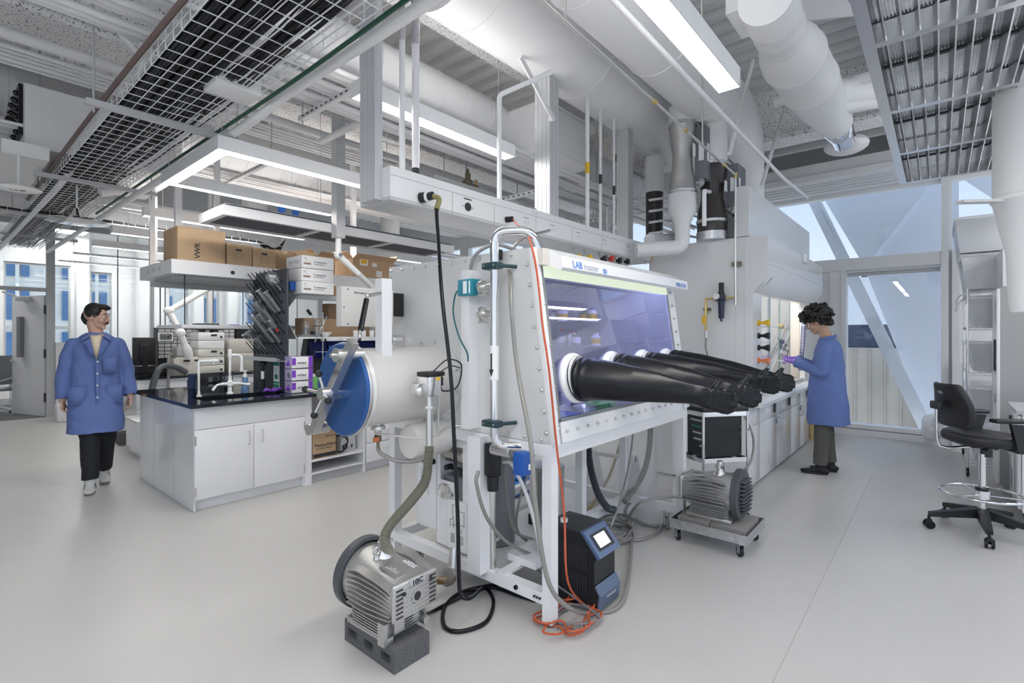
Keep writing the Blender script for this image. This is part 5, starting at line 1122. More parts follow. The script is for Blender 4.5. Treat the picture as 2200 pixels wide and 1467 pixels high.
b = MB(); b.lathe((x, y, CT), (0, 0, 1), [(0, .038), (.005, .04), (.05, .034), (.10, .022), (.13, .026), (.15, .026), (.16, .018)], n=20); b.build('bottle_body', mat('blue_soap', (.25, .45, .75), .15, trans=.4), t)
b = MB(); b.cyl((x, y, CT+.15), (x, y, CT+.19), .022, n=16).cyl((x, y, CT+.19), (x, y, CT+.215), .009, n=10).rbox(x-.05, x+.02, y-.012, y+.012, CT+.21, CT+.225, .004); b.build('pump_head', 'ceramic', t)
# drying rack
RXp = 2.40
t = T('drying_rack', 'tall dark slate peg board drying rack full of black pegs', 'drying rack', (2.41, 5.4, CT))
b = MB(); b.rbox(RXp, RXp+.02, 5.015, 5.80, CT, 2.165, .003); b.build('board', 'slate', t)
b = MB(); b.box(2.30, 2.40, 5.02, 5.80, 1.225, 1.235).box(2.295, 2.30, 5.02, 5.80, 1.225, 1.265); b.build('drip_tray', 'alu', t)
pegs = []
pd = Vector((-.62, 0, .78)).normalized()
random.seed(1)
for r in range(8):
    for c_ in range(8):
        y = 5.07+c_*.098+(.049 if r % 2 else 0); z = 1.30+r*.105
        if y > 5.78: continue
        pegs.append((y, z))
for (y, z) in pegs:
    p = Vector((RXp, y, z)); b = MB(); b.cyl(p, p+Vector((-.008, 0, 0)), .011, n=8).cyl(p, p+pd*.155, .0045, n=6); b.build('peg', 'rubber', t)
# glassware on pegs
def onpeg(kind, label, y, z, s=1., grp=None, L=.17):
    p = Vector((RXp, y, z))+pd*.03; g = T(kind, label, 'glassware', p, group=grp); b = MB()
    if kind == 'round_flask': b.lathe(p+pd*.0, pd, [(0, .013*s), (.012, .012*s), (.05*s, .012*s), (.06*s, .03*s), (.085*s, .048*s), (.115*s, .053*s), (.145*s, .046*s), (.165*s, .026*s), (.172*s, .002)], n=22, cap=False)
    elif kind == 'cylinder_glass': b.lathe(p, pd, [(0, .020*s), (L, .020*s), (L+.006, .002)], n=20, cap=False); b.lathe(p+pd*(L+.004), pd, [(0, .034*s), (.006, .034*s)], n=20)
    elif kind == 'conical_flask': b.lathe(p, pd, [(0, .014*s), (.04*s, .014*s), (.14*s, .048*s), (.15*s, .046*s), (.152*s, .002)], n=22, cap=False)
    elif kind == 'beaker': b.lathe(p+pd*.06, pd, [(0, .036*s), (.002, .033*s), (.10*s, .033*s), (.106*s, .028*s), (.107*s, .002)], n=22, cap=False)
    b.build('glass_body', 'labglass', g)
    b = MB(); b.lathe(p, pd, [(-.002, .0145*s if kind != 'cylinder_glass' else .022*s), (0, .0175*s if kind != 'cylinder_glass' else .026*s), (.004, .0145*s)], n=18, cap=False); b.build('rim', 'labglass', g)
    return g
onpeg('round_flask', 'large round flask drying highest on the peg rack', 5.10, 1.93, 1.2)
onpeg('cylinder_glass', 'measuring cylinder drying on the upper right of the peg rack', 5.13, 1.72, L=.22)
onpeg('cylinder_glass', 'long measuring cylinder drying left of the upper one', 5.22, 1.70, L=.27)
onpeg('cylinder_glass', 'measuring cylinder in the middle of the peg rack', 5.20, 1.56, .9, L=.2)
onpeg('cylinder_glass', 'long measuring cylinder drying low at the rack centre', 5.28, 1.40, 1.1, L=.30)
onpeg('cylinder_glass', 'short cylinder drying low at the right of the rack', 5.13, 1.40, .9, L=.16)
onpeg('conical_flask', 'conical flask drying left of the rack centre', 5.45, 1.66, 1.2)
onpeg('round_flask', 'round flask drying at the far left of the peg rack', 5.66, 1.80, 1.0)
onpeg('round_flask', 'round flask below the far left one on the peg rack', 5.60, 1.58, .9)
onpeg('conical_flask', 'wide conical flask drying at the lower left of the rack', 5.62, 1.34, 1.3)
onpeg('beaker', 'beaker drying in the centre of the peg rack', 5.36, 1.55, 1.1)
g = onpeg('beaker', 'beaker with a red stopper drying on the rack', 5.16, 1.50, .9); p = Vector((RXp-.03, 5.14, 1.53)); MB().cyl(p, p+pd*.03, .012, n=12).build('red_stopper', 'red', g)
onpeg('conical_flask', 'small funnel-shaped glass hanging lowest on the rack', 5.48, 1.33, .9)
# eyewash station and sign on the slab
t = T('eyewash_spray', 'black double-head eyewash spray on the slate board', 'eyewash', (2.36, 5.33, CT)); b = MB(); b.cyl((2.34, 5.40, CT), (2.34, 5.40, CT+.12), .016, n=14).cyl((2.34, 5.40, CT+.12), (2.33, 5.40, CT+.26), .014, n=14); b.build('hose_body', 'black', t)
MB().cyl((2.33, 5.40, CT+.12), (2.33, 5.40, CT+.20), .018, n=14).build('hand_grip', 'ceramic', t)
for k in (-1, 1): MB().cyl((2.31, 5.40+k*.035, CT+.26), (2.35, 5.40+k*.035, CT+.30), .024, .018, n=14).build('spray_head', 'black', t)
t = T('eyewash_sign', 'green and white eyewash sign on the slate board', 'sign', (2.398, 5.24, CT+.04)); MB().box(2.396, 2.399, 5.17, 5.30, CT+.03, CT+.33).build('sign_panel', 'paper', t)
b = MB(); b.box(2.3945, 2.396, 5.172, 5.298, CT+.26, CT+.325).box(2.3945, 2.396, 5.172, 5.298, CT+.035, CT+.07).box(2.3945, 2.396, 5.172, 5.298, CT+.076, CT+.10).box(2.3945, 2.396, 5.20, 5.27, CT+.12, CT+.17); b.build('green_print', 'green', t)
b = MB(); b.tube([(2.3945, 5.235+.025*math.cos(a), CT+.205+.03*math.sin(a)) for a in [k*PI/6 for k in range(12)]], .0015, 6, closed=True); b.build('pictogram', 'green', t)
# glove boxes in acrylic dispenser
t = T('glove_dispenser', 'clear acrylic dispenser stacked with three purple glove cartons', 'dispenser', (2.5, 4.93, CT)); x0, x1, y0, y1 = 2.27, 2.42, 4.83, 4.99
x0, x1 = 2.37, 2.60; y0, y1 = 4.86, 5.0
b = MB(); b.box(x0, x0+.004, y0, y1, CT, CT+.37).box(x1-.004, x1, y0, y1, CT, CT+.37)
for k in range(4): b.box(x0, x1, y0, y1, CT+k*.122, CT+.003+k*.122)
b.build('acrylic_frame', 'acryl', t)
for k in range(3):
    z = CT+.006+k*.122; g = T('glove_carton', 'white and purple nitrile glove carton, %s in the acrylic dispenser' % ('bottom', 'middle', 'top')[k], 'glove box carton', ((x0+x1)/2, (y0+y1)/2, z), group='glove cartons in the acrylic dispenser')
    b = MB(); b.rbox(x0+.008, x1-.008, y0+.004, y1, z, z+.11, .002); b.build('carton_body', 'paper', g)
    MB().box(x1-.05, x1-.0075, y0+.003, y0+.004, z, z+.11).build('purple_panel', 'purple', g); MB().box(x0+.008, x0+.05, y0+.003, y0+.004, z+.03, z+.10).build('purple_panel', 'purple', g)
    b = MB(); c_ = Vector((x0+.007, (y0+y1)/2, z+.05)); b.cyl(c_, c_-Vector((.001, 0, 0)), .03, n=20); b.build('opening', 'ink', g)
    b = MB(); b.sph(c_-Vector((.004, .01, .0)), .022, 12, (.5, 1.2, 1)); b.sph(c_-Vector((.01, -.012, .01)), .014, 10); b.build('glove_tuft', 'purple', g) if k != 1 else None
    text('NITRILE', .026, (x0+.065, y0+.0025, z+.04), (1, 0, 0), (0, 0, 1), 'ink', g, bold=.0004)
t = T('used_gloves', 'crumpled purple nitrile gloves lying on the worktop by the sink', 'gloves', (2.3, 5.10, CT)); b = MB()
random.seed(5)
for k in range(9):
    p = Vector((2.30+random.uniform(-.08, .09), 5.13+random.uniform(-.03, .06), CT+.012)); a = random.random()*6; d = Vector((math.cos(a), math.sin(a), .1)); b.tube([p, p+d*.04+Vector((0, 0, .015)), p+d*.09], [.010, .013, .006], 7)
o = b.build('glove_heap', 'purple', t); 
t = T('tissue_carton', 'green and white tissue carton beside the acrylic dispenser', 'box', (2.7, 5.1, CT)); b = MB(); b.rbox(2.62, 2.80, 5.05, 5.17, CT, CT+.135, .003); b.build('carton_body', 'lime', t); MB().rbox(2.64, 2.78, 5.07, 5.15, CT+.135, CT+.16, .004).build('white_top', 'paper', t); MB().box(2.75, 2.77, 5.048, 5.05, CT+.02, CT+.08).build('print_block', 'paper', t)
# lattice stand, clamps
t = T('retort_stand', 'steel retort stand with blue clamps holding glass tubes', 'stand', (2.82, 5.02, CT)); b = MB(); b.cyl((2.78, 5.0, CT), (2.78, 5.0, CT+.82), .006, n=8); b.rbox(2.70, 2.90, 4.95, 5.08, CT, CT+.015, .003); b.build('rod', 'steel', t)
b = MB(); b.cyl((2.70, 5.0, CT+.40), (2.98, 5.0, CT+.40), .005, n=8); b.build('cross_arm', 'steel', t)
for k in range(2):
    b = MB(); b.rbox(2.86+k*.04, 2.88+k*.04, 4.98, 5.02, CT+.38, CT+.46, .003); b.build('clamp', 'blue2', t); MB().cyl((2.87+k*.04, 4.98, CT+.2), (2.87+k*.04, 4.98, CT+.45), .008, n=10).build('glass_tube', 'labglass', t)
b = MB(); b.cyl((2.70, 5.02, CT+.50), (2.84, 5.02, CT+.78), .009, n=10).cyl((2.66, 5.02, CT+.80), (2.74, 5.02, CT+.70), .006, n=8); b.build('glass_rod', 'labglass', t); MB().cyl((2.62, 5.02, CT+.84), (2.66, 5.02, CT+.79), .016, n=10).build('black_cap', 'black', t)
# stirrer / orange items
t = T('fume_unit', 'dark tapering instrument column behind the retort stand', 'instrument', (2.9, 5.5, CT)); b = MB(); b.prism([(2.76, CT), (3.10, CT), (3.0, CT+.55), (2.86, CT+.55)], 'y', 5.45, .12); b.build('column', 'dark', t)
b = MB(); b.lathe((2.66, 5.30, CT+.17), (1, 0, 0), [(0, .03), (.02, .04), (.05, .04), (.07, .03)], n=16); b.build('heating_mantle', 'orangep', None, label='small orange round flask holder behind the tissue carton', cat='glassware')
for k, (px_, py_) in enumerate(((672, 715), (660, 708), (698, 722))):
    p = at(px_, py_, Y=5.3); b = MB(); b.sph(p, .03, 10, (1.3, .8, .6)); b.tube([p, p+Vector((.02, .02, -.06))], .01, 8, smooth=False); b.build('spray_trigger', 'black', None, label='black knob-like trigger hanging under the shelf, %s of three' % ('centre', 'leftmost', 'rightmost')[k], cat='trigger', group='black triggers under the shelf')
# reagent shelves
t = T('reagent_shelf', 'white two-tier reagent shelf with grey brackets on the island', 'shelf', (3.3, 5.5, CT))
b = MB(); b.box(2.58, 4.5, 5.13, 5.60, 1.452, 1.472); b.build('shelf_board', 'wht2', t); b = MB(); b.box(2.60, 4.5, 5.13, 5.60, 1.90, 1.925); b.build('shelf_board', 'wht2', t)
b = MB(); b.box(2.60, 4.5, 5.125, 5.13, 1.88, 1.925); b.build('edge_strip', 'lgrey', t)
for x in (2.57, 3.6, 4.5): b = MB(); b.box(x-.012, x+.012, 5.56, 5.60, CT, 2.0); b.prism([(5.14, 1.90), (5.58, 1.90), (5.58, 1.70), (5.50, 1.70)], 'x', x-.006, .012); b.prism([(5.14, 1.45), (5.58, 1.45), (5.58, 1.60), (5.30, 1.60)], 'x', x-.006, .012); b.build('bracket', 'lgrey', t)
for k in range(3):
    x0, x1, y0, y1, z = 2.56, 2.92, 5.02+.01*(k % 2), 5.36, 1.926+k*.133
    t = T('hot_plate_box', ('white equipment box at the bottom of the stack on the upper shelf', 'white equipment box in the middle of the stack on the upper shelf', 'white equipment box marked Hot Plate on top of the stack')[k], 'box', ((x0+x1)/2, (y0+y1)/2, z), group='white boxes stacked on the upper shelf')
    b = MB(); b.rbox(x0, x1, y0, y1, z, z+.128, .003); b.build('carton_body', 'paper', t)
    b = MB(); b.box(x0+.02, x0+.10, y0-.001, y0, z+.035, z+.055).box(x0+.02, x0+.05, y0-.001, y0, z+.10, z+.105).box(x0+.02, x0+.06, y0-.001, y0, z+.09, z+.093).box(x0+.02, x0+.08, y0-.001, y0, z+.075, z+.077); b.build('barcode', mat('label_brown', (.30, .22, .18), .6), t)
    text('Do shipping fuses', .020, (x0+.13, y0-.0005, z+.062), (1, 0, 0), (0, 0, 1), 'ink', t, bold=.0004); text('rental/instalation', .018, (x0+.13, y0-.0005, z+.04), (1, 0, 0), (0, 0, 1), 'ink', t)
    if k == 2: text('Hot Plate', .062, (x0-.0006, y1-.05, z+.05), (0, -1, 0), (0, 0, 1), 'greyink', t)
# upper items
carton('small brown open box on the upper shelf right of the white stack', 3.02, 3.24, 5.15, 5.35, 1.926, 2.04, m='carton')
carton('long brown carton lying behind glassware on the lower shelf', 2.75, 3.7, 5.35, 5.55, 1.473, 1.68, m='carton2'); carton('taller brown carton at the back of the lower shelf', 3.1, 3.6, 5.44, 5.59, 1.683, 1.86, m='carton2')
t = T('mortar_bowl', 'white porcelain bowl on the lower reagent shelf', 'bowl', (2.92, 5.2, 1.473)); b = MB(); b.lathe((2.93, 5.2, 1.473), (0, 0, 1), [(0, .025), (.004, .028), (.03, .052), (.052, .06), (.052, .056), (.01, .02)], n=24, cap=False); b.build('bowl_body', 'ceramic', t)
for k, (x, y, r, h_, lb) in enumerate(((2.70, 5.2, .04, .16, 'tall glass beaker on the lower shelf beside the rack'), (2.86, 5.26, .045, .19, 'large glass jar with dark band on the lower shelf'), (2.66, 5.45, .03, .10, 'small glass jar at the left end of the lower shelf'))):
    t = T('glass_jar', lb, 'glassware', (x, y, 1.473)); b = MB(); b.lathe((x, y, 1.473), (0, 0, 1), [(0, r*.3), (.001, r), (h_*.85, r), (h_*.9, r*.8), (h_, r*.8)], n=24, cap=False); b.build('glass_body', 'labglass', t); b = MB(); b.cyl((x, y, 1.473+h_*.6), (x, y, 1.473+h_*.64), r*1.02, n=24, cap=False); b.build('band', 'dark' if k == 1 else 'labglass', t)
b = MB(); b.rbox(2.60, 2.78, 5.16, 5.3, 1.473, 1.50, .004); b.build('glass_dish', 'labglass', None, label='flat clear dish on the lower shelf by the jars', cat='glassware')
for k in range(3):
    x = 3.3+k*.11; b = MB(); b.lathe((x, 5.2, 1.473), (0, 0, 1), [(0, .025), (.07, .03), (.072, .027), (.01, .02)], n=18, cap=False); b.build('paper_cup', 'paper', None, label='white ribbed cup on the lower shelf, %s of three' % ('left', 'middle', 'right')[k], cat='cup', group='white cups on the lower shelf')
# navy bins on rail under lower shelf
for k in range(7):
    x = 2.95+k*.21; t = T('storage_bin', 'blue storage bin under the lower shelf, %s from left' % NTH[k], 'storage bin', (x, 5.5, 1.24), group='blue bins under the lower shelf'); b = MB(); b.prism([(5.28, 1.27), (5.30, 1.24), (5.55, 1.24), (5.55, 1.42), (5.40, 1.42), (5.38, 1.33), (5.25, 1.33)], 'x', x-.095, .19); b.build('bin_body', 'navy', t); b = MB(); b.box(x-.04, x+.04, 5.262, 5.268, 1.29, 1.315); b.build('bin_lip', 'blue2', t)
b = MB(); b.box(2.62, 2.9, 5.40, 5.5, 1.93, 2.0); 
b.v = []; b.f = []; b.mi = []; b.box(2.50, 2.56, 5.15, 5.5, 1.96, 2.05); b.build('blue_box', 'blue2', None, label='blue carton squeezed between slate board and white stack', cat='box')
# overhead bench carrier
t = T('bench_carrier', 'white overhead service carrier above the bench loaded with cartons', 'service carrier', (3.2, 6.27, 2.1)); CX0, CX1, CY0, CY1, CZ0, CZ1 = 1.60, 4.9, 5.73, 6.82, 2.10, 2.24
b = MB(); b.box(CX0, CX1, CY0, CY0+.12, CZ0, CZ1).box(CX0, CX1, CY1-.12, CY1, CZ0, CZ1).box(CX0, CX0+.1, CY0, CY1, CZ0, CZ1).box(CX0, CX1, CY0, CY1, CZ1-.012, CZ1); b.build('housing', 'white', t)
b = MB()
for k in range(7): b.box(CX0+.1, CX1, CY0+.14+k*.115, CY0+.24+k*.115, CZ0-.03, CZ0+.02)
b.build('underside_panel', 'lgrey', t)
b = MB(); b.box(CX0+.02, CX1, CY1-.35, CY1-.33, CZ0-.09, CZ0-.03); b.build('under_rail', 'lgrey', t)
for x, y, w_ in ((1.72, 5.95, .06), (1.66, 6.6, .05), (2.12, 6.05, .05), (1.72, 6.72, .035), (3.9, 6.2, .06)): MB().box(x-w_/2, x+w_/2, y-w_/2, y+w_/2, CZ1, CEIL).build('hanger_post', 'white', t)
b = MB(); b.box(2.0, 2.9, CY0-.001, CY0, CZ0+.02, CZ0+.10); b.build('outlet_panel', 'wht2', t)
MB().cyl((2.16, CY0, 2.155), (2.16, CY0-.006, 2.155), .02, n=20).build('twist_outlet', 'ink', t)
for x in (2.50, 2.55): MB().cyl((x, CY0, 2.155), (x, CY0-.02, 2.155), .014, n=14).build('outlet', 'ink', t)
for x in (2.80, 2.86): MB().cyl((x, CY0, 2.155), (x, CY0-.003, 2.155), .014, n=14).build('outlet', 'lgrey', t)
for y in (6.1, 6.3, 6.5): b = MB(); b.box(CX0-.002, CX0, y-.02, y+.02, 2.15, 2.19); b.build('end_outlet', 'lgrey', t)
for (x, y) in ((1.75, 5.85), (1.75, 6.65)): MB().cyl((x, y, 1.58), (x, y, 2.1), .006, n=8).build('drop_rod', 'dark', t)
b = MB(); b.box(1.72, 3.4, 5.83, 5.86, 1.565, 1.60).box(1.72, 1.75, 5.83, 6.65, 1.565, 1.60).box(1.72, 3.4, 6.63, 6.66, 1.565, 1.60); b.build('hanging_rail', 'wht2', t)
# cartons on the carrier
z = CZ1
c = carton('tallest brown carton on the carrier with sideways black print', 1.66, 2.10, 5.76, 6.2, z, z+.34); text('VWR', .07, (1.86, 5.758, z+.03), (0, 0, 1), (-1, 0, 0), 'ink', c, bold=.001)
c = carton('brown carton with black hand slot, beside the tallest one', 2.115, 2.37, 5.76, 6.15, z, z+.23); b = MB(); b.rbox(2.205, 2.265, 5.757, 5.762, z+.155, z+.175, .008); b.build('hand_slot', 'ink', c); b = MB()
for (a, b0, c0, d0) in ((2.20, 2.27, z+.08, z+.082), (2.20, 2.27, z+.13, z+.132), (2.20, 2.202, z+.08, z+.132), (2.268, 2.27, z+.08, z+.132)): b.box(a, b0, 5.7585, 5.76, c0, d0)
b.build('print_frame', 'ink', c)
c = carton('second brown carton with black hand slot, further right', 2.38, 2.63, 5.76, 6.15, z, z+.22); b = MB(); b.rbox(2.475, 2.535, 5.757, 5.762, z+.145, z+.165, .008); b.build('hand_slot', 'ink', c); b = MB()
for (a, b0, c0, d0) in ((2.47, 2.54, z+.07, z+.072), (2.47, 2.54, z+.12, z+.122), (2.47, 2.472, z+.07, z+.122), (2.538, 2.54, z+.07, z+.122)): b.box(a, b0, 5.7585, 5.76, c0, d0)
b.build('print_frame', 'ink', c)
carton('plain brown carton left of the white equipment boxes', 2.66, 2.90, 5.85, 6.25, z, z+.24, m='carton2'); carton('plain brown carton behind the white equipment boxes', 2.92, 3.16, 5.85, 6.3, z, z+.26, m='carton')
carton('brown carton with raised flaps at the middle of the carrier', 3.18, 3.42, 5.85, 6.25, z, z+.22, m='carton', open_=True)
c = carton('large open brown carton with warning labels at right on the carrier', 3.62, 4.25, 5.76, 6.2, z, z+.24, open_=True)
MB().box(3.72, 3.84, 5.757, 5.76, z+.16, z+.25).build('paper_label', 'paper', c); MB().box(3.97, 4.06, 5.757, 5.76, z+.03, z+.11).build('paper_label', 'paper', c); MB().box(3.9, 3.98, 5.757, 5.76, z+.16, z+.21).build('paper_label', 'paper', c); MB().box(3.735, 3.825, 5.756, 5.757, z+.185, z+.24).build('yellow_label', 'yellow', c)
b = MB(); b.bar((3.975, 5.7565, z+.035), (4.055, 5.7565, z+.105), .003, .001).bar((4.055, 5.7565, z+.035), (3.975, 5.7565, z+.105), .003, .001); b.build('label_cross', 'ink', c)
# snorkel arm in front
t = T('snorkel_arm', 'white articulated fume extraction arm hanging beside the cartons', 'extraction arm', (2.55, 4.75, 2.6))
p0 = at(727, 330, Y=4.72); X_ = p0.x
b = MB(); b.box(X_-.05, X_+.05, 4.67, 4.77, at(727, 512, Y=4.72).z, CEIL); b.build('drop_column', 'greyp', t)
j = at(727, 548, Y=4.72); e = at(770, 588, Y=4.72)
b = MB(); b.cyl((X_, 4.72, at(727, 512, Y=4.72).z), j, .03, n=18); b.sph(j, .045, 16); b.cyl(j, e, .036, .03, n=18); b.tube([e, at(795, 612, Y=4.8), at(822, 640, Y=4.9)], .03, 14); b.build('arm_tube', 'ceramic', t); MB().cyl(j+Vector((0, -.05, 0)), j, .02, n=16).build('joint_knob', 'mid', t)
# ================================================================ FAR BENCH (Y ~ 8.2)
w = T('worktop', 'black epoxy worktop of the far bench with monitor and instruments', 'worktop', (3.5, 8.9, .884)); MB().box(1.85, 6.5, 8.20, 9.6, .884, CT).build('slab', 'epoxy', w)
for k, (x0, x1, d) in enumerate(((1.90, 2.5, 'left end'), (2.95, 3.6, 'middle'), (3.62, 4.3, 'right'))):
    t = T('base_cabinet', 'white under-bench cabinet of the far bench, %s' % d, 'cabinet', ((x0+x1)/2, 8.6, 0)); b = MB(); b.box(x0, x1, 8.27, 9.5, .09, .884).box(x0+.02, x1-.02, 8.32, 9.5, 0, .09); b.build('carcass', 'cab', t)
    for (a, c) in ((.10, .48), (.485, .88)): b = MB(); b.rbox(x0+.003, x1-.003, 8.25, 8.27, a, c, .003); d_ = b.build('drawer', 'cab', t); pull(((x0+x1)/2, 8.25, (a+c)/2+.1), d_, 'x', .12)
t = T('island_cabinet', 'low white cabinet standing left of the sink island', 'cabinet', (1.85, 7.4, 0)); b = MB(); b.box(1.72, 2.6, 7.35, 7.95, .08, .42).box(1.75, 2.55, 7.4, 7.9, 0, .08); b.build('carcass', 'cab', t); MB().rbox(1.70, 2.6, 7.33, 7.96, .42, .45, .004).build('lid', 'wht2', t)
b = MB(); x, y = at(278, 955, Z=.0).xy; b.rbox(x-.11, x+.20, y, y+.2, 0, .17, .008); o = b.build('cinder_block', 'block', None, label='grey cinder block on the floor left of the island end panel', cat='block')
t = T('white_bin', 'low white bin standing in front of the glass partition', 'bin', (1.9, 11.3, 0)); x, y = at(140, 905, Z=0).xy; b = MB(); b.rbox(x-.1, x+.25, y, y+.3, 0, .28, .01); b.build('bin_body', 'wht2', t)
# monitor
Ym = 8.45
def ptm(px, py, Y=Ym): return at(px, py, Y=Y)
t = T('monitor', 'black computer monitor seen from behind on the far bench', 'monitor', (ptm(310, 800).x, Ym, CT)); a = ptm(284, 725); c = ptm(334, 784)
b = MB(); b.rbox(a.x, c.x, Ym-.02, Ym+.01, c.z, a.z, .008); b.rbox(a.x+.08, c.x-.08, Ym-.045, Ym-.02, c.z+.06, a.z-.08, .01); b.build('screen_shell', 'black', t)
b = MB(); b.box((a.x+c.x)/2-.03, (a.x+c.x)/2+.03, Ym-.06, Ym-.045, CT, a.z-.12); b.rbox((a.x+c.x)/2-.1, (a.x+c.x)/2+.1, Ym-.12, Ym+.06, CT, CT+.015, .005); b.build('stand', 'black', t)
b = MB(); b.rbox(a.x, c.x+.02, Ym+.1, Ym+.35, CT, CT+.14, .01); b.build('desktop_computer', 'dark', None, label='dark computer case lying below the monitor', cat='computer')
b = MB(); 
for k in range(3): b.tube([Vector((a.x-.05+.1*k, 8.33, CT+.01)), Vector((a.x+.05+.1*k, 8.28, CT+.08)), Vector((a.x+.18+.1*k, 8.30, CT+.01)), Vector((a.x+.28+.05*k, 8.36, CT+.06)), Vector((a.x+.2, 8.4, CT+.01))], .005, 6)
b.build('cable_tangle', 'rubber', None, label='tangled black leads in front of the monitor', cat='cable')
# clock
t = T('digital_clock', 'white digital clock reading 11:47 standing on the drawer organiser', 'clock', (ptm(355, 690).x, 8.5, 1.6)); a = ptm(338, 715-43); c = ptm(371, 733-41)
zc = ptm(355, 735).z; b = MB(); b.rbox(a.x-.01, c.x+.01, 8.43, 8.46, zc, zc+.15, .006); b.build('clock_frame', 'black', t); MB().rbox(a.x, c.x, 8.425, 8.43, zc+.01, zc+.14, .004).build('bezel', 'paper', t); MB().box(a.x+.02, c.x-.02, 8.423, 8.425, zc+.03, zc+.125).build('lcd', mat('lcd', (.25, .27, .24), .3), t)
text('11:47', .066, (a.x+.028, 8.4225, zc+.052), (1, 0, 0), (0, 0, 1), 'ink', t, bold=.002)
# drawer organisers
for k in range(5):
    x0 = at(338, 760, Y=8.7).x+k*.36; t = T('drawer_organiser', 'black small-parts organiser with clear drawers on the far bench, %s' % ('leftmost', 'second from left', 'centre', 'second from right', 'rightmost')[k], 'drawer organiser', (x0+.17, 8.8, 1.2), group='small-parts organisers on the far bench')
    b = MB(); b.box(x0, x0+.34, 8.70, 8.9, CT, 1.60); b.build('case', 'black', t)
    if k < 3:
        for r in range(8):
            for q in range(4): b = MB(); xx = x0+.012+q*.081; zz = 1.15+r*.054; b.rbox(xx, xx+.072, 8.69, 8.70, zz, zz+.045, .002); b.build('small_drawer', 'lgrey', t)
# reagent shelf top stuff
for k in range(5):
    x0 = 3.05+k*.22; b = MB(); b.rbox(x0, x0+.14, 8.75, 8.85, 1.60, 1.66, .01); b.build('purple_pack', 'purple' if k % 2 else 'lgrey', None, label='small %s pack on top of the organisers, number %s from left' % ('purple' if k % 2 else 'pale', ('one', 'two', 'three', 'four', 'five')[k]), cat='pack', group='packs on the organisers')
# beige pump box
a = ptm(362, 800, 8.3); c = ptm(414, 770, 8.3); t = T('circulator', 'beige heating circulator box with grey hose on the far bench', 'instrument', (2.5, 8.4, CT)); x0, x1 = ptm(372, 790, 8.3).x, ptm(414, 790, 8.3).x
b = MB(); b.prism([(8.25, CT), (8.50, CT), (8.50, CT+.24), (8.30, CT+.26), (8.25, CT+.16)], 'x', x0, x1-x0+.06); b.build('case', 'beige', t)
MB().box(x0+.12, x0+.20, 8.262, 8.275, CT+.19, CT+.22).build('display', 'ink', t); MB().box(x0+.26, x0+.30, 8.262, 8.275, CT+.19, CT+.22).build('switch', 'ink', t)
b = MB(); b.tube([(x0+.02, 8.3, CT+.25), (x0-.04, 8.28, CT+.30), (x0-.08, 8.22, CT+.2), (x0-.10, 8.15, CT-.1), (x0-.1, 8.14, .5)], .018, 10); b.build('clear_hose', 'clearh', t)
b = MB(); p = at(395, 762, Y=8.6); b.rbox(p.x-.12, p.x+.2, 8.5, 8.69, CT+.26, CT+.40, .01); b.build('instrument_case', 'lgrey', None, label='light grey instrument behind the beige circulator', cat='instrument')
hose('thick dark hose arching from the far bench down to the floor', [at(400, 800, Y=8.2), at(375, 788, Y=8.15), at(345, 790, Y=8.0), at(328, 830, Y=7.9), at(322, 880, Y=7.8), at(322, 930, Y=7.7)], .04, 'greyhose', n=14)
# stack of power supplies
x0, x1 = at(425, 750, Y=8.35).x, at(478, 750, Y=8.35).x+.02
for k in range(5):
    z = CT+.004+k*.123; t = T('bench_power_unit', 'cream bench power unit, %s in the stack of five' % ('bottom', 'second from bottom', 'middle', 'second from top', 'top')[k], 'power unit', ((x0+x1)/2, 8.5, z), group='cream power units stacked on the far bench')
    b = MB(); b.rbox(x0+.0, x1, 8.33, 8.68, z, z+.117, .004); b.build('case', 'paper' if k in (3, 4) else 'beige' if k < 0 else mat('cream_%d' % k, (.80, .78, .70), .4), t)
    if k in (2, 4): MB().box(x0+.17, x0+.25, 8.327, 8.33, z+.06, z+.09).build('display', 'ink', t)
    MB().box(x1-.06, x1-.03, 8.326, 8.33, z+.03, z+.065).build('switch', 'ink', t)
    if k == 3: MB().box(x0+.1, x1-.01, 8.322, 8.326, z+.0, z+.1).build('taped_note', 'paper', t)
t = T('black_scope', 'flat black instrument resting on top of the power unit stack', 'instrument', ((x0+x1)/2, 8.5, CT+.62)); z = CT+.62; b = MB(); b.rbox(x0+.0, x1-.05, 8.38, 8.6, z+.06, z+.13, .01); b.build('case', 'black', t); b = MB(); b.rbox(x0+.03, x1, 8.36, 8.62, z+.03, z+.06, .005).rbox(x0+.06, x0+.12, 8.4, 8.5, z, z+.03, .005).rbox(x1-.12, x1-.06, 8.4, 8.5, z, z+.03, .005); b.build('stand', 'dark', t)
p = at(404+0, 790, Y=8.3); b = MB(); b.rbox(x0-.19, x0-.03, 8.3, 8.42, CT, CT+.10, .006); b.build('blue_box', 'navy', None, label='small blue box beside the power unit stack', cat='box')
for k in range(2):
    a = at(492, 775, Y=8.5); t = T('beige_box', ('cream boxy instrument behind the peg rack, lower', 'cream boxy instrument behind the peg rack, upper')[k], 'instrument', (a.x+.2, 8.6, CT)); b = MB(); b.rbox(a.x-.02, a.x+.42, 8.45, 8.7, CT+k*.30, CT+.295+k*.22, .006); b.build('case', 'beige', t)
# computer tower under bench
for k in range(2):
    b = MB(); x = 2.52+k*.24; b.rbox(x, x+.19, 8.35, 8.8, .35, .80, .01); b.build('computer_tower', 'dark' if k else 'mid', None, label='%s computer tower under the far bench' % ('dark' if k else 'grey'), cat='computer')
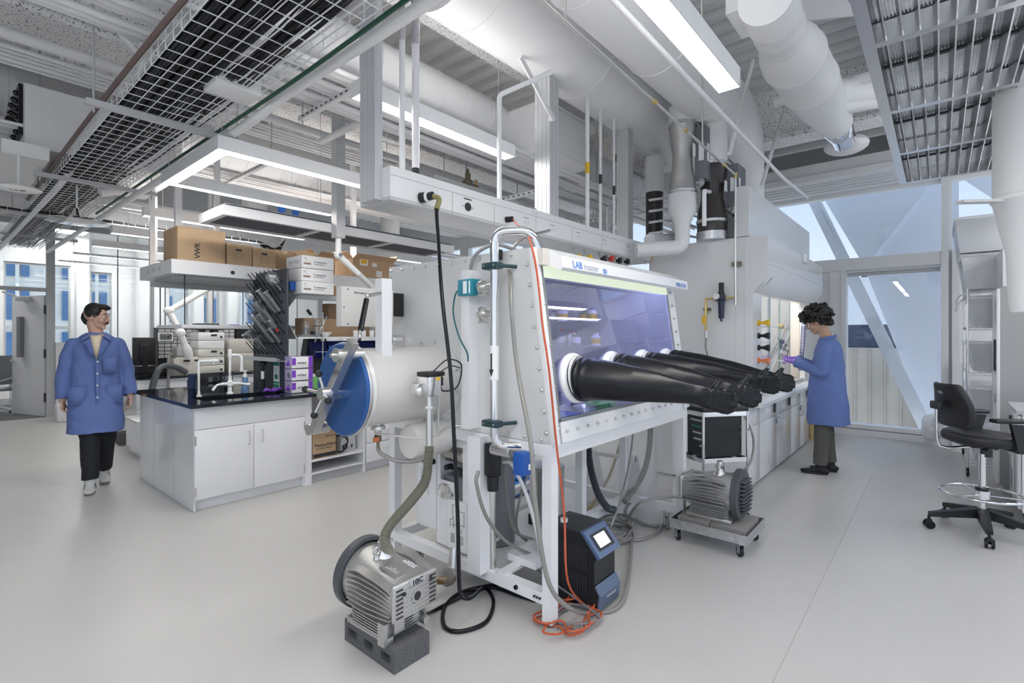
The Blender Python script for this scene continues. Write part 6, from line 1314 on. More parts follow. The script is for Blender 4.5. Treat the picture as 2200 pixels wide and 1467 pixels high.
# extraction arms
def arm(label, pts, r=.035, Y=8.6):
    t = T('extraction_arm', label, 'extraction arm', pts[0]); 
    for i in range(len(pts)-1): MB().cyl(pts[i], pts[i+1], r, r*.92, n=16).build('arm_tube', 'ceramic', t)
    for p in pts[1:-1]: MB().sph(p, r*1.5, 14).build('joint', 'ceramic', t)
    p = pts[-1]; d = (pts[-1]-pts[-2]).normalized(); MB().lathe(p, d, [(0, r), (.05, r*1.3), (.12, r*1.5), (.2, r*1.1)], n=18, cap=False).build('nozzle', 'ceramic', t); return t
arm('white extraction arm bent like an elbow over the far bench', [at(452, 617, Y=8.4), at(363, 668, Y=8.3), at(388, 715, Y=8.2), at(397, 740, Y=8.2)], .045)
# more background: glass wall cabinets, far columns
for k in range(4):
    x = 3.4+k*1.3; b = MB(); b.box(x-.03, x+.03, 10.0, 10.06, 0, CEIL); b.build('support_post', 'white', None, label='thin white support post beyond the far bench, number %s from left' % ('one', 'two', 'three', 'four')[k], cat='post', group='support posts beyond the far bench')
# office task chair and person head behind partition
t = T('office_chair', 'grey mesh office chair seen through the glass beside the open door', 'chair', (.9, 13.6, 0)); x, y = .95, 13.5
b = MB(); n = 8; pts = []
for i in range(9):
    for j in range(9): u_, v_ = i/8-.5, j/8; pts.append((x+u_*.52*(1-.12*v_), y-.06*(1-4*u_*u_)-.04*v_, .55+v_*.55))
b.add([Vector(p) for p in pts]+[Vector(p)+Vector((0, .02, 0)) for p in pts], [(i*9+j, (i+1)*9+j, (i+1)*9+j+1, i*9+j+1) for i in range(8) for j in range(8)]+[(81+i*9+j, 81+i*9+j+1, 81+(i+1)*9+j+1, 81+(i+1)*9+j) for i in range(8) for j in range(8)]); b.build('backrest', 'mid', t)
b = MB(); b.tube([(x-.24, y-.08, 1.12), (x-.27, y-.05, .85), (x-.2, y-.08, .55), (x, y-.12, .48), (x+.2, y-.08, .55), (x+.27, y-.05, .85), (x+.24, y-.08, 1.12)], .018, 8); b.tube([(x-.27, y-.05, .7), (x, y-.1, .62), (x+.27, y-.05, .7)], .015, 8); b.build('back_frame', 'lgrey', t)
b = MB(); b.rbox(x-.25, x+.25, y, y+.45, .42, .50, .03); b.build('seat', 'mid', t); MB().cyl((x, y+.2, .1), (x, y+.2, .42), .03, n=12).build('gas_lift', 'dark', t)
for k in range(5):
    a = 2*PI*k/5+.3; b = MB(); b.bar((x, y+.2, .12), (x+.3*math.cos(a), y+.2+.3*math.sin(a), .07), .04, .03); l_ = b.build('leg', 'lgrey', t); MB().cyl((x+.3*math.cos(a)-.012, y+.2+.3*math.sin(a), .03), (x+.3*math.cos(a)+.012, y+.2+.3*math.sin(a), .03), .03, n=14).build('wheel', 'black', l_)
b = MB(); b.box(.3, 1.3, 14.3, 15.0, .72, .75).box(.32, .36, 14.3, 15.0, 0, .72).box(1.24, 1.28, 14.3, 15.0, 0, .72); b.build('office_desk', 'wht2', None, label='white desk behind the grey office chair', cat='desk')
b = MB(); b.rbox(.86, 1.16, 14.5, 14.75, .75, .95, .05, 3); b.build('backpack', 'fabric', None, label='dark rounded bag lying on the office desk', cat='bag')
b = MB(); b.rbox(1.75, 2.5, 14.6, 15.1, 0, .75, .01); b.build('office_cabinet', 'wht2', None, label='white cabinet in the office behind the man', cat='cabinet')
# fire strobe, silver lamp shades, camera dome near ceiling left
t = T('fire_alarm', 'white ceiling fire alarm strobe lettered FIRE at far left', 'fire alarm', (.5, 6.7, 2.9)); p = at(40, 405, Y=6.0); b = MB(); b.sph(p, .13, 16, (1.2, .9, .25)); b.build('alarm_body', 'ceramic', t); text('FIRE', .055, p+Vector((-.06, -.05, -.031)), (1, -.3, 0), (0, .4, 1), 'ink', t, bold=.001); MB().cyl(p, (p.x, p.y, 3.05), .012, n=8).build('stem', 'white', t)
t = T('reflector_lamp', 'polished metal flared lamp hanging below the cable tray', 'lamp', at(150, 470, Y=6.6)); p = at(165, 474, Y=6.6); b = MB(); b.lathe(p, (0, 0, -1), [(-.12, .02), (-.08, .035), (-.04, .05), (-.015, .14), (0, .24), (.012, .25), (.02, .2), (.03, .08), (.03, 0)], n=32, cap=False); b.build('reflector', 'chrome', t); MB().cyl(p, (p.x, p.y, 3.0), .008, n=8).build('stem', 'white', t)
t = T('spotlight', 'white cylindrical spotlight beside the cable tray', 'spotlight', at(235, 410, Y=6.5)); p = at(235, 410, Y=6.5); b = MB(); b.cyl(p+Vector((-.08, 0, -.02)), p+Vector((.08, 0, .04)), .06, n=20); b.build('lamp_head', 'white', t); MB().cyl(p+Vector((.08, 0, .04)), p+Vector((.085, 0, .042)), .045, n=20).build('lens', 'ink', t); MB().cyl(p, (p.x, p.y, CEIL), .01, n=8).build('stem', 'white', t)
# loose lower cable bundle on left (cross tray)
t = T('cross_cable_tray', 'thin wire tray with loose black cables crossing toward the carrier posts', 'cable tray', (2.0, 8.3, 2.95)); b = MB()
y0 = 8.15
for k in range(5): b.cyl((-1.5, y0+k*.06, 2.93), (4.0, y0+k*.06, 2.93), .003, n=5, cap=False)
k = -1.5
while k < 4: b.cyl((k, y0, 2.93), (k, y0+.24, 2.93), .003, n=5, cap=False).cyl((k, y0, 2.93), (k, y0, 2.99), .003, n=5, cap=False); k += .12
b.build('wire_mesh', 'white', t); b = MB(); random.seed(8)
for k in range(14):
    pts = []; x = -1.5
    while x < 3.6: pts.append((x, y0+.12+random.uniform(-.08, .08), 2.945+random.uniform(0, .03))); x += .5
    pts += [(3.75, y0+.1, 2.9-random.random()*.15), (3.9, y0+.05, 3.05)]; b.tube(pts, .006, 5, res=3)
o = b.build('cable_bundle', 'black', t); o['kind'] = 'stuff'
for x in (-1, 1.2, 3.2): MB().cyl((x, y0+.12, 2.93), (x, y0+.12, CEIL), .005, n=6).build('hanger_rod', 'lgrey', t)
# background columns/duct drops
for k, (px_, py_, Y_) in enumerate(((548, 430, 7.6), (838, 500, 7.6))):
    p = at(px_, py_, Y=Y_); b = MB(); b.cyl((p.x, Y_, p.z-.25), (p.x, Y_, CEIL), .17, n=28); b.build('duct_drop', 'greyp', None, label=('grey cylindrical duct drop above the cardboard cartons', 'white cylindrical duct drop behind the low linear light')[k], cat='duct')
t = T('exit_sign', 'small green pipe marker sign hanging over the bench', 'sign', at(607, 478, Y=6.9)); p = at(607, 478, Y=6.9); b = MB(); b.box(p.x-.14, p.x+.14, p.y-.005, p.y+.005, p.z-.03, p.z+.03); b.build('sign_panel', 'green', t); text('CHILLED WATER', .03, p+Vector((-.125, -.006, -.012)), (1, 0, 0), (0, 0, 1), 'paper', t); MB().cyl((p.x, p.y, p.z), (p.x, p.y, CEIL), .003, n=6).build('wire', 'steel', t)
for k in range(2):
    p = at((605, 634)[k], (450, 458)[k], Y=6.9); t = T('blue_fitting', 'small blue pipe fitting above the green marker, %s' % ('left', 'right')[k], 'pipe fitting', p, group='blue fittings'); b = MB(); b.box(p.x-.04, p.x+.04, p.y-.03, p.y+.03, p.z-.03, p.z+.03).box(p.x-.02, p.x+.02, p.y-.02, p.y+.02, p.z-.07, p.z-.03); b.build('fitting_body', 'blue2', t); MB().cyl(p, (p.x, p.y, CEIL), .004, n=6).build('wire', 'steel', t)
# ================================================================ FUME HOOD (right)
HX0, HX1, HDY = 5.16, 8.05, 1.38
t = fh = T('fume_hood', 'large white fume hood with sliding sash and slanted canopy, right of centre', 'fume hood', (6.6, 1.9, 0))
M['hoodw'] = mat('hood_white', (.76, .765, .775), .20, coat=.2)
b = MB(); b.box(HX0, HX0+.03, HDY, 2.42, .80, 2.43); b.build('side_panel', 'hoodw', fh); b = MB(); b.box(HX1-.03, HX1, HDY, 2.42, .80, 2.43); b.build('side_panel', 'hoodw', fh)
b = MB(); b.box(HX0, HX1, 2.36, 2.42, .80, 2.43); b.build('back_panel', 'hoodw', fh); b = MB(); b.box(HX0, HX1, HDY, 2.42, 2.41, 2.44); b.build('roof_panel', 'hoodw', fh)
b = MB(); b.box(HX0-.001, HX0, HDY+.06, HDY+.062, .80, 2.43).box(HX0-.001, HX0, HDY+.14, HDY+.142, .80, 2.43); b.build('panel_joint', 'lgrey', fh)
MB().box(HX0-.004, HX0+.30, HDY-.02, HDY+.04, .80, 1.92).build('front_post', 'hoodw', fh); MB().box(HX0+2.4, HX1, HDY-.02, HDY+.04, .80, 1.92).build('front_post', 'hoodw', fh)
b = MB(); b.box(HX0, HX1, HDY-.02, HDY+.05, 1.90, 2.0); b.build('header_rail', 'hoodw', fh)
# canopy: projects, slanted soffit
b = MB(); b.prism([(HDY, 2.43), (1.235, 2.43), (1.235, 2.06), (HDY-.02, 1.90), (HDY, 1.90)], 'x', HX0, HX1-HX0); cn = b.build('canopy', 'hoodw', fh)
b = MB(); b.box(HX0, HX1, 1.2335, 1.235, 2.165, 2.168); b.build('canopy_joint', 'lgrey', cn)
b = MB(); b.obox((5.55, 1.275, 2.012), (1, 0, 0), (0, .68, -.73), (0, .73, .68), (.10, .004, .004)); b.obox((5.35, 1.29, 1.99), (0, .68, -.73), (1, 0, 0), (0, .73, .68), (.16, .02, .002)); b.build('decal', 'greyink', cn)
p = at(1726, 556, Y=1.235); b = MB(); b.rbox(p.x-.09, p.x+.09, 1.20, 1.235, p.z-.05, p.z+.05, .008); b.build('sensor_box', 'wht2', fh)
# sash panes
for k in range(4):
    x0 = 5.47+k*.48; y = HDY+.03+(.012 if k % 2 else 0); b = MB(); b.box(x0, x0+.52, y, y+.005, .93, 1.90); s_ = b.build('sash_pane', glassmat('sash_glass_%d' % k, (.93, .96, .965), .12), fh) if k < 3 else None
    if s_: MB().box(x0+.515, x0+.525, y-.002, y+.007, .93, 1.90).build('pane_edge', mat('glass_edge_%d' % k, (.25, .42, .40), .2), s_)
b = MB(); b.box(5.46, 7.56, HDY-.01, HDY+.04, .90, .93); b.build('sash_rail', 'alu', fh)
b = MB(); b.prism([(HDY-.10, .80), (HDY-.11, .84), (HDY-.08, .875), (HDY+.05, .885), (HDY+.05, .80)], 'x', HX0, HX1-HX0); b.build('airfoil_sill', 'wht2', fh)
b = MB(); b.box(HX0+.002, HX0+.03, HDY-.02, 2.3, .78, .80); b.build('bottom_edge', 'lgrey', fh)
b = MB(); b.box(5.2, 8.0, HDY+.05, 2.36, .86, .90); b.build('hood_worktop', 'epoxy', fh)
b = MB(); b.box(5.2, 8.0, 2.30, 2.33, .95, 2.3); b.build('baffle', mat('baffle_cream', (.80, .74, .68), .5), fh)
b = MB(); b.box(7.96, 8.0, 1.5, 2.3, .9, 2.3); b.build('inner_wall', mat('liner_cream', (.80, .74, .68), .5), fh)
MB().box(5.5, 7.6, 1.55, 1.62, 2.28, 2.30).build('hood_lamp', 'lamp', fh)
# base cabinets
cabs = [(5.16, 5.55), (5.55, 6.24), (6.24, 6.95), (6.95, 7.5), (7.5, 8.05)]
bc = T('hood_base_cabinet', 'glossy white storage cabinets forming the base of the fume hood', 'cabinet', (6.6, 1.9, 0)); b = MB(); b.box(5.16, 8.05, 1.42, 2.36, .02, .80).box(5.2, 8.0, 1.46, 2.3, 0, .02); b.build('carcass', 'cab', bc)
for k, (x0, x1) in enumerate(cabs):
    b = MB(); b.rbox(x0+.003, x1-.003, 1.40, 1.42, .60, .795, .002); b.build('upper_panel', 'cab', bc)
    b = MB(); b.rbox(x0+.003, x1-.003, 1.40, 1.42, .02, .595, .002); d_ = b.build('door', 'cab', bc)
    if k in (1, 2, 3, 4): pull((x1-.06 if k in (1, 3) else x0+.06, 1.40, .50), d_, 'z', .12); b = MB(); [b.cyl(((x0+x1)/2, 1.40, .12+.018*q), ((x0+x1)/2, 1.397, .12+.018*q), .005, n=8) for q in range(7)]; o = b.build('vent_holes', 'mid', d_)
    if k in (1, 3): MB().box(x1-.005, x1+.010, 1.392, 1.42, .50, .57).build('hinge', 'mid', d_)
    if k in (1, 2, 4): MB().rbox(x1-.14, x1-.09, 1.385, 1.40, .64, .76, .003).build('outlet_cover', 'dark', bc)
# service knobs (turret fittings) on the post
for k, (zz, m, nm) in enumerate(((1.60, 'yellow', 'yellow'), (1.42, 'black', 'upper black'), (1.26, 'black', 'lower black'), (1.06, 'orangep', 'red'))):
    p = at(1632, (694, 721, 746, 773)[k], X=5.46); p = Vector((5.33, HDY-.02, p.z)); b = MB()
    b.lathe(p, (0, -1, 0), [(0, .028), (.015, .028), (.02, .014), (.05, .016), (.085, .032), (.10, .034), (.102, .0)], n=14, cap=False); o = b.build('service_knob', m, fh)
# hanging stuff inside / right
t = T('coil_hose', 'blue coiled hose hanging at the right side of the fume hood', 'hose', (7.4, 1.5, 1.2)); a, c = Vector((7.32, 1.33, 1.62)), Vector((6.55, 1.22, 1.10))
mid_ = (a+c)/2+Vector((0, 0, -.10)); pts = []
for k in range(0, 26*10+1):
    u_ = k/260; p = a*(1-u_)**2+mid_*2*u_*(1-u_)+c*u_*u_; an = 2*PI*k/10; pts.append(p+Vector((0, math.cos(an)*.022, 0))+Vector((.8, 0, -.5)).normalized().cross(Vector((0, 1, 0)))*math.sin(an)*.022)
b = MB(); b.tube(pts, .0045, 5, smooth=False); b.build('coil', 'navy', t)
for k, (z_, m) in enumerate(((1.60, 'yellow'), (1.40, 'rubber'), (1.32, 'rubber'), (1.20, 'rubber'))):
    t = T('clamp_holder', 'black lab clamp with knobs inside the hood, %s' % ('beside yellow knob at top', 'upper', 'middle', 'lowest')[k], 'clamp', (7.5, 1.6, z_), group='clamps inside the hood'); b = MB(); x = 7.15+.06*k; b.sph((x, 1.55, z_), .035, 10); b.cyl((x-.08, 1.55, z_), (x+.08, 1.58, z_-.02), .012, n=8); b.cyl((x, 1.50, z_-.05), (x, 1.60, z_+.05), .01, n=8); b.build('clamp_body', m, t); MB().cyl((x, 1.6, z_), (x, 2.30, z_), .005, n=6).build('rod', 'steel', t)
t = T('retort_rod', 'vertical lattice rod with clamps inside the fume hood', 'stand', (7.3, 1.7, .9)); MB().cyl((7.3, 1.6, .9), (7.3, 1.6, 2.0), .008, n=8).build('rod', 'steel', t); MB().rbox(7.2, 7.4, 1.52, 1.68, .9, .92, .004).build('base', 'mid', t)
# closure panel above hood
t = T('closure_panel', 'plain white closure panel boxing in the ducts above the fume hood', 'panel', (6.6, 1.45, 2.44)); MB().box(HX0+.003, 8.1, 1.40, 1.412, 2.445, 2.93).build('front_sheet', 'hoodw', t); MB().box(HX0, HX0+.012, 1.40, 1.535, 2.445, 2.935).build('side_sheet', 'hoodw', t)
# extract valves above hood
def vav(label, px_, pyt, pyb, Y_, R_, col, boxside=1, boxz=(0, 0)):
    p = at(px_, (pyt+pyb)/2, Y=Y_); zt, zb = at(px_, pyt, Y=Y_).z, at(px_, pyb, Y=Y_).z
    t = T('air_valve', label, 'air valve', (p.x, Y_, zb)); H_ = zt-zb
    b = MB(); b.lathe((p.x, Y_, zb), (0, 0, 1), [(0, R_*1.02), (H_*.12, R_*1.02), (H_*.14, R_*1.08), (H_*.16, R_*1.02), (H_*.3, R_*.96), (H_*.48, R_*.76), (H_*.62, R_*.76), (H_*.85, R_), (H_*.96, R_), (H_*.98, R_*1.08), (H_, R_)], n=40); b.build('venturi_body', col, t)
    for zz in (zb+H_*.13, zt-H_*.05): b = MB(); b.lathe((p.x, Y_, zz), (0, 0, 1), [(0, R_*1.05), (.004, R_*1.09), (.03, R_*1.09), (.034, R_*1.05)], n=36, cap=False); b.build('band_clamp', 'galv', t)
    b = MB(); x0 = p.x+R_*.15; b.rbox(x0, x0+.26, Y_-R_-.10, Y_-R_+.01, zb+H_*boxz[0], zb+H_*boxz[1], .004); bx_ = b.build('actuator_box', 'greybox', t)
    b = MB(); z0, z1 = zb+H_*boxz[0], zb+H_*boxz[1]; b.box(x0-.001, x0, Y_-R_-.08, Y_-R_-.03, z0+(z1-z0)*.35, z0+(z1-z0)*.68); b.box(x0+.03, x0+.09, Y_-R_-.101, Y_-R_-.10, z0+(z1-z0)*.35, z0+(z1-z0)*.68); b.build('box_label', 'paper', bx_)
    b = MB(); b.box(p.x-R_*.5, p.x-R_*.02, Y_-R_*1.06, Y_-R_*1.0, zb+H_*.55, zb+H_*.70); b.build('body_label', 'paper', t)
    b = MB(); b.tube([(x0+.02, Y_-R_, z1), (x0+.03, Y_-R_, z1+.06), (x0+.10, Y_-R_-.02, z1+.04), (x0+.11, Y_-R_-.05, z1-.03)], .004, 6); b.tube([(x0, Y_-R_, z0-.02), (x0+.06, Y_-R_-.05, z0-.10), (x0+.14, Y_-R_-.02, z0-.06)], .005, 6); b.build('signal_cable', 'rubber', t)
    b = MB(); b.lathe((x0-.03, Y_-R_-.03, z0-.035), (1, -.3, 0), [(0, .02), (.03, .02), (.035, .045), (.045, .045), (.05, .01)], n=16); b.build('actuator_crank', 'galv', t)
    return p.x, Y_, zb, zt
M['greybox'] = mat('actuator_grey', (.17, .18, .20), .45)
M['brown'] = mat('dark_coated_duct', (.045, .038, .036), .25)
x1_, y1_, zb1, zt1 = vav('silver venturi air valve with grey actuator box above the fume hood', 1466, 265, 440, 1.95, .125, 'cast', 1, (.28, .92))
x2_, y2_, zb2, zt2 = vav('dark venturi air valve with grey actuator box, right of the silver one', 1530, 352, 500, 1.75, .14, 'brown', 1, (.35, .95))
pipe_ = T('round_duct', 'white reducer and elbow duct below the silver air valve', 'duct', (x1_, y1_, zb1))
zz = at(1466, 440, Y=1.95).z; b = MB(); b.lathe((x1_, y1_, zz), (0, 0, -1), [(-.12, .13), (-.02, .13), (0, .134), (.06, .134), (.20, .075), (.26, .072)], n=32); b.bend([(x1_, y1_, zz-.24), (x1_, y1_, zz-.42), (x1_-.30, y1_+.35, zz-.45)], .072, .12, n=24); b.build('duct_body', 'duct', pipe_)
b = MB(); b.cyl((x1_, y1_, zt1-.01), (x1_, y1_, 3.75), .128, n=36); b.build('riser_duct', 'duct', None, label='white riser duct from silver air valve to the huge duct', cat='duct')
b = MB(); b.cyl((x2_, y2_, zt2-.02), (x2_, y2_, 3.62), .143, n=36); b.build('riser_duct', 'duct', None, label='white riser duct above the dark air valve', cat='duct')
b = MB(); b.cyl((x2_, y2_, 2.44), (x2_, y2_, zb2), .15, n=36); b.build('hood_collar', 'galv', None, label='galvanised collar between dark air valve and hood roof', cat='duct')
p = at(1406, 400, Y=2.6); b = MB(); b.cyl((p.x, 2.6, at(1406, 415, Y=2.6).z), (p.x, 2.6, 3.6), .11, n=32); b.build('riser_duct', 'duct', None, label='white riser duct behind the second aluminium post', cat='duct')
b = MB(); b.cyl((p.x, 2.6, 2.5), (p.x, 2.6, at(1406, 415, Y=2.6).z), .10, n=32); b.build('air_valve', 'brown', None, label='dark air valve half hidden behind the second aluminium post', cat='air valve')
b = MB(); b.bend([at(1395, 515, Y=2.25), at(1455, 513, Y=2.25), at(1455, 400, Y=2.25)], .06, .12, n=20); b.build('round_duct', 'duct', None, label='small white duct elbow hugging the top of the hood side', cat='duct')
for k in range(5):
    pipe('white tubular guard rail above the hood, %s' % ('top rung', 'second rung', 'third rung', 'lowest rung', 'upright')[k], [at(1395, 430+24*k, Y=2.3), at(1430, 425+24*k, Y=2.2), at(1600, 470+20*k, Y=2.2)] if k < 4 else [at(1500, 425, Y=2.2), at(1500, 530, Y=2.2)], .013, R=.03, group='guard rail pipes above the hood', name='rail_pipe', cat='pipe')
pipe('white bracket pipe in front of the dark air valve', [Vector((at(1513, 505, Y=1.56).x, 1.56, 2.44)), at(1513, 410, Y=1.56), at(1525, 412, Y=1.7)], .018, R=.02, name='pipe', cat='pipe')
for k, (xa, ya, xb, yb) in enumerate(((1618, 130, 1567, 330), (1690, 220, 1636, 400))):
    pipe('ribbed white flexible conduit hanging %s the valves' % ('above', 'right of')[k], [at(xa, ya, Y=1.35), at((xa+xb)/2-3, (ya+yb)/2+10, Y=1.35), at(xb, yb, Y=1.35)] , .018, R=.3, name='flex_conduit')
# pressure regulator on hood side
t = T('air_regulator', 'black compressed air regulator with round gauge on the hood side', 'regulator', (5.12, 1.6, 1.6)); def_ = at(1549, 640, X=5.08); y, z = def_.y, def_.z
b = MB(); b.cyl((5.09, y, z-.02), (5.09, y, z+.06), .03, n=16).cyl((5.09, y, z+.06), (5.09, y, z+.15), .024, n=16); b.build('adjust_knob', 'black', t)
b = MB(); b.rbox(5.05, 5.13, y-.035, y+.045, z-.03, z+.03, .006).cyl((5.09, y, z-.03), (5.09, y, z-.20), .032, .026, n=18).cyl((5.09, y, z-.20), (5.09, y, z-.23), .01, n=10); b.build('filter_bowl', mat('navy_bowl', (.015, .02, .06), .3), t)
b = MB(); b.cyl((5.06, y+.03, z+.015), (5.03, y+.03, z+.015), .032, n=24); g_ = b.build('gauge', 'steel', t); MB().cyl((5.03, y+.03, z+.015), (5.028, y+.03, z+.015), .028, n=24).build('gauge_face', 'paper', g_); MB().box(5.0265, 5.028, y+.029, y+.031, z+.012, z+.037).build('needle', 'ink', g_)
b = MB(); b.cyl((5.09, y+.04, z), (5.09, y+.15, z), .010, n=10).cyl((5.09, y+.15, z+.01), (5.09, y+.15, z-.08), .010, n=10).cyl((5.09, y-.04, z), (5.09, 1.50, z), .010, n=10).cyl((5.09, 1.50, z-.015), (5.09, 1.50, z+.05), .012, n=6).cyl((5.09, y+.15, z-.08), (5.09, y+.15, z-.32), .012, n=6); b.build('brass_fittings', 'brass', t)
MB().cyl((5.08, 1.50, z+.05), (5.08, 1.50, z+.2), .009, n=10).build('copper_pipe', 'copper', t)
MB().box(5.10, 5.16, y+.12, y+.18, z-.12, z-.09).build('wall_clip', 'bronze', t); MB().rbox(5.05, 5.07, y+.145, y+.175, z-.25, z-.17, .003).build('yellow_tag', 'yellow', t); MB().cyl((5.09, y+.15, z-.32), (5.09, y+.15, z-.39), .014, n=10).build('quick_coupler', 'steel', t)
b = MB(); b.tube([(5.09, y+.15, z-.39), (5.09, y+.15, z-.50), (5.08, y+.11, z-.62), (5.07, y+.06, z-.72), (5.0, y+.02, z-.9)], .008, 8); b.build('clear_hose', 'clearh', t)
# black strip & knobs row over glove box
b = MB(); a = at(1392, 847, X=5.14); c = at(1545, 866, X=5.14); b.box(5.135, 5.16, c.y, a.y, c.z-.01, c.z+.02); b.build('black_strip', 'rubber', None, label='thin black strip along the foot of the hood side panel', cat='strip')
for k, (px_, py_, m) in enumerate(((1240, 553, 'yellow'), (1264, 554, 'yellow'), (1295, 556, 'black'), (1311, 556, 'red'), (1328, 560, 'black'), (1345, 562, 'black'), (1395, 555, 'yellow'))):
    p = at(px_, py_, Y=2.42); t = T('gas_turret', '%s gas tap knob under the service beam, number %s from left' % ({'yellow': 'yellow', 'black': 'black', 'red': 'pink-red'}[m], ('one', 'two', 'three', 'four', 'five', 'six', 'seven')[k]), 'gas tap', p, group='gas tap knobs under the service beam'); b = MB(); b.lathe(p-Vector((0, .03, 0)), (0, 1, 0), [(0, .03), (.02, .03), (.03, .014), (.05, .014)], n=9); b.build('knob', m, t); b = MB(); b.cyl(p+Vector((0, .02, 0)), (p.x, p.y+.05, 2.27), .011, n=10).cyl(p+Vector((-.03, .01, -.03)), p+Vector((.05, .01, -.03)), .012, n=8); b.build('valve_stem', 'steel', t)
# ================================================================ RIGHT SIDE
# wire rack with tubs
t = T('wire_rack', 'chrome wire storage rack loaded with clear tubs by the tall window', 'shelving', (8.0, -.7, 0)); RX0, RX1, RY0, RY1 = 7.15, 8.45, -.68, -.22
zs = [.16, .62, 1.10, 1.58, 1.93]
for (x, y) in ((RX0, RY0), (RX0, RY1), (RX1, RY0), (RX1, RY1)):
    b = MB(); b.cyl((x, y, .10), (x, y, 1.98), .0125, n=12); p_ = b.build('post', 'chrome', t); caster((x, y, 0), t, .05, .12)
for z in zs:
    b = MB()
    for (a, c) in (((RX0, RY0), (RX1, RY0)), ((RX0, RY1), (RX1, RY1)), ((RX0, RY0), (RX0, RY1)), ((RX1, RY0), (RX1, RY1))):
        b.cyl((*a, z), (*c, z), .004, n=6).cyl((*a, z-.03), (*c, z-.03), .003, n=6)
        L = int(((c[0]-a[0])**2+(c[1]-a[1])**2)**.5/.05)
        for k in range(L):
            f, g = k/L, (k+.5)/L; q0 = (a[0]+(c[0]-a[0])*f, a[1]+(c[1]-a[1])*f); q1 = (a[0]+(c[0]-a[0])*g, a[1]+(c[1]-a[1])*g); b.cyl((*q0, z), (*q1, z-.03), .002, n=4, cap=False).cyl((*q1, z-.03), (a[0]+(c[0]-a[0])*(k+1)/L, a[1]+(c[1]-a[1])*(k+1)/L, z), .002, n=4, cap=False)
    k = RX0+.03
    while k < RX1: b.cyl((k, RY0, z), (k, RY1, z), .002, n=4, cap=False); k += .04
    b.build('wire_shelf', 'chrome', t)
def tub(label, x0, x1, y0, y1, z0, h_, lid=True, grp=None):
    t = T('plastic_tub', label, 'storage tub', ((x0+x1)/2, (y0+y1)/2, z0), group=grp); i = .04; b = MB()
    v = [(x0+i, y0+i, z0), (x1-i, y0+i, z0), (x1-i, y1-i, z0), (x0+i, y1-i, z0), (x0, y0, z0+h_), (x1, y0, z0+h_), (x1, y1, z0+h_), (x0, y1, z0+h_)]
    b.add(v, [(3, 2, 1, 0), (0, 1, 5, 4), (1, 2, 6, 5), (2, 3, 7, 6), (3, 0, 4, 7)]); o = b.build('tub_body', 'tub', t); md = o.modifiers.new('s', 'SOLIDIFY'); md.thickness = .004; md = o.modifiers.new('b', 'BEVEL'); md.width = .015; md.segments = 3
    b = MB(); b.rbox(x0-.01, x1+.01, y0-.01, y1+.01, z0+h_-.012, z0+h_+.02, .008); b.build('lid', 'milky', t)
    for y in (y0-.012, y1+.002): MB().rbox((x0+x1)/2-.05, (x0+x1)/2+.05, y, y+.01, z0+h_-.03, z0+h_+.02, .003).build('latch', 'milky', t)
    return t
for k, z in enumerate(zs[:4]):
    tub('milky storage tub on the %s shelf of the wire rack, window side' % ('lowest', 'second', 'third', 'fourth')[k], 7.85, 8.4, -.64, -.24, z+.004, .30); tub('milky storage tub on the %s shelf of the wire rack, nearer side' % ('lowest', 'second', 'third', 'fourth')[k], 7.22, 7.8, -.64, -.24, z+.004, .30)
tub('large milky tub standing on top of the wire rack', 7.3, 8.3, -.80, -.17, 1.985, .36); tub('largest milky tub topmost over the wire rack', 7.2, 8.35, -.84, -.12, 2.37, .36)
b = MB(); b.tube([(7.75, -.215, 1.93), (7.95, -.15, 1.84), (8.15, -.14, 1.78), (8.2, -.15, 1.84), (8.0, -.15, 1.90), (7.8, -.18, 1.95)], .008, 8, closed=True); b.build('white_loop', 'ceramic', None, label='white plastic loop hanging from the wire rack top', cat='hose')
# grey cabinet
t = T('tall_cabinet', 'tall grey metal cabinet right of the wire rack', 'cabinet', (6.85, -.8, 0)); b = MB(); b.box(6.57, 7.10, -1.6, -.43, .08, 1.945); b.build('cabinet_body', mat('cabinet_grey', (.40, .40, .40), .4), t)
b = MB(); b.rbox(6.57, 6.82, -.43, -.405, .10, 1.93, .003); d_ = b.build('door', 'wht2', t); b = MB(); b.rbox(6.83, 7.10, -.43, -.405, .10, 1.93, .003); b.build('door', 'wht2', t)
MB().rbox(6.66, 6.70, -.405, -.39, 1.15, 1.45, .004).build('handle', 'dark', d_); MB().rbox(6.66, 6.72, -.405, -.40, 1.62, 1.82, .003).build('label_holder', 'lgrey', d_); MB().rbox(6.64, 6.72, -.405, -.385, .85, .93, .003).build('latch', 'lgrey', d_)
b = MB(); b.box(6.6, 7.08, -1.58, -.45, 0, .08); b.build('plinth', 'lgrey', t)
b = MB(); b.box(6.62, 7.4, -1.7, -.45, 1.95, 2.32); b.build('white_carton', 'wht2', None, label='big white box on top of the tall grey cabinet', cat='box')
# drawer bench on right edge
t = T('bench_cabinet', 'white drawer cabinet with grey top at the right edge', 'cabinet', (5.6, -.9, 0)); b = MB(); b.box(5.60, 6.28, -1.5, -.49, .10, .87); b.build('carcass', 'cab', t); b = MB(); b.box(5.58, 6.30, -1.5, -.455, .87, .90); b.build('top', 'lgrey', t)
b = MB(); b.rbox(5.62, 6.26, -.49, -.468, .66, .86, .003); d_ = b.build('drawer', 'cab', t); MB().rbox(6.10, 6.15, -.468, -.455, .70, .80, .003).build('socket_cover', 'ink', d_)
b = MB(); b.rbox(5.95, 6.26, -.49, -.468, .12, .65, .003); d_ = b.build('door', 'cab', t); pull((6.0, -.468, .56), d_, 'z', .12, (0, 1, 0)); b = MB(); b.rbox(5.62, 5.94, -.49, -.468, .12, .65, .003); d_ = b.build('door', 'cab', t); pull((5.89, -.468, .56), d_, 'z', .12, (0, 1, 0))
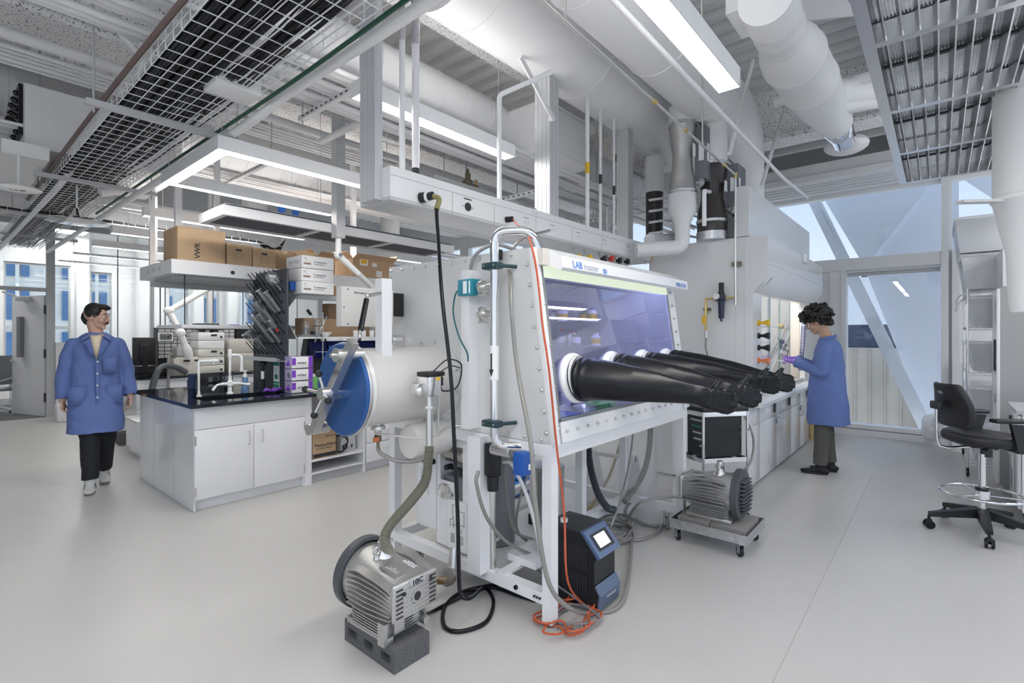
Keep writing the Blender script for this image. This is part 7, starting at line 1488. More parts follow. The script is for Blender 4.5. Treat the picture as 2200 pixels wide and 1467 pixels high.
b = MB(); b.box(5.65, 6.24, -1.45, -.52, 0, .10); b.build('plinth', 'dark', t)
b = MB()
for r in range(2):
    for k in range(8): b.obox((6.02+.12*r, -.467, .20+k*.022), (.8, 0, .3), (0, 1, 0), (-.3, 0, .8), (.05, .003, .008))
b.build('vent_slot', 'mid', t)
t = T('dark_appliance', 'black ribbed appliance between rack and drawer cabinet', 'appliance', (6.3, -.6, 0)); b = MB(); b.rbox(6.31, 6.55, -1.1, -.50, .0, .52, .01); b.build('case', 'dark', t); b = MB()
for k in range(9): b.box(6.33, 6.53, -.502, -.495, .08+k*.045, .10+k*.045)
b.build('grille', 'black', t)
# white crumpled bag beside window
b = MB(); random.seed(2)
for k in range(14): b.sph((8.72+random.uniform(-.12, .12), .02+random.uniform(-.1, .1), .07+random.uniform(0, .35)), random.uniform(.07, .13), 8, (1, 1, .9))
o = b.build('plastic_bag', 'milky', None, label='crumpled clear plastic bag on the floor by the window', cat='bag', ang=180); md = o.modifiers.new('r', 'REMESH'); md.mode = 'VOXEL'; md.voxel_size = .02; md.use_smooth_shade = True
b = MB(); b.box(7.0, 7.25, 1.30, 1.40, 0, .0); 
x, y = at(1745, 930, Z=0).xy; b = MB(); b.prism([(0, 0), (.22, 0), (.22, .30), (.12, .30)], 'y', 0, .18); b.xf(Matrix.Translation((8.25, 1.22, 0)) @ Matrix.Rotation(.4, 4, 'Z')); b.build('wooden_wedge', mat('yellow_wood', (.55, .42, .18), .6), None, label='yellow wooden crate corner on the floor at the end of the hood', cat='crate')
# ---- drafting stool
SX, SY = 5.19, -.24
st = T('drafting_stool', 'black laboratory stool with chrome foot ring and armrests', 'chair', (SX, SY, 0))
for k in range(5):
    a = math.radians(112)+2*PI*k/5; d = Vector((math.cos(a), math.sin(a), 0)); e = Vector((SX, SY, 0))+d*.33; b = MB()
    c0 = Vector((SX, SY, .16)); s_ = d.cross(Vector((0, 0, 1))); 
    b.add([c0+d*.03+s_*.035+Vector((0, 0, .03)), c0+d*.03-s_*.035+Vector((0, 0, .03)), c0+d*.03-s_*.035-Vector((0, 0, .04)), c0+d*.03+s_*.035-Vector((0, 0, .04)), Vector((e.x, e.y, .125))+s_*.02, Vector((e.x, e.y, .125))-s_*.02, Vector((e.x, e.y, .095))-s_*.02, Vector((e.x, e.y, .095))+s_*.02], [(0, 1, 2, 3), (7, 6, 5, 4), (0, 4, 5, 1), (1, 5, 6, 2), (2, 6, 7, 3), (3, 7, 4, 0)])
    l_ = b.build('leg', 'black', st)
    for q in (-1, 1): b = MB(); c1 = Vector((e.x, e.y, .033))+s_*.018*q; b.lathe(c1-s_*.009, s_, [(0, .02), (.001, .032), (.017, .032), (.018, .02)], n=18); b.build('castor_wheel', 'rubber', l_)
    b = MB(); b.cyl((e.x, e.y, .03), (e.x, e.y, .10), .010, n=8).rbox(e.x-.02, e.x+.02, e.y-.02, e.y+.02, .045, .07, .006); b.build('castor_hood', 'black', l_)
MB().cyl((SX, SY, .07), (SX, SY, .20), .028, n=20).build('column_sleeve', 'steel', st)
MB().cyl((SX, SY, .12), (SX, SY, .60), .022, n=20).build('gas_column', 'chrome', st)
b = MB(); b.cyl((SX, SY, .265), (SX, SY, .325), .045, n=24); b.build('ring_hub', 'alu', st); MB().cyl((SX, SY, .31), (SX, SY, .345), .04, n=24).build('ring_knob', 'black', st)
R_ = .245; b = MB(); b.tube([(SX+R_*math.cos(a), SY+R_*math.sin(a), .30) for a in [2*PI*k/32 for k in range(32)]], .0105, 10, closed=True, res=2); b.build('foot_ring', 'chrome', st)
for k in range(3): a = 2*PI*k/3+.5; b = MB(); b.cyl((SX, SY, .29), (SX+R_*math.cos(a), SY+R_*math.sin(a), .30), .008, n=10); b.build('ring_spoke', 'chrome', st)
# seat faces roughly to the right (local x forward)
FW = Vector((RX, RY, 0)).normalized(); FW = (FW*.985-Vector((FX, FY, 0))*.17).normalized(); SD = Vector((-FW.y, FW.x, 0)); C0 = Vector((SX, SY, 0))+FW*.03
def sm(p): return C0+FW*p[0]+SD*p[1]+Vector((0, 0, p[2]))
def cushion(w0, L0, th, z, cx=0., corner=2.6, n=40, dish=.012):
    mb = MB(); rings = [(-.5, .86), (-.42, .96), (-.2, 1.), (.15, 1.0), (.38, .95), (.5, .85)]; vs = []
    for (h_, s_) in rings:
        for i in range(n):
            a = 2*PI*i/n; c_, s2 = math.cos(a), math.sin(a); r = (abs(c_)**corner+abs(s2)**corner)**(-1/corner); vs.append(sm((cx+L0/2*c_*r*s_, w0/2*s2*r*s_, z+h_*th+(.02*max(0, c_*r) * -(1) if h_ > 0 else 0))))
    m_ = len(rings); vs.append(sm((cx, 0, z+th*.5-dish))); vs.append(sm((cx, 0, z-th*.5)))
    fs = [(k*n+i, k*n+(i+1) % n, (k+1)*n+(i+1) % n, (k+1)*n+i) for k in range(m_-1) for i in range(n)]+[(m_*n, (m_-1)*n+i, (m_-1)*n+(i+1) % n) for i in range(n)]+[(m_*n+1, (i+1) % n, i) for i in range(n)]
    mb.add(vs, fs); return mb
zc = .725; o = cushion(.50, .50, .09, zc).build('seat', 'leather', st, ang=180); md = o.modifiers.new('s', 'SUBSURF'); md.levels = 1; md.render_levels = 1
b = MB(); pts = [sm(p) for p in ((-.17, -.12, .665), (.17, -.12, .665), (.17, .12, .665), (-.17, .12, .665))]; b.slab(*pts, (0, 0, .02)); b.cyl(sm((0, 0, .58)), sm((0, 0, .665)), .035, n=16); b.cyl(sm((-.12, -.17, .655)), sm((-.12, -.21, .655)), .022, n=9); b.build('mechanism', 'black', st)
b = MB(); b.tube([sm((.10, .05, .65)), sm((.16, .22, .63)), sm((.22, .26, .60))], .006, 8); b.sph(sm((.24, .265, .59)), .02, 10, (1.4, 1, .6)); b.build('lever', 'black', st)
# backrest
vs = []; nr, nc = 10, 10
mb = MB()
def bp(u_, v_, off):
    w_ = .20*(1-.35*max(0, v_-.55)*2.2)*(1-.15*max(0, .25-v_)*4); y_ = (u_-.5)*2*w_; x_ = -.235-.05*v_+.05*((u_-.5)*2)**2+.02*math.sin(v_*PI)-off
    return sm((x_, y_, .80+v_*.33))
g1 = [bp(i/nc, j/nr, 0) for i in range(nc+1) for j in range(nr+1)]; g2 = [bp(i/nc, j/nr, .045) for i in range(nc+1) for j in range(nr+1)]; N = len(g1); W_ = nr+1
fs = [(i*W_+j, (i+1)*W_+j, (i+1)*W_+j+1, i*W_+j+1) for i in range(nc) for j in range(nr)]; fs += [tuple(N+q for q in reversed(f)) for f in fs]
edge = [i*W_ for i in range(nc+1)]+[nc*W_+j for j in range(1, nr+1)]+[i*W_+nr for i in range(nc-1, -1, -1)]+[j for j in range(nr-1, 0, -1)]
fs += [(edge[i], edge[(i+1) % len(edge)], N+edge[(i+1) % len(edge)], N+edge[i]) for i in range(len(edge))]
mb.add(g1+g2, fs); o = mb.build('backrest', 'leather', st, ang=180); md = o.modifiers.new('s', 'SUBSURF'); md.levels = 2; md.render_levels = 2
b = MB(); b.tube([sm((-.12, 0, .65)), sm((-.28, 0, .64)), sm((-.33, 0, .70)), sm((-.335, 0, .95))], .011, 10); b.build('back_bar', 'chrome', st)
b = MB(); b.rbox(-.02, .02, -.05, .05, -.03, .03, .01); b.xf(Matrix.Translation(sm((-.335, 0, .96))) @ Matrix.Rotation(math.atan2(FW.y, FW.x), 4, 'Z')); b.build('back_knob', 'black', st)
b = MB(); b.slab(bp(.42, .75, .047), bp(.58, .75, .047), bp(.58, .82, .049), bp(.42, .82, .049), FW*-.002); b.build('maker_plate', 'mid', st)
for s_ in (-1, 1):
    b = MB(); b.add([sm(p) for p in ((.02, s_*.27, .66), (.10, s_*.27, .66), (.16, s_*.265, .86), (-.02, s_*.265, .86), (.02, s_*.235, .66), (.10, s_*.235, .66), (.16, s_*.24, .86), (-.02, s_*.24, .86))], [(0, 1, 2, 3), (7, 6, 5, 4), (0, 4, 5, 1), (1, 5, 6, 2), (2, 6, 7, 3), (3, 7, 4, 0)]); b.slab(sm((.03, s_*.10, .66)), sm((.09, s_*.10, .66)), sm((.09, s_*.26, .66)), sm((.03, s_*.26, .66)), (0, 0, .012)); ar = b.build('armrest_post', 'black', st)
    pm_ = [sm(p) for p in ((-.13, s_*.29, .872), (.17, s_*.29, .872), (.17, s_*.21, .872), (-.13, s_*.21, .872))]; b = MB(); b.slab(*pm_, (0, 0, .028)); o = b.build('arm_pad', 'black', ar); md = o.modifiers.new('b', 'BEVEL'); md.width = .012; md.segments = 3
# ================================================================ PUMPS, BLOCKS, CHILLER, CART
def cinder(label, x0, y0, lx, ly, z0, h_, m, holes_on_x=False, n=3):
    b = MB(); b.rbox(x0, x0+lx, y0, y0+ly, z0, z0+h_, .006); 
    t = T('cinder_block', label, 'block', (x0+lx/2, y0+ly/2, z0)); 
    if holes_on_x:
        # block with real oval cores running along X
        b = MB(); yy = y0; prof = []; segs = 10
        import itertools
        cells = [(y0+ly*(k+.5)/n, ly/n*.30) for k in range(n)]; hz = h_*.19; zc_ = z0+h_/2
        b.box(x0, x0+lx, y0, y0+ly, z0, zc_-hz).box(x0, x0+lx, y0, y0+ly, zc_+hz, z0+h_)
        edges = [y0]+[e for c_, r in cells for e in (c_-r, c_+r)]+[y0+ly]
        for i in range(0, len(edges), 2): b.box(x0, x0+lx, edges[i], edges[i+1], zc_-hz, zc_+hz)
        for c_, r in cells:
            for sg in (-1, 1): b.prism([(c_+sg*r, zc_-hz), (c_+sg*r, zc_+hz), (c_+sg*(r-hz*.35), zc_+hz), (c_+sg*(r-.002), zc_), (c_+sg*(r-hz*.35), zc_-hz)], 'x', x0, lx)
        b.box(x0+lx*.55, x0+lx*.56, y0+.01, y0+ly-.01, z0+.01, z0+h_-.01)
    b.build('block_body', m, t); return t
cinder('dark grey cinder block with oval cores under the front scroll pump', 1.355, 1.83, .20, .40, 0, .105, 'block', True)
def scroll(label, o, rz, tint='cast', cowl='cowl', front='10iC', s=1.0):
    """pump with axis along local -y: front plate at y=-.2, cowl at y=+.2, base on z=0"""
    t = T('scroll_pump', label, 'vacuum pump', o, rz); Mx = WM[t.name]
    def B(mb, name, m, parent=t, **k): return mb.xf(Mx).build(name, m, parent, **k)
    zc_ = .195
    b = MB(); n = 36
    def sec(y, rx, rz_, k=2.4, zo=0.):
        return [Vector((rx*math.copysign(abs(math.cos(a))**(2/k), math.cos(a)), y, zc_+zo+rz_*math.copysign(abs(math.sin(a))**(2/k), math.sin(a)))) for a in [2*PI*i/n for i in range(n)]]
    rings = [sec(-.19, .125, .082, 4), sec(-.17, .130, .088, 3.6), sec(-.05, .118, .10, 2.8, .0), sec(.06, .135, .12, 2.3), sec(.13, .148, .140, 2.0, .0), sec(.16, .15, .145, 2.0)]
    vs = [v for r in rings for v in r]; fs = [(k*n+i, k*n+(i+1) % n, (k+1)*n+(i+1) % n, (k+1)*n+i) for k in range(len(rings)-1) for i in range(n)]+[tuple(range(n-1, -1, -1)), tuple(range((len(rings)-1)*n, len(rings)*n))]
    b.add(vs, fs); B(b, 'pump_body', tint)
    # longitudinal fins both sides
    for sd in (-1, 1):
        for k in range(8):
            z0 = zc_-.075+k*.0185; b = MB(); L_ = []; 
            for q in range(7):
                f = q/6; y = -.185+f*.30; bulge = .136+.016*f; L_.append(Vector((sd*(bulge+.012*(1-abs(2*f-1))), y, z0+(.030*math.sin(f*PI*.9))*(k/7)+.02*f*(k/7))))
            vs = []
            for p in L_: vs += [p+Vector((0, 0, .0022)), p+Vector((-sd*.05, 0, .003)), p+Vector((-sd*.05, 0, -.003)), p+Vector((0, 0, -.0022))]
            b.add(vs, [(4*i+j, 4*i+(j+1) % 4, 4*i+4+(j+1) % 4, 4*i+4+j) for i in range(6) for j in range(4)]+[(3, 2, 1, 0), (24, 25, 26, 27)]); B(b, 'fin', tint)
    for k in range(7): b = MB(); b.box(-.128, .128, -.14+.0*k, .10, .012+k*.0125, .0165+k*.0125); B(b, 'base_fin', tint) if k < 6 else None
    b = MB(); b.box(-.11, .11, -.13, .13, .0, .12); B(b, 'motor_base', mat('base_grey', (.22, .22, .22), .5, .3)); B(MB().rbox(-.125, -.09, -.165, .15, 0, .03, .004), 'foot_rail', tint); B(MB().rbox(.09, .125, -.165, .15, 0, .03, .004), 'foot_rail', tint)
    # front plate with slats
    b = MB(); b.rbox(-.130, .130, -.215, -.19, zc_-.085, zc_+.085, .035, 4); fp = B(b, 'front_plate', tint)
    b = MB()
    for k in range(7):
        for sd in (-1, 1): b.box(sd*.118-.02*0 if sd < 0 else .078, sd*.118+.04 if sd < 0 else .118, -.2165, -.215, zc_-.066+k*.020, zc_-.056+k*.020)
    b.xf(Mx).build('slot', 'dark', fp)
    b = MB()
    for k in range(8): b.rbox(-.125, .125, -.221, -.215, zc_-.074+k*.020, zc_-.070+k*.020, .001)
    b.xf(Mx).build('slat', tint, fp)
    MB().cyl((0, -.215, zc_), (0, -.222, zc_), .030, n=28).xf(Mx).build('hub_disc', tint, fp); MB().cyl((0, -.222, zc_), (0, -.2235, zc_), .020, n=24).xf(Mx).build('hub_hole', 'ink', fp)
    for (x, z) in ((-.075, .035), (.085, .045), (-.02+.05, -.095)): MB().cyl((x, -.216, zc_+z), (x, -.2225, zc_+z), .0095, n=16).xf(Mx).build('bolt_hole', 'ink', fp)
    b = MB(); b.rbox(-.04, .045, -.2225, -.215, zc_+.052, zc_+.085, .012, 3); bd = b.xf(Mx).build('badge', 'lgrey', fp)
    R3 = Mx.to_3x3(); text(front, .034, Mx @ Vector((-.033, -.2232, zc_+.057)), R3 @ Vector((1, 0, 0)), (0, 0, 1), 'ink', bd, bold=.0012)
    # top nameplate & nozzle
    b = MB(); b.obox((-.045, -.10, zc_+.094), (1, 0, 0), (0, 1, .1), (0, -.1, 1), (.06, .13, .006)); tp = B(b, 'top_badge', tint); text('nXDS', .034, Mx @ Vector((-.055, -.055, zc_+.103)), R3 @ Vector((0, -1, -.1)), R3 @ Vector((1, 0, .0)), 'lgrey', tp, bold=.001)
    b = MB(); b.obox((.052, -.10, zc_+.091), (1, 0, 0), (0, 1, .1), (0, -.1, 1), (.05, .12, .004)); tp2 = B(b, 'top_badge', tint); text('nXDS', .036, Mx @ Vector((.042, -.06, zc_+.099)), R3 @ Vector((0, -1, -.1)), R3 @ Vector((1, 0, 0)), 'paper', tp2, bold=.001)
    b = MB(); b.lathe((.01, .04, zc_+.09), (0, 0, 1), [(0, .055), (.02, .045), (.05, .026), (.07, .022), (.075, .03), (.09, .03), (.095, .022), (.12, .021)], n=24).rbox(.03, .055, .02, .06, zc_+.165, zc_+.185, .004); B(b, 'inlet_nozzle', 'steel')
    b = MB(); b.lathe((-.04, .03, zc_+.11), (0, 0, 1), [(0, .016), (.02, .012)], n=14); b.tube([(-.04+.018*math.cos(a), .03, zc_+.15+.018*math.sin(a)) for a in [2*PI*k/14 for k in range(14)]], .005, 8, closed=True, res=2); B(b, 'lifting_eye', 'steel')
    # cowl
    b = MB(); b.lathe((0, .15, zc_-.0), (0, 1, 0), [(0, .155), (.003, .172), (.045, .172), (.05, .15), (.05, .0)], n=48, cap=False); B(b, 'fan_cowl', cowl)
    for k in range(9): b = MB(); b.rbox(-.12+.01*abs(k-4), .12-.01*abs(k-4), .20, .232, zc_-.115+k*.026, zc_-.103+k*.026, .005); B(b, 'cowl_rib', cowl)
    b = MB(); b.box(-.09, -.03, -.168, -.165+.03, .035, .085).box(-.145, -.125, -.165, -.12, .0, .10); B(b, 'terminal_cover', tint)
    b = MB(); b.box(.05, .085, -.132, -.1305, .03, .08).box(-.10, -.075, -.132, -.1305, .03, .08); B(b, 'rating_label', 'paper')
    return t
scroll('silver finned scroll pump on the dark cinder block in the foreground', Vector((1.475, 2.05, .106)), math.radians(2))
# chiller
t = T('recirculating_chiller', 'black portable chiller with blue framed screen beside the frame foot', 'chiller', (2.45, 1.55, 0)); x0, x1, y0, y1 = 2.34, 2.56, 1.39, 1.72
b = MB(); b.prism([(y1, .02), (y0+.005, .02), (y0-.005, .10), (y0+.02, .14), (y0+.02, .28), (y0-.01, .31), (y0+.085, .415), (y1-.02, .415), (y1, .39)], 'x', x0, x1-x0); b.build('case', 'black', t)
b = MB(); b.prism([(y0-.002, .295), (y0-.018, .308), (y0+.088, .424), (y0+.11, .424)], 'x', x0-.002, x1-x0+.004); b.build('screen_bezel', mat('steel_blue', (.08, .13, .25), .35), t)
e1, e2 = Vector((0, y0-.010, .318)), Vector((0, y0+.080, .417)); dv_ = (e2-e1); nn = Vector((0, -dv_.z, dv_.y)).normalized()
b = MB(); b.slab(Vector((x0+.03, 0, 0))+e1+dv_*.14+nn*.000, Vector((x1-.03, 0, 0))+e1+dv_*.14, Vector((x1-.03, 0, 0))+e1+dv_*.86, Vector((x0+.03, 0, 0))+e1+dv_*.86, nn*.002); b.build('screen_frame', 'black', t)
b = MB(); b.slab(Vector((x0+.05, 0, 0))+e1+dv_*.24+nn*.002, Vector((x1-.06, 0, 0))+e1+dv_*.24+nn*.002, Vector((x1-.06, 0, 0))+e1+dv_*.76+nn*.002, Vector((x0+.05, 0, 0))+e1+dv_*.76+nn*.002, nn*.001); b.build('screen', 'screen', t)
b = MB()
for r in range(2):
    for k in range(9): b.box(x0-.001, x0+.001, y0+.07+k*.018, y0+.078+k*.018, .07+r*.15, .19+r*.15)
b.build('side_vent', 'ink', t)
b = MB(); b.prism([(y0+.018, .145), (y0-.008, .105), (y0+.004, .02), (y0-.004, .02), (y0-.018, .105), (y0+.012, .155)], 'x', x0-.001, x1-x0+.002); lp = b.build('front_skirt', mat('steel_blue_2', (.10, .14, .22), .35), t)
text('thermocube', .020, (x0+.07, y0-.0165, .075), (1, 0, 0), (0, .1, 1), 'lgrey', t)
b = MB(); b.rbox(x0, x1, y0+.10, y1, .412, .43, .006).box(x0+.05, x1-.05, y0+.15, y1-.05, .428, .431); b.build('top_tray', 'dark', t); MB().cyl((x0+.05, y1-.08, .43), (x0+.05, y1-.08, .448), .022, n=20).build('filler_cap', 'ceramic', t)
# dolly + blocks + pump
t = T('steel_dolly', 'low galvanised tray dolly on casters carrying the second pump', 'dolly', (3.77, 1.24, 0)); dx0, dx1, dy0, dy1 = 3.54, 3.98, .97, 1.50
b = MB(); b.box(dx0, dx1, dy0, dy1, .10, .105).box(dx0, dx0+.005, dy0, dy1, .10, .165).box(dx1-.005, dx1, dy0, dy1, .10, .165).box(dx0, dx1, dy0, dy0+.005, .10, .165).box(dx0, dx1, dy1-.005, dy1, .10, .165); b.build('tray', 'galv', t)
for (x, y) in ((dx0+.04, dy0+.05), (dx0+.04, dy1-.05), (dx1-.04, dy0+.05), (dx1-.04, dy1-.05)): caster((x, y, 0), t, .036, .10, .8)
for k in range(2): cinder('pale cinder block on the dolly, %s of the pair' % ('right', 'left')[k], 3.58, 1.0+k*.235, .36, .225, .106, .075, 'blockl')
scroll('second scroll pump with grey cowl on the two pale blocks', Vector((3.75, 1.25, .182)), math.radians(180), front='nXDS')
# chrome rack cart
ck = T('chrome_cart', 'narrow chrome shelf cart with laptop on top beside the hood', 'cart', (4.2, 1.35, 0)); N_ = Vector((4.0, 1.42, 0)); e1 = Vector((.31, -.24, 0)); e2 = Vector((.12, .215, 0)); cr_ = [N_, N_+e1, N_+e1+e2, N_+e2]
for p in cr_: MB().cyl(p+Vector((0, 0, .09)), p+Vector((0, 0, .89)), .011, n=12).build('post', 'chrome', ck); caster((p.x, p.y, 0), ck, .03, .09)
for z in (.865, .50, .14):
    b = MB(); b.slab(cr_[0]+Vector((0, 0, z)), cr_[1]+Vector((0, 0, z)), cr_[2]+Vector((0, 0, z)), cr_[3]+Vector((0, 0, z)), (0, 0, .004))
    for i in range(4): b.bar(cr_[i]+Vector((0, 0, z)), cr_[(i+1) % 4]+Vector((0, 0, z)), .006, .035)
    b.build('shelf', 'chrome', ck)
def inrack(u0, u1, v0, v1, z0, z1, mb): a = [N_+e1*u+e2*v for u, v in ((u0, v0), (u1, v0), (u1, v1), (u0, v1))]; return mb.slab(*[p+Vector((0, 0, z0)) for p in a], (0, 0, z1-z0))
t = T('power_supply', 'black rack-mount power supply box on the chrome cart shelf', 'power supply', N_+e1*.5+e2*.5+Vector((0, 0, .505))); inrack(.07, .93, .12, .9, .519, .84, MB()).build('case', 'black', t); inrack(.062, .07, .16, .86, .52, .835, MB()).build('front_panel', 'dark', t)
for k in range(5):
    inrack(.054, .062, .22, .22+.5*(1-.1*k), .80-k*.05, .815-k*.05, MB()).build('control_row', 'green' if k == 1 else 'lgrey', t)
inrack(.052, .062, .3, .6, .56, .62, MB()).build('dial', 'ink', t)
for (u_, z_) in ((.1, .53), (.9, .70), (.9, .75), (.9, .53)): inrack(u_, u_+.01, .115, .12, z_, z_+.006, MB()).build('screw', 'steel', t)
t = T('laptop', 'closed black laptop on the top of the chrome cart', 'laptop', N_+e1*.5+e2*.5+Vector((0, 0, .888))); o = inrack(-.05, .97, -.1, .95, .888, .906, MB()).build('base', 'black', t); o = inrack(-.05, .97, -.1, .95, .908, .922, MB()).build('lid', 'dark', t); 
t = T('power_brick', 'black laptop charger with coiled lead on the laptop', 'charger', N_+e1*.45+e2*.5+Vector((0, 0, .93))); p = N_+e1*.5+e2*.5+Vector((0, 0, .923)); b = MB(); b.rbox(p.x-.05, p.x+.05, p.y-.03, p.y+.03, p.z, p.z+.03, .006); b.build('brick', 'black', t); b = MB(); b.tube([p+Vector((-.05, 0, .02)), p+Vector((-.09, .03, .04)), p+Vector((-.12, .0, .02)), p+Vector((-.06, -.03, .03)), p+Vector((.02, -.02, .045)), p+Vector((.09, .0, .02)), p+Vector((.06, .04, .035)), p+Vector((-.02, .05, .04))], .004, 6); b.build('lead', 'rubber', t)
hose('clear hose from the hood side curling behind the cart to the pump', [at(1580, 860, X=4.9), at(1600, 895, X=4.6), at(1618, 940, Y=1.1), at(1615, 985, Y=1.05), at(1595, 1015, Y=1.1), at(1572, 1035, Y=1.2)], .009, 'clearh')
# big glass vessel / perspex sheet under glove box, blue trays, stand
t = T('vinyl_sheet', 'translucent sheet hanging under the right end of the glove box', 'sheet', (3.78, 2.2, .2)); MB().box(3.755, 3.76, 1.57, 2.7, .2, .87).build('sheet_body', 'clearv', t)
t = T('white_reel_stand', 'white A-shaped plastic reel stand under the glove box', 'reel stand', (3.95, 2.0, 0)); 
for y in (1.9, 2.3): b = MB(); b.prism([(3.55, 0), (3.95, 0), (3.80, .42), (3.77, .46), (3.73, .46), (3.70, .42)], 'y', y, .02); b.xf(Matrix.Translation((.25, .1, 0))); b.build('side_plate', 'milky', t)
MB().cyl((4.0, 2.0, .42), (4.0, 2.42, .42), .02, n=14).build('cross_rod', 'milky', t)
for k in range(4): b = MB(); x = 3.45+.12*k; b.rbox(x, x+.35, 2.95+.06*k, 3.25+.06*k, .02+.045*k, .05+.045*k, .01); o = b.build('blue_tray', 'bluetray' if 0 else mat('blue_tray_%d' % k, (.05, .25, .70), .4), None, label='bright blue plastic tray on the floor behind the glove box, %s in the pile' % ('lowest', 'second', 'third', 'topmost')[k], cat='tray', group='blue trays behind the glove box')
t = T('utility_cart', 'grey utility cart with clear dishes standing behind the glove box', 'cart', (3.4, 3.6, 0)); ux0, ux1, uy0, uy1 = 3.55, 4.25, 3.3, 3.8
for z in (.18, .62): b = MB(); b.box(ux0, ux1, uy0, uy1, z, z+.02).box(ux0, ux1, uy0, uy0+.01, z, z+.07).box(ux0, ux0+.01, uy0, uy1, z, z+.07).box(ux1-.01, ux1, uy0, uy1, z, z+.07).box(ux0, ux1, uy1-.01, uy1, z, z+.07); b.build('shelf', 'mid', t)
for (x, y) in ((ux0, uy0), (ux1-.03, uy0), (ux0, uy1-.03), (ux1-.03, uy1-.03)): MB().box(x, x+.03, y, y+.03, .10, .9).build('post', 'lgrey', t); caster((x+.015, y+.015, 0), t, .045, .10)
for k in range(8): b = MB(); x, y = 3.75, 3.5; b.lathe((x, y, .201+k*.022), (0, 0, 1), [(0, .07), (.018, .075), (.019, .07)], n=24); b.build('petri_dish', 'milky', None, label='%s clear round dish from the bottom of the stack on the utility cart' % NTH[k], cat='dish', group='dishes stacked on the utility cart')
# ================================================================ PEOPLE
CLOUD = bpy.data.textures.new('folds', 'CLOUDS'); CLOUD.noise_scale = .16; CLOUD.noise_depth = 2
CURL = bpy.data.textures.new('curls', 'CLOUDS'); CURL.noise_scale = .022; CURL.noise_depth = 1
def fuse(o, vox, smooth=4, disp=0., tex=None):
    md = o.modifiers.new('fuse', 'REMESH'); md.mode = 'VOXEL'; md.voxel_size = vox; md.use_smooth_shade = True
    if smooth: md = o.modifiers.new('soft', 'SMOOTH'); md.iterations = smooth; md.factor = .5
    if disp: md = o.modifiers.new('folds', 'DISPLACE'); md.texture = tex; md.strength = disp; md.mid_level = .5
def lerp(a, b, t): return Vector(a)*(1-t)+Vector(b)*t
def taper(mb, pts, rs, n=14):
    """limb: spheres and cones through joints"""
    for i in range(len(pts)-1):
        mb.cyl(pts[i], pts[i+1], rs[i], rs[i+1], n=n)
    for p, r in zip(pts, rs): mb.sph(p, r*.995, n)
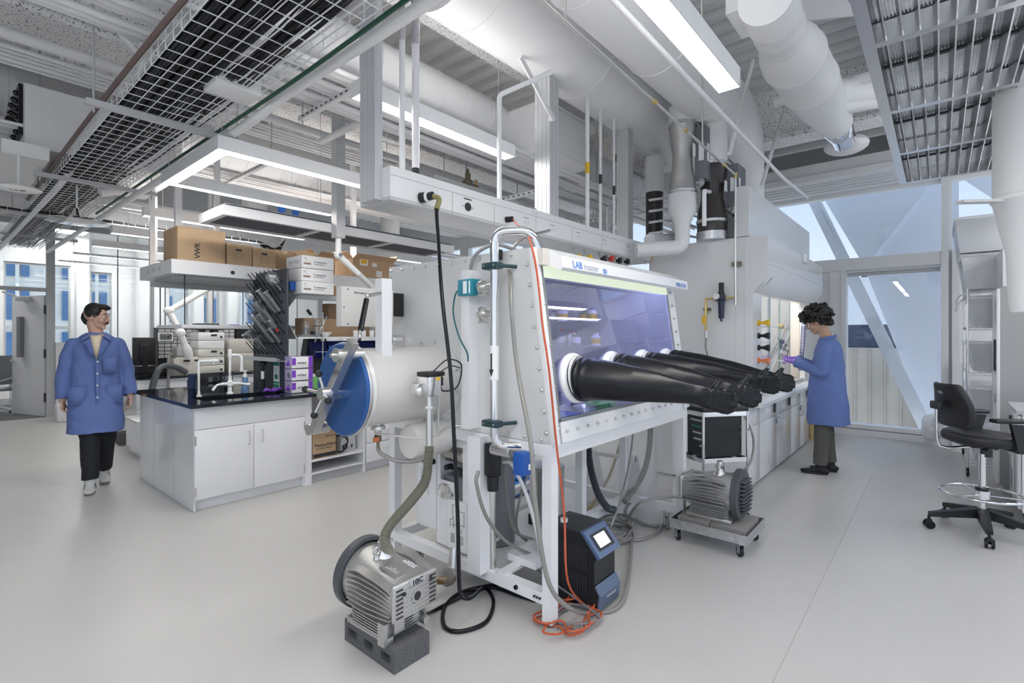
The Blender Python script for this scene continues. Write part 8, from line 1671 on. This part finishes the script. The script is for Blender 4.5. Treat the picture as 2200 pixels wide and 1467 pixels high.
def person(label, O, F, P, hairstyle, skin='skin'):
    F = Vector(F).normalized(); L_ = Vector((-F.y, F.x, 0)); rz = math.atan2(F.y, F.x)
    t = T('person', label, 'person', O, rz); Mw = WM[t.name]
    def fin(mb, name, m, **k): return mb.xf(Mw).build(name, m, t, ang=180, **k)
    V = {k: Vector(v) for k, v in P.items() if isinstance(v, tuple)}
    hm = Matrix.Translation(V['head']) @ Matrix.Rotation(P['yaw'], 4, 'Z') @ Matrix.Rotation(P['pitch'], 4, 'Y')
    def H(x, y, z): return hm @ Vector((x, y, z))
    hr = hm.to_3x3()
    b = MB()
    hd = MB(); hd.sph((-.012, 0, .03), .1, 24, (.98, .77, .90)); hd.sph((.024, 0, -.03), .076, 24, (.86, .78, 1.05)); hd.sph((.036, 0, -.080), .05, 18, (.95, .95, .62)); hd.sph((.07, 0, -.096), .022, 12, (1, 1.2, .9))
    hd.tube([(.088, 0, .022), (.103, 0, -.002), (.118, 0, -.026)], [.008, .010, .0135], 10); 
    for s_ in (-1, 1): hd.sph((.100, s_*.012, -.031), .010, 8); hd.sph((.062, s_*.038, -.028), .030, 12); hd.sph((-.006, s_*.077, -.008), .031, 12, (.62, .38, 1.05)); hd.sph((.004, s_*.086, -.004), .014, 8, (.8, .5, 1.4))
    hd.tube([(.074, -.042, .03), (.089, -.02, .033), (.093, 0, .028), (.089, .02, .033), (.074, .042, .03)], .009, 10)
    hd.tube([(.084, -.024, -.062), (.097, 0, -.059), (.084, .024, -.062)], .008, 8)
    hd.xf(hm); b.add(hd.v, hd.f)
    nk = V['neck']; taper(b, [H(-.02, 0, -.06), nk], [.055, .058]); b.sph(nk-Vector((0, 0, .06)), .07, 16, (.85, 1.25, .7))
    # hidden torso and limbs keep the body one piece
    b.sph(nk-Vector((.0, 0, .22)), .14, 16, (.72, 1.05, 1.05)); b.sph(lerp(nk, V['pelvis'], .65), .14, 16, (.8, 1.05, 1.3)); b.sph(V['pelvis'], .14, 16, (.85, 1.1, .9))
    for s_ in 'lr':
        taper(b, [V['sh'+s_]-Vector((0, 0, .03)), V['el'+s_], V['wr'+s_]], [.045, .040, .028]); taper(b, [V['hip'+s_], V['kn'+s_], V['an'+s_]], [.085, .058, .042])
        # hand: palm and five fingers
        w = V['wr'+s_]; d = V['hd'+s_].normalized(); nrm = V['pn'+s_].normalized(); nrm = (nrm-d*nrm.dot(d)).normalized(); sd = d.cross(nrm)*(1 if s_ == 'l' else -1); c_ = P['curl'+s_]
        for a, r in ((.02, .024), (.045, .026), (.07, .026)):
            for q in (-.022, 0, .022): b.sph(w+d*a+sd*q, r*.62, 10)
        for k, (q, L) in enumerate(((.030, .066), (.010, .076), (-.010, .070), (-.029, .054))):
            p = w+d*.085+sd*q; pts = [p-d*.02, p]; a = 0; dd = d
            for s3 in range(3):
                a += c_*(1+.12*k); dd = d*math.cos(a)+nrm*math.sin(a); p = p+dd*L*(.42, .32, .26)[s3]; pts.append(p)
            b.tube(pts, [.0095, .0092, .0088, .008, .0072], 8, res=3); b.sph(pts[-1], .0072, 8)
        tp = w+d*.025+sd*.026; pts = [tp, tp+sd*.022+d*.02+nrm*.006, tp+sd*.030+d*.048+nrm*.018, tp+sd*.026+d*.07+nrm*.03]; b.tube(pts, [.013, .0115, .010, .008], 8, res=3); b.sph(pts[-1], .008, 8)
    bo = fin(b, 'body', [skin]); fuse(bo, .0045, 3)
    # eyes, lips, brows
    for s_ in (-1, 1):
        e_ = MB(); c0 = H(.079, s_*.030, .010); e_.sph(c0, .0125, 12); eo = fin(e_, 'eye', 'paper'); e_ = MB(); f_ = hr @ Vector((1, 0, -.25)); e_.sph(c0+f_*.0085, .0058, 10); e_.xf(Mw).build('iris', 'hair', eo)
        e_ = MB(); e_.tube([H(.088, s_*.012, .032), H(.093, s_*.028, .040), H(.082, s_*.048, .034)], [.0045, .005, .003], 8); fin(e_, 'eyebrow', 'hair')
        e_ = MB(); e_.tube([H(.090, s_*.014, .016), H(.0945, s_*.030, .021), H(.083, s_*.046, .014)], [.003, .0045, .003], 8); fin(e_, 'eyelid', [skin])
    e_ = MB(); e_.tube([H(.090, -.024, -.060), H(.1035, 0, -.058), H(.090, .024, -.060)], [.003, .0055, .003], 8).tube([H(.090, -.022, -.067), H(.1015, 0, -.068), H(.090, .022, -.067)], [.003, .006, .003], 8); fin(e_, 'lips', mat('lip', (.45, .20, .17), .5))
    # hair
    b = MB()
    if hairstyle == 'short':
        b.sph(H(-.022, 0, .052), .104, 20, (1.0, .80, .86)); b.sph(H(.035, 0, .105), .055, 14, (1.1, 1.15, .55)); b.sph(H(.06, .02, .095), .035, 12, (1.1, 1.3, .7)); b.sph(H(-.06, 0, -.01), .066, 14, (.7, 1.0, 1.2)); b.sph(H(-.02, .062, .02), .035, 12, (1.2, .5, 1.2)); b.sph(H(-.02, -.062, .02), .035, 12, (1.2, .5, 1.2)); 
        o = fin(b, 'hair', 'hair'); fuse(o, .005, 2, .010, CURL)
        b = MB(); b.tube([H(.088, -.032, -.058), H(.104, -.010, -.048), H(.108, 0, -.0465), H(.104, .010, -.048), H(.088, .032, -.058)], [.003, .0075, .0065, .0075, .003], 8); o = fin(b, 'moustache', 'hair')
    else:
        random.seed(12); b.sph(H(-.03, 0, .06), .118, 18, (1, .92, .9))
        for k in range(130):
            th = random.random()*2*PI; u = random.uniform(-.45, 1); v = Vector((math.cos(th)*math.sqrt(1-u*u), math.sin(th)*math.sqrt(1-u*u), u))
            if v.x > .45 and v.z < .35: continue
            c0 = Vector((-.025, 0, .052))+Vector((v.x*.145, v.y*.138, v.z*.122)); b.sph(H(*c0), random.uniform(.018, .032), 8)
        for q in range(9): b.sph(H(.092, -.06+q*.015, .062+.010*(q % 2)), .024, 8)
        for q in range(7): b.sph(H(-.03-.012*q, .075, -.02-.01*q), .026, 8); b.sph(H(-.03-.012*q, -.075, -.02-.01*q), .026, 8)
        for q in range(5): b.sph(H(-.11, -.05+.025*q, -.055), .034, 8)
        o = fin(b, 'hair', 'hair'); fuse(o, .0055, 0, .040, CURL)
    # glasses
    b = MB()
    for s_ in (-1, 1): b.tube([H(.098+.004*math.cos(a), s_*(.030+.022*math.cos(a)), .010+.017*math.sin(a)) for a in [2*PI*k/14 for k in range(14)]], .0012, 6, closed=True, res=2); b.tube([H(.095, s_*.052, .014), H(.06, s_*.078, .014), H(-.01, s_*.085, .012)], .0015, 6)
    b.tube([H(.102, -.008, .014), H(.105, 0, .016), H(.102, .008, .014)], .0014, 6); g_ = fin(b, 'glasses', 'lgrey' if hairstyle == 'short' else 'bronze')
    # coat: torso rings + sleeves, fused into one garment
    b = MB(); n = 36; vs = []; secs = P['coat']
    for (z, x, y, rx, ry, k) in secs:
        for i in range(n):
            a = 2*PI*i/n; c_, s2 = math.cos(a), math.sin(a); vs.append(Vector((x+rx*math.copysign(abs(c_)**(2/k), c_), y+ry*math.copysign(abs(s2)**(2/k), s2), z)))
    m_ = len(secs); b.add(vs, [(q*n+i, q*n+(i+1) % n, (q+1)*n+(i+1) % n, (q+1)*n+i) for q in range(m_-1) for i in range(n)]+[tuple(range(n-1, -1, -1)), tuple(range((m_-1)*n, m_*n))])
    for s_ in 'lr':
        sh_, el, wr = V['sh'+s_], V['el'+s_], V['wr'+s_]; cf = wr-(wr-el).normalized()*.025; taper(b, [sh_+Vector((0, 0, -.01)), lerp(sh_, el, .5), el, lerp(el, wr, .6)], [.068, .070, .064, .058], 18); b.cyl(lerp(el, wr, .6), cf, .058, .057, n=18)
    o = fin(b, 'coat', 'coat'); fuse(o, .008, 4, .03, CLOUD)
    for s_ in 'lr':   # cuff ring
        wr, el = V['wr'+s_], V['el'+s_]; d = (wr-el).normalized(); c0 = wr-d*.03; b = MB(); b.lathe(c0, d, [(0, .056), (.008, .059), (.012, .056), (.008, .043)], n=24, cap=False); fin(b, 'cuff', 'coat')
    # trousers
    b = MB(); pv = V['pelvis']; b.sph(pv, .15, 18, (.85, 1.12, .9))
    for s_ in 'lr': an = V['an'+s_]; taper(b, [V['hip'+s_], lerp(V['hip'+s_], V['kn'+s_], .5), V['kn'+s_], lerp(V['kn'+s_], an, .5)], [.10, .098, .080, .073], 18); b.cyl(lerp(V['kn'+s_], an, .5), an+Vector((0, 0, .02)), .073, .068, n=18)
    o = fin(b, 'trousers', P['trou']); fuse(o, .009, 3, .02, CLOUD)
    # shoes
    for s_ in 'lr':
        an = V['an'+s_]; td = Vector((math.cos(P['toe'+s_]), math.sin(P['toe'+s_]), P.get('lift'+s_, 0))).normalized(); fz = an.z-.085; b = MB()
        base = Vector((an.x, an.y, fz))
        for k, (d_, r, w_, hgt) in enumerate(((-.055, .040, .9, 1.2), (-.02, .045, .95, 1.5), (.03, .045, .95, 1.35), (.08, .044, 1.02, .95), (.13, .046, 1.1, .75), (.18, .040, 1.05, .62))):
            p = base+td*d_*P.get('fs', 1)+Vector((0, 0, .045*hgt*.55+.012)); b.sph(p, r, 14, (1, w_, .62*hgt))
        b.cyl(an+Vector((0, 0, -.05)), an+Vector((0, 0, .03)), .048, .05, n=16)
        so = fin(b, 'shoe', P['shoe']); fuse(so, .005, 4)
        b = MB(); sdv = Vector((-td.y, td.x, 0)); pts = []
        for k in range(24):
            a = 2*PI*k/24; e = math.cos(a); u = .065+.148*math.copysign(abs(e)**.8, e); w_ = .042*(1+.12*math.cos(a-.3))*math.copysign(abs(math.sin(a))**.8, math.sin(a)); pts.append(base+td*u*P.get('fs', 1)+sdv*w_)
        b.add([p+Vector((0, 0, .002)) for p in pts]+[p+Vector((0, 0, .024)) for p in pts], [tuple(range(23, -1, -1)), tuple(range(24, 48))]+[(i, (i+1) % 24, 24+(i+1) % 24, 24+i) for i in range(24)]); b.xf(Mw).build('sole', P['sole'], so)
        if P['shoe'] == 'shoewht':
            b = MB()
            for k in range(4): c0 = base+td*(.03+.025*k)+Vector((0, 0, .092-.012*k)); b.tube([c0-sdv*.022, c0+Vector((0, 0, .006)), c0+sdv*.022+td*.01], .003, 6)
            b.xf(Mw).build('laces', 'ceramic', so)
            b = MB()
            for k in range(3): c0 = base+td*(.01+.022*k); b.slab(c0+sdv*.0455+Vector((0, 0, .03)), c0+sdv*.0455+td*.008+Vector((0, 0, .03)), c0+sdv*.036+td*.02+Vector((0, 0, .075)), c0+sdv*.036+td*.012+Vector((0, 0, .075)), sdv*.003); b.slab(c0-sdv*.0455+Vector((0, 0, .03)), c0-sdv*.0455+td*.008+Vector((0, 0, .03)), c0-sdv*.036+td*.02+Vector((0, 0, .075)), c0-sdv*.036+td*.012+Vector((0, 0, .075)), -sdv*.003)
            b.xf(Mw).build('stripes', 'ink', so)
    return t, fin, H
# ---- walking man
om = at(207, 1043, Z=0); P1 = dict(head=(.02, .0, 1.67), yaw=math.radians(62), pitch=math.radians(6), neck=(.0, 0, 1.515), pelvis=(0, 0, .93),
    shl=(0, .165, 1.41), ell=(-.02, .245, 1.13), wrl=(.06, .265, .87), shr=(0, -.165, 1.41), elr=(-.03, -.24, 1.13), wrr=(.02, -.25, .865),
    hdl=(.1, -.02, -1), pnl=(.2, -1, 0), curll=.42, hdr=(.12, .05, -1), pnr=(.2, 1, 0), curlr=.55,
    hipl=(0, .09, .90), knl=(.03, .075, .50), anl=(-.17, .06, .115), hipr=(0, -.09, .90), knr=(.12, -.05, .49), anr=(.17, -.045, .085), toel=.05, toer=-.05, liftl=-.12,
    coat=[(.55, .035, .0, .20, .225, 2.4), (.75, .02, 0, .175, .215, 2.3), (.95, 0, 0, .145, .205, 2.2), (1.15, 0, 0, .135, .19, 2.3), (1.32, 0, 0, .13, .20, 2.5), (1.40, 0, 0, .118, .20, 2.5), (1.46, -.005, 0, .092, .155, 2.3), (1.515, -.01, 0, .068, .085, 2)],
    trou='jeans', shoe='shoewht', sole='gum')
t, fin, H = person('walking man in blue lab coat and black jeans looking sideways', om, (-om.x, -om.y, 0), P1, 'short', 'skin')
b = MB(); b.add([(.105, .055, 1.475), (.105, -.055, 1.475), (.152, 0, 1.25), (.06, .065, 1.50), (.06, -.065, 1.50), (.04, 0, 1.25)], [(0, 1, 2), (0, 3, 4, 1), (3, 5, 4), (0, 2, 5, 3), (1, 4, 5, 2)]); fin(b, 'shirt', 'cream')
for s_ in (-1, 1):
    b = MB(); b.slab((.118, s_*.045, 1.47), (.165, s_*.004, 1.245), (.160, s_*.055, 1.33), (.125, s_*.10, 1.42), (.008, 0, 0)); b.slab((.05, s_*.075, 1.495), (.12, s_*.045, 1.475), (.128, s_*.115, 1.425), (.05, s_*.11, 1.475), (.006, 0, .008)); fin(b, 'lapel', 'coat')
for k in range(5): z = 1.235-k*.115; b = MB(); b.cyl((.150, .008, z), (.171+.003*k, .008, z), .0085, n=14); fin(b, 'button', 'paper')
b = MB(); b.slab((.166, -.003, 1.24), (.166, .018, 1.24), (.176, .018, .58), (.176, -.003, .58), (.004, 0, 0)); fin(b, 'placket', 'coat')
for (y0, y1, z0, z1) in ((.05, .155, 1.12, 1.27), (.07, .20, .82, 1.0), (-.20, -.07, .82, 1.0)):
    b = MB(); q = .150 if abs(y0+y1) < .25 else .140; b.slab((q, y0, z0), (q+.004-.012*(abs(y1) > .16), y1, z0), (q-.01-.012*(abs(y1) > .16), y1, z1), (q-.006, y0, z1), (.012, 0, 0)); fin(b, 'pocket', 'coat')
b = MB(); b.tube([(.0, -.02, .0)], .001) if 0 else None
# ---- researcher at the hood
om2 = Vector((6.36, .93, 0)); P2 = dict(head=(.10, 0, 1.635), yaw=0., pitch=math.radians(30), neck=(.01, 0, 1.475), pelvis=(0, 0, .92),
    shl=(.0, .165, 1.38), ell=(.05, .22, 1.10), wrl=(.30, .10, 1.20), shr=(.0, -.165, 1.38), elr=(.06, -.21, 1.10), wrr=(.31, -.07, 1.22),
    hdl=(1, -.25, .12), pnl=(.1, -.4, 1), curll=.45, hdr=(1, .35, .1), pnr=(0, .6, -1), curlr=.6,
    hipl=(0, .09, .88), knl=(.04, .09, .48), anl=(.06, .09, .085), hipr=(0, -.09, .88), knr=(.02, -.09, .48), anr=(-.02, -.09, .085), toel=.05, toer=.0,
    coat=[(.54, -.01, .0, .20, .22, 2.3), (.70, -.005, 0, .195, .215, 2.2), (.92, 0, 0, .18, .205, 2.1), (1.12, 0, 0, .155, .185, 2.2), (1.30, -.01, 0, .135, .19, 2.4), (1.38, -.01, 0, .115, .175, 2.5), (1.43, -.005, 0, .085, .13, 2.3), (1.47, 0, 0, .07, .08, 2)],
    trou='khaki', fs=.85, shoe='shoeblk', sole='black')
t, fin, H = person('researcher with curly dark hair in blue coat and purple gloves writing at the hood', om2, (-.12, 1, 0), P2, 'curly', 'skin2')
b = MB(); b.tube([(-.065, -.05, 1.475), (-.075, 0, 1.485), (-.065, .05, 1.475), (0, .075, 1.465), (.06, .06, 1.44), (.08, .02, 1.42)], .014, 8); b.tube([(-.065, -.05, 1.475), (0, -.075, 1.465), (.06, -.06, 1.44), (.08, -.02, 1.42)], .014, 8); fin(b, 'collar', 'coat')
for s_ in 'lr':   # nitrile gloves over the hands
    w = Vector(P2['wr'+s_]); d = Vector(P2['hd'+s_]).normalized(); nrm = Vector(P2['pn'+s_]); nrm = (nrm-d*nrm.dot(d)).normalized(); sd = d.cross(nrm)*(1 if s_ == 'l' else -1); b = MB(); b.cyl(w-d*.03, w+d*.02, .036, .031, n=16)
    for a, r in ((.02, .027), (.045, .029), (.07, .029)):
        for q in (-.022, 0, .022): b.sph(w+d*a+sd*q, r*.68, 10)
    for k, (q, L) in enumerate(((.030, .066), (.010, .076), (-.010, .070), (-.029, .054))):
        p = w+d*.085+sd*q; pts = [p-d*.02, p]; a = 0
        for s3 in range(3): a += P2['curl'+s_]*(1+.12*k); dd = d*math.cos(a)+nrm*math.sin(a); p = p+dd*L*(.42, .32, .26)[s3]; pts.append(p)
        b.tube(pts, [.0115, .011, .0105, .0098, .009], 8, res=3); b.sph(pts[-1], .0092, 8)
    tp = w+d*.025+sd*.026; pts = [tp, tp+sd*.022+d*.02+nrm*.006, tp+sd*.030+d*.048+nrm*.018, tp+sd*.026+d*.07+nrm*.03]; b.tube(pts, [.015, .0135, .012, .010], 8, res=3); b.sph(pts[-1], .010, 8)
    o = fin(b, 'nitrile_glove', mat('violet_nitrile_'+s_, (.36, .20, .68), .4)); fuse(o, .0042, 2)
b = MB(); pc = Vector((.05, -.262, 1.27)); b.prism([(-.03, -.022), (.03, -.022), (.028, .012), (.016, .03), (0, .036), (-.016, .03), (-.028, .012)], 'y', 0, -.006); b.xf(Matrix.Translation((.02, -.247, 1.30))); em = fin(b, 'sleeve_patch', mat('patch_orange', (.45, .16, .08), .7)); b = MB(); b.prism([(-.022, -.016), (.022, -.016), (.018, .012), (0, .026), (-.018, .012)], 'y', 0, -.002); b.xf(Matrix.Translation((.02, -.2535, 1.30))); b.xf(WM[t.name]).build('patch_face', 'cream', em)
b = MB(); b.tube([(.02-.010, -.2562, 1.296), (.02, -.2562, 1.306), (.02+.011, -.2562, 1.294)], .002, 6).tube([(.02-.014, -.2562, 1.288), (.034, -.2562, 1.288)], .002, 6); b.xf(WM[t.name]).build('patch_mark', 'ink', em)
b = MB(); b.slab((.10, -.186, .80), (-.04, -.205, .80), (-.04, -.20, .98), (.10, -.18, .98), (0, -.012, 0)); fin(b, 'pocket', 'coat')
MwP = WM[t.name]
b = MB(); b.cyl(MwP @ Vector((.40, -.035, 1.21)), MwP @ Vector((.37, -.055, 1.33)), .0045, n=10); b.build('pen', 'black', None, label='black pen held upright in the purple glove', cat='pen')
b = MB(); c0 = MwP @ Vector((.40, .02, 1.19)); b.obox(c0, (F3 := (MwP.to_3x3() @ Vector((1, 0, .25)))), MwP.to_3x3() @ Vector((0, 1, 0)), (F3.cross(MwP.to_3x3() @ Vector((0, 1, 0)))), (.15, .10, .006)); b.build('notepad', 'paper', None, label='small white notepad held over the left glove', cat='notepad')
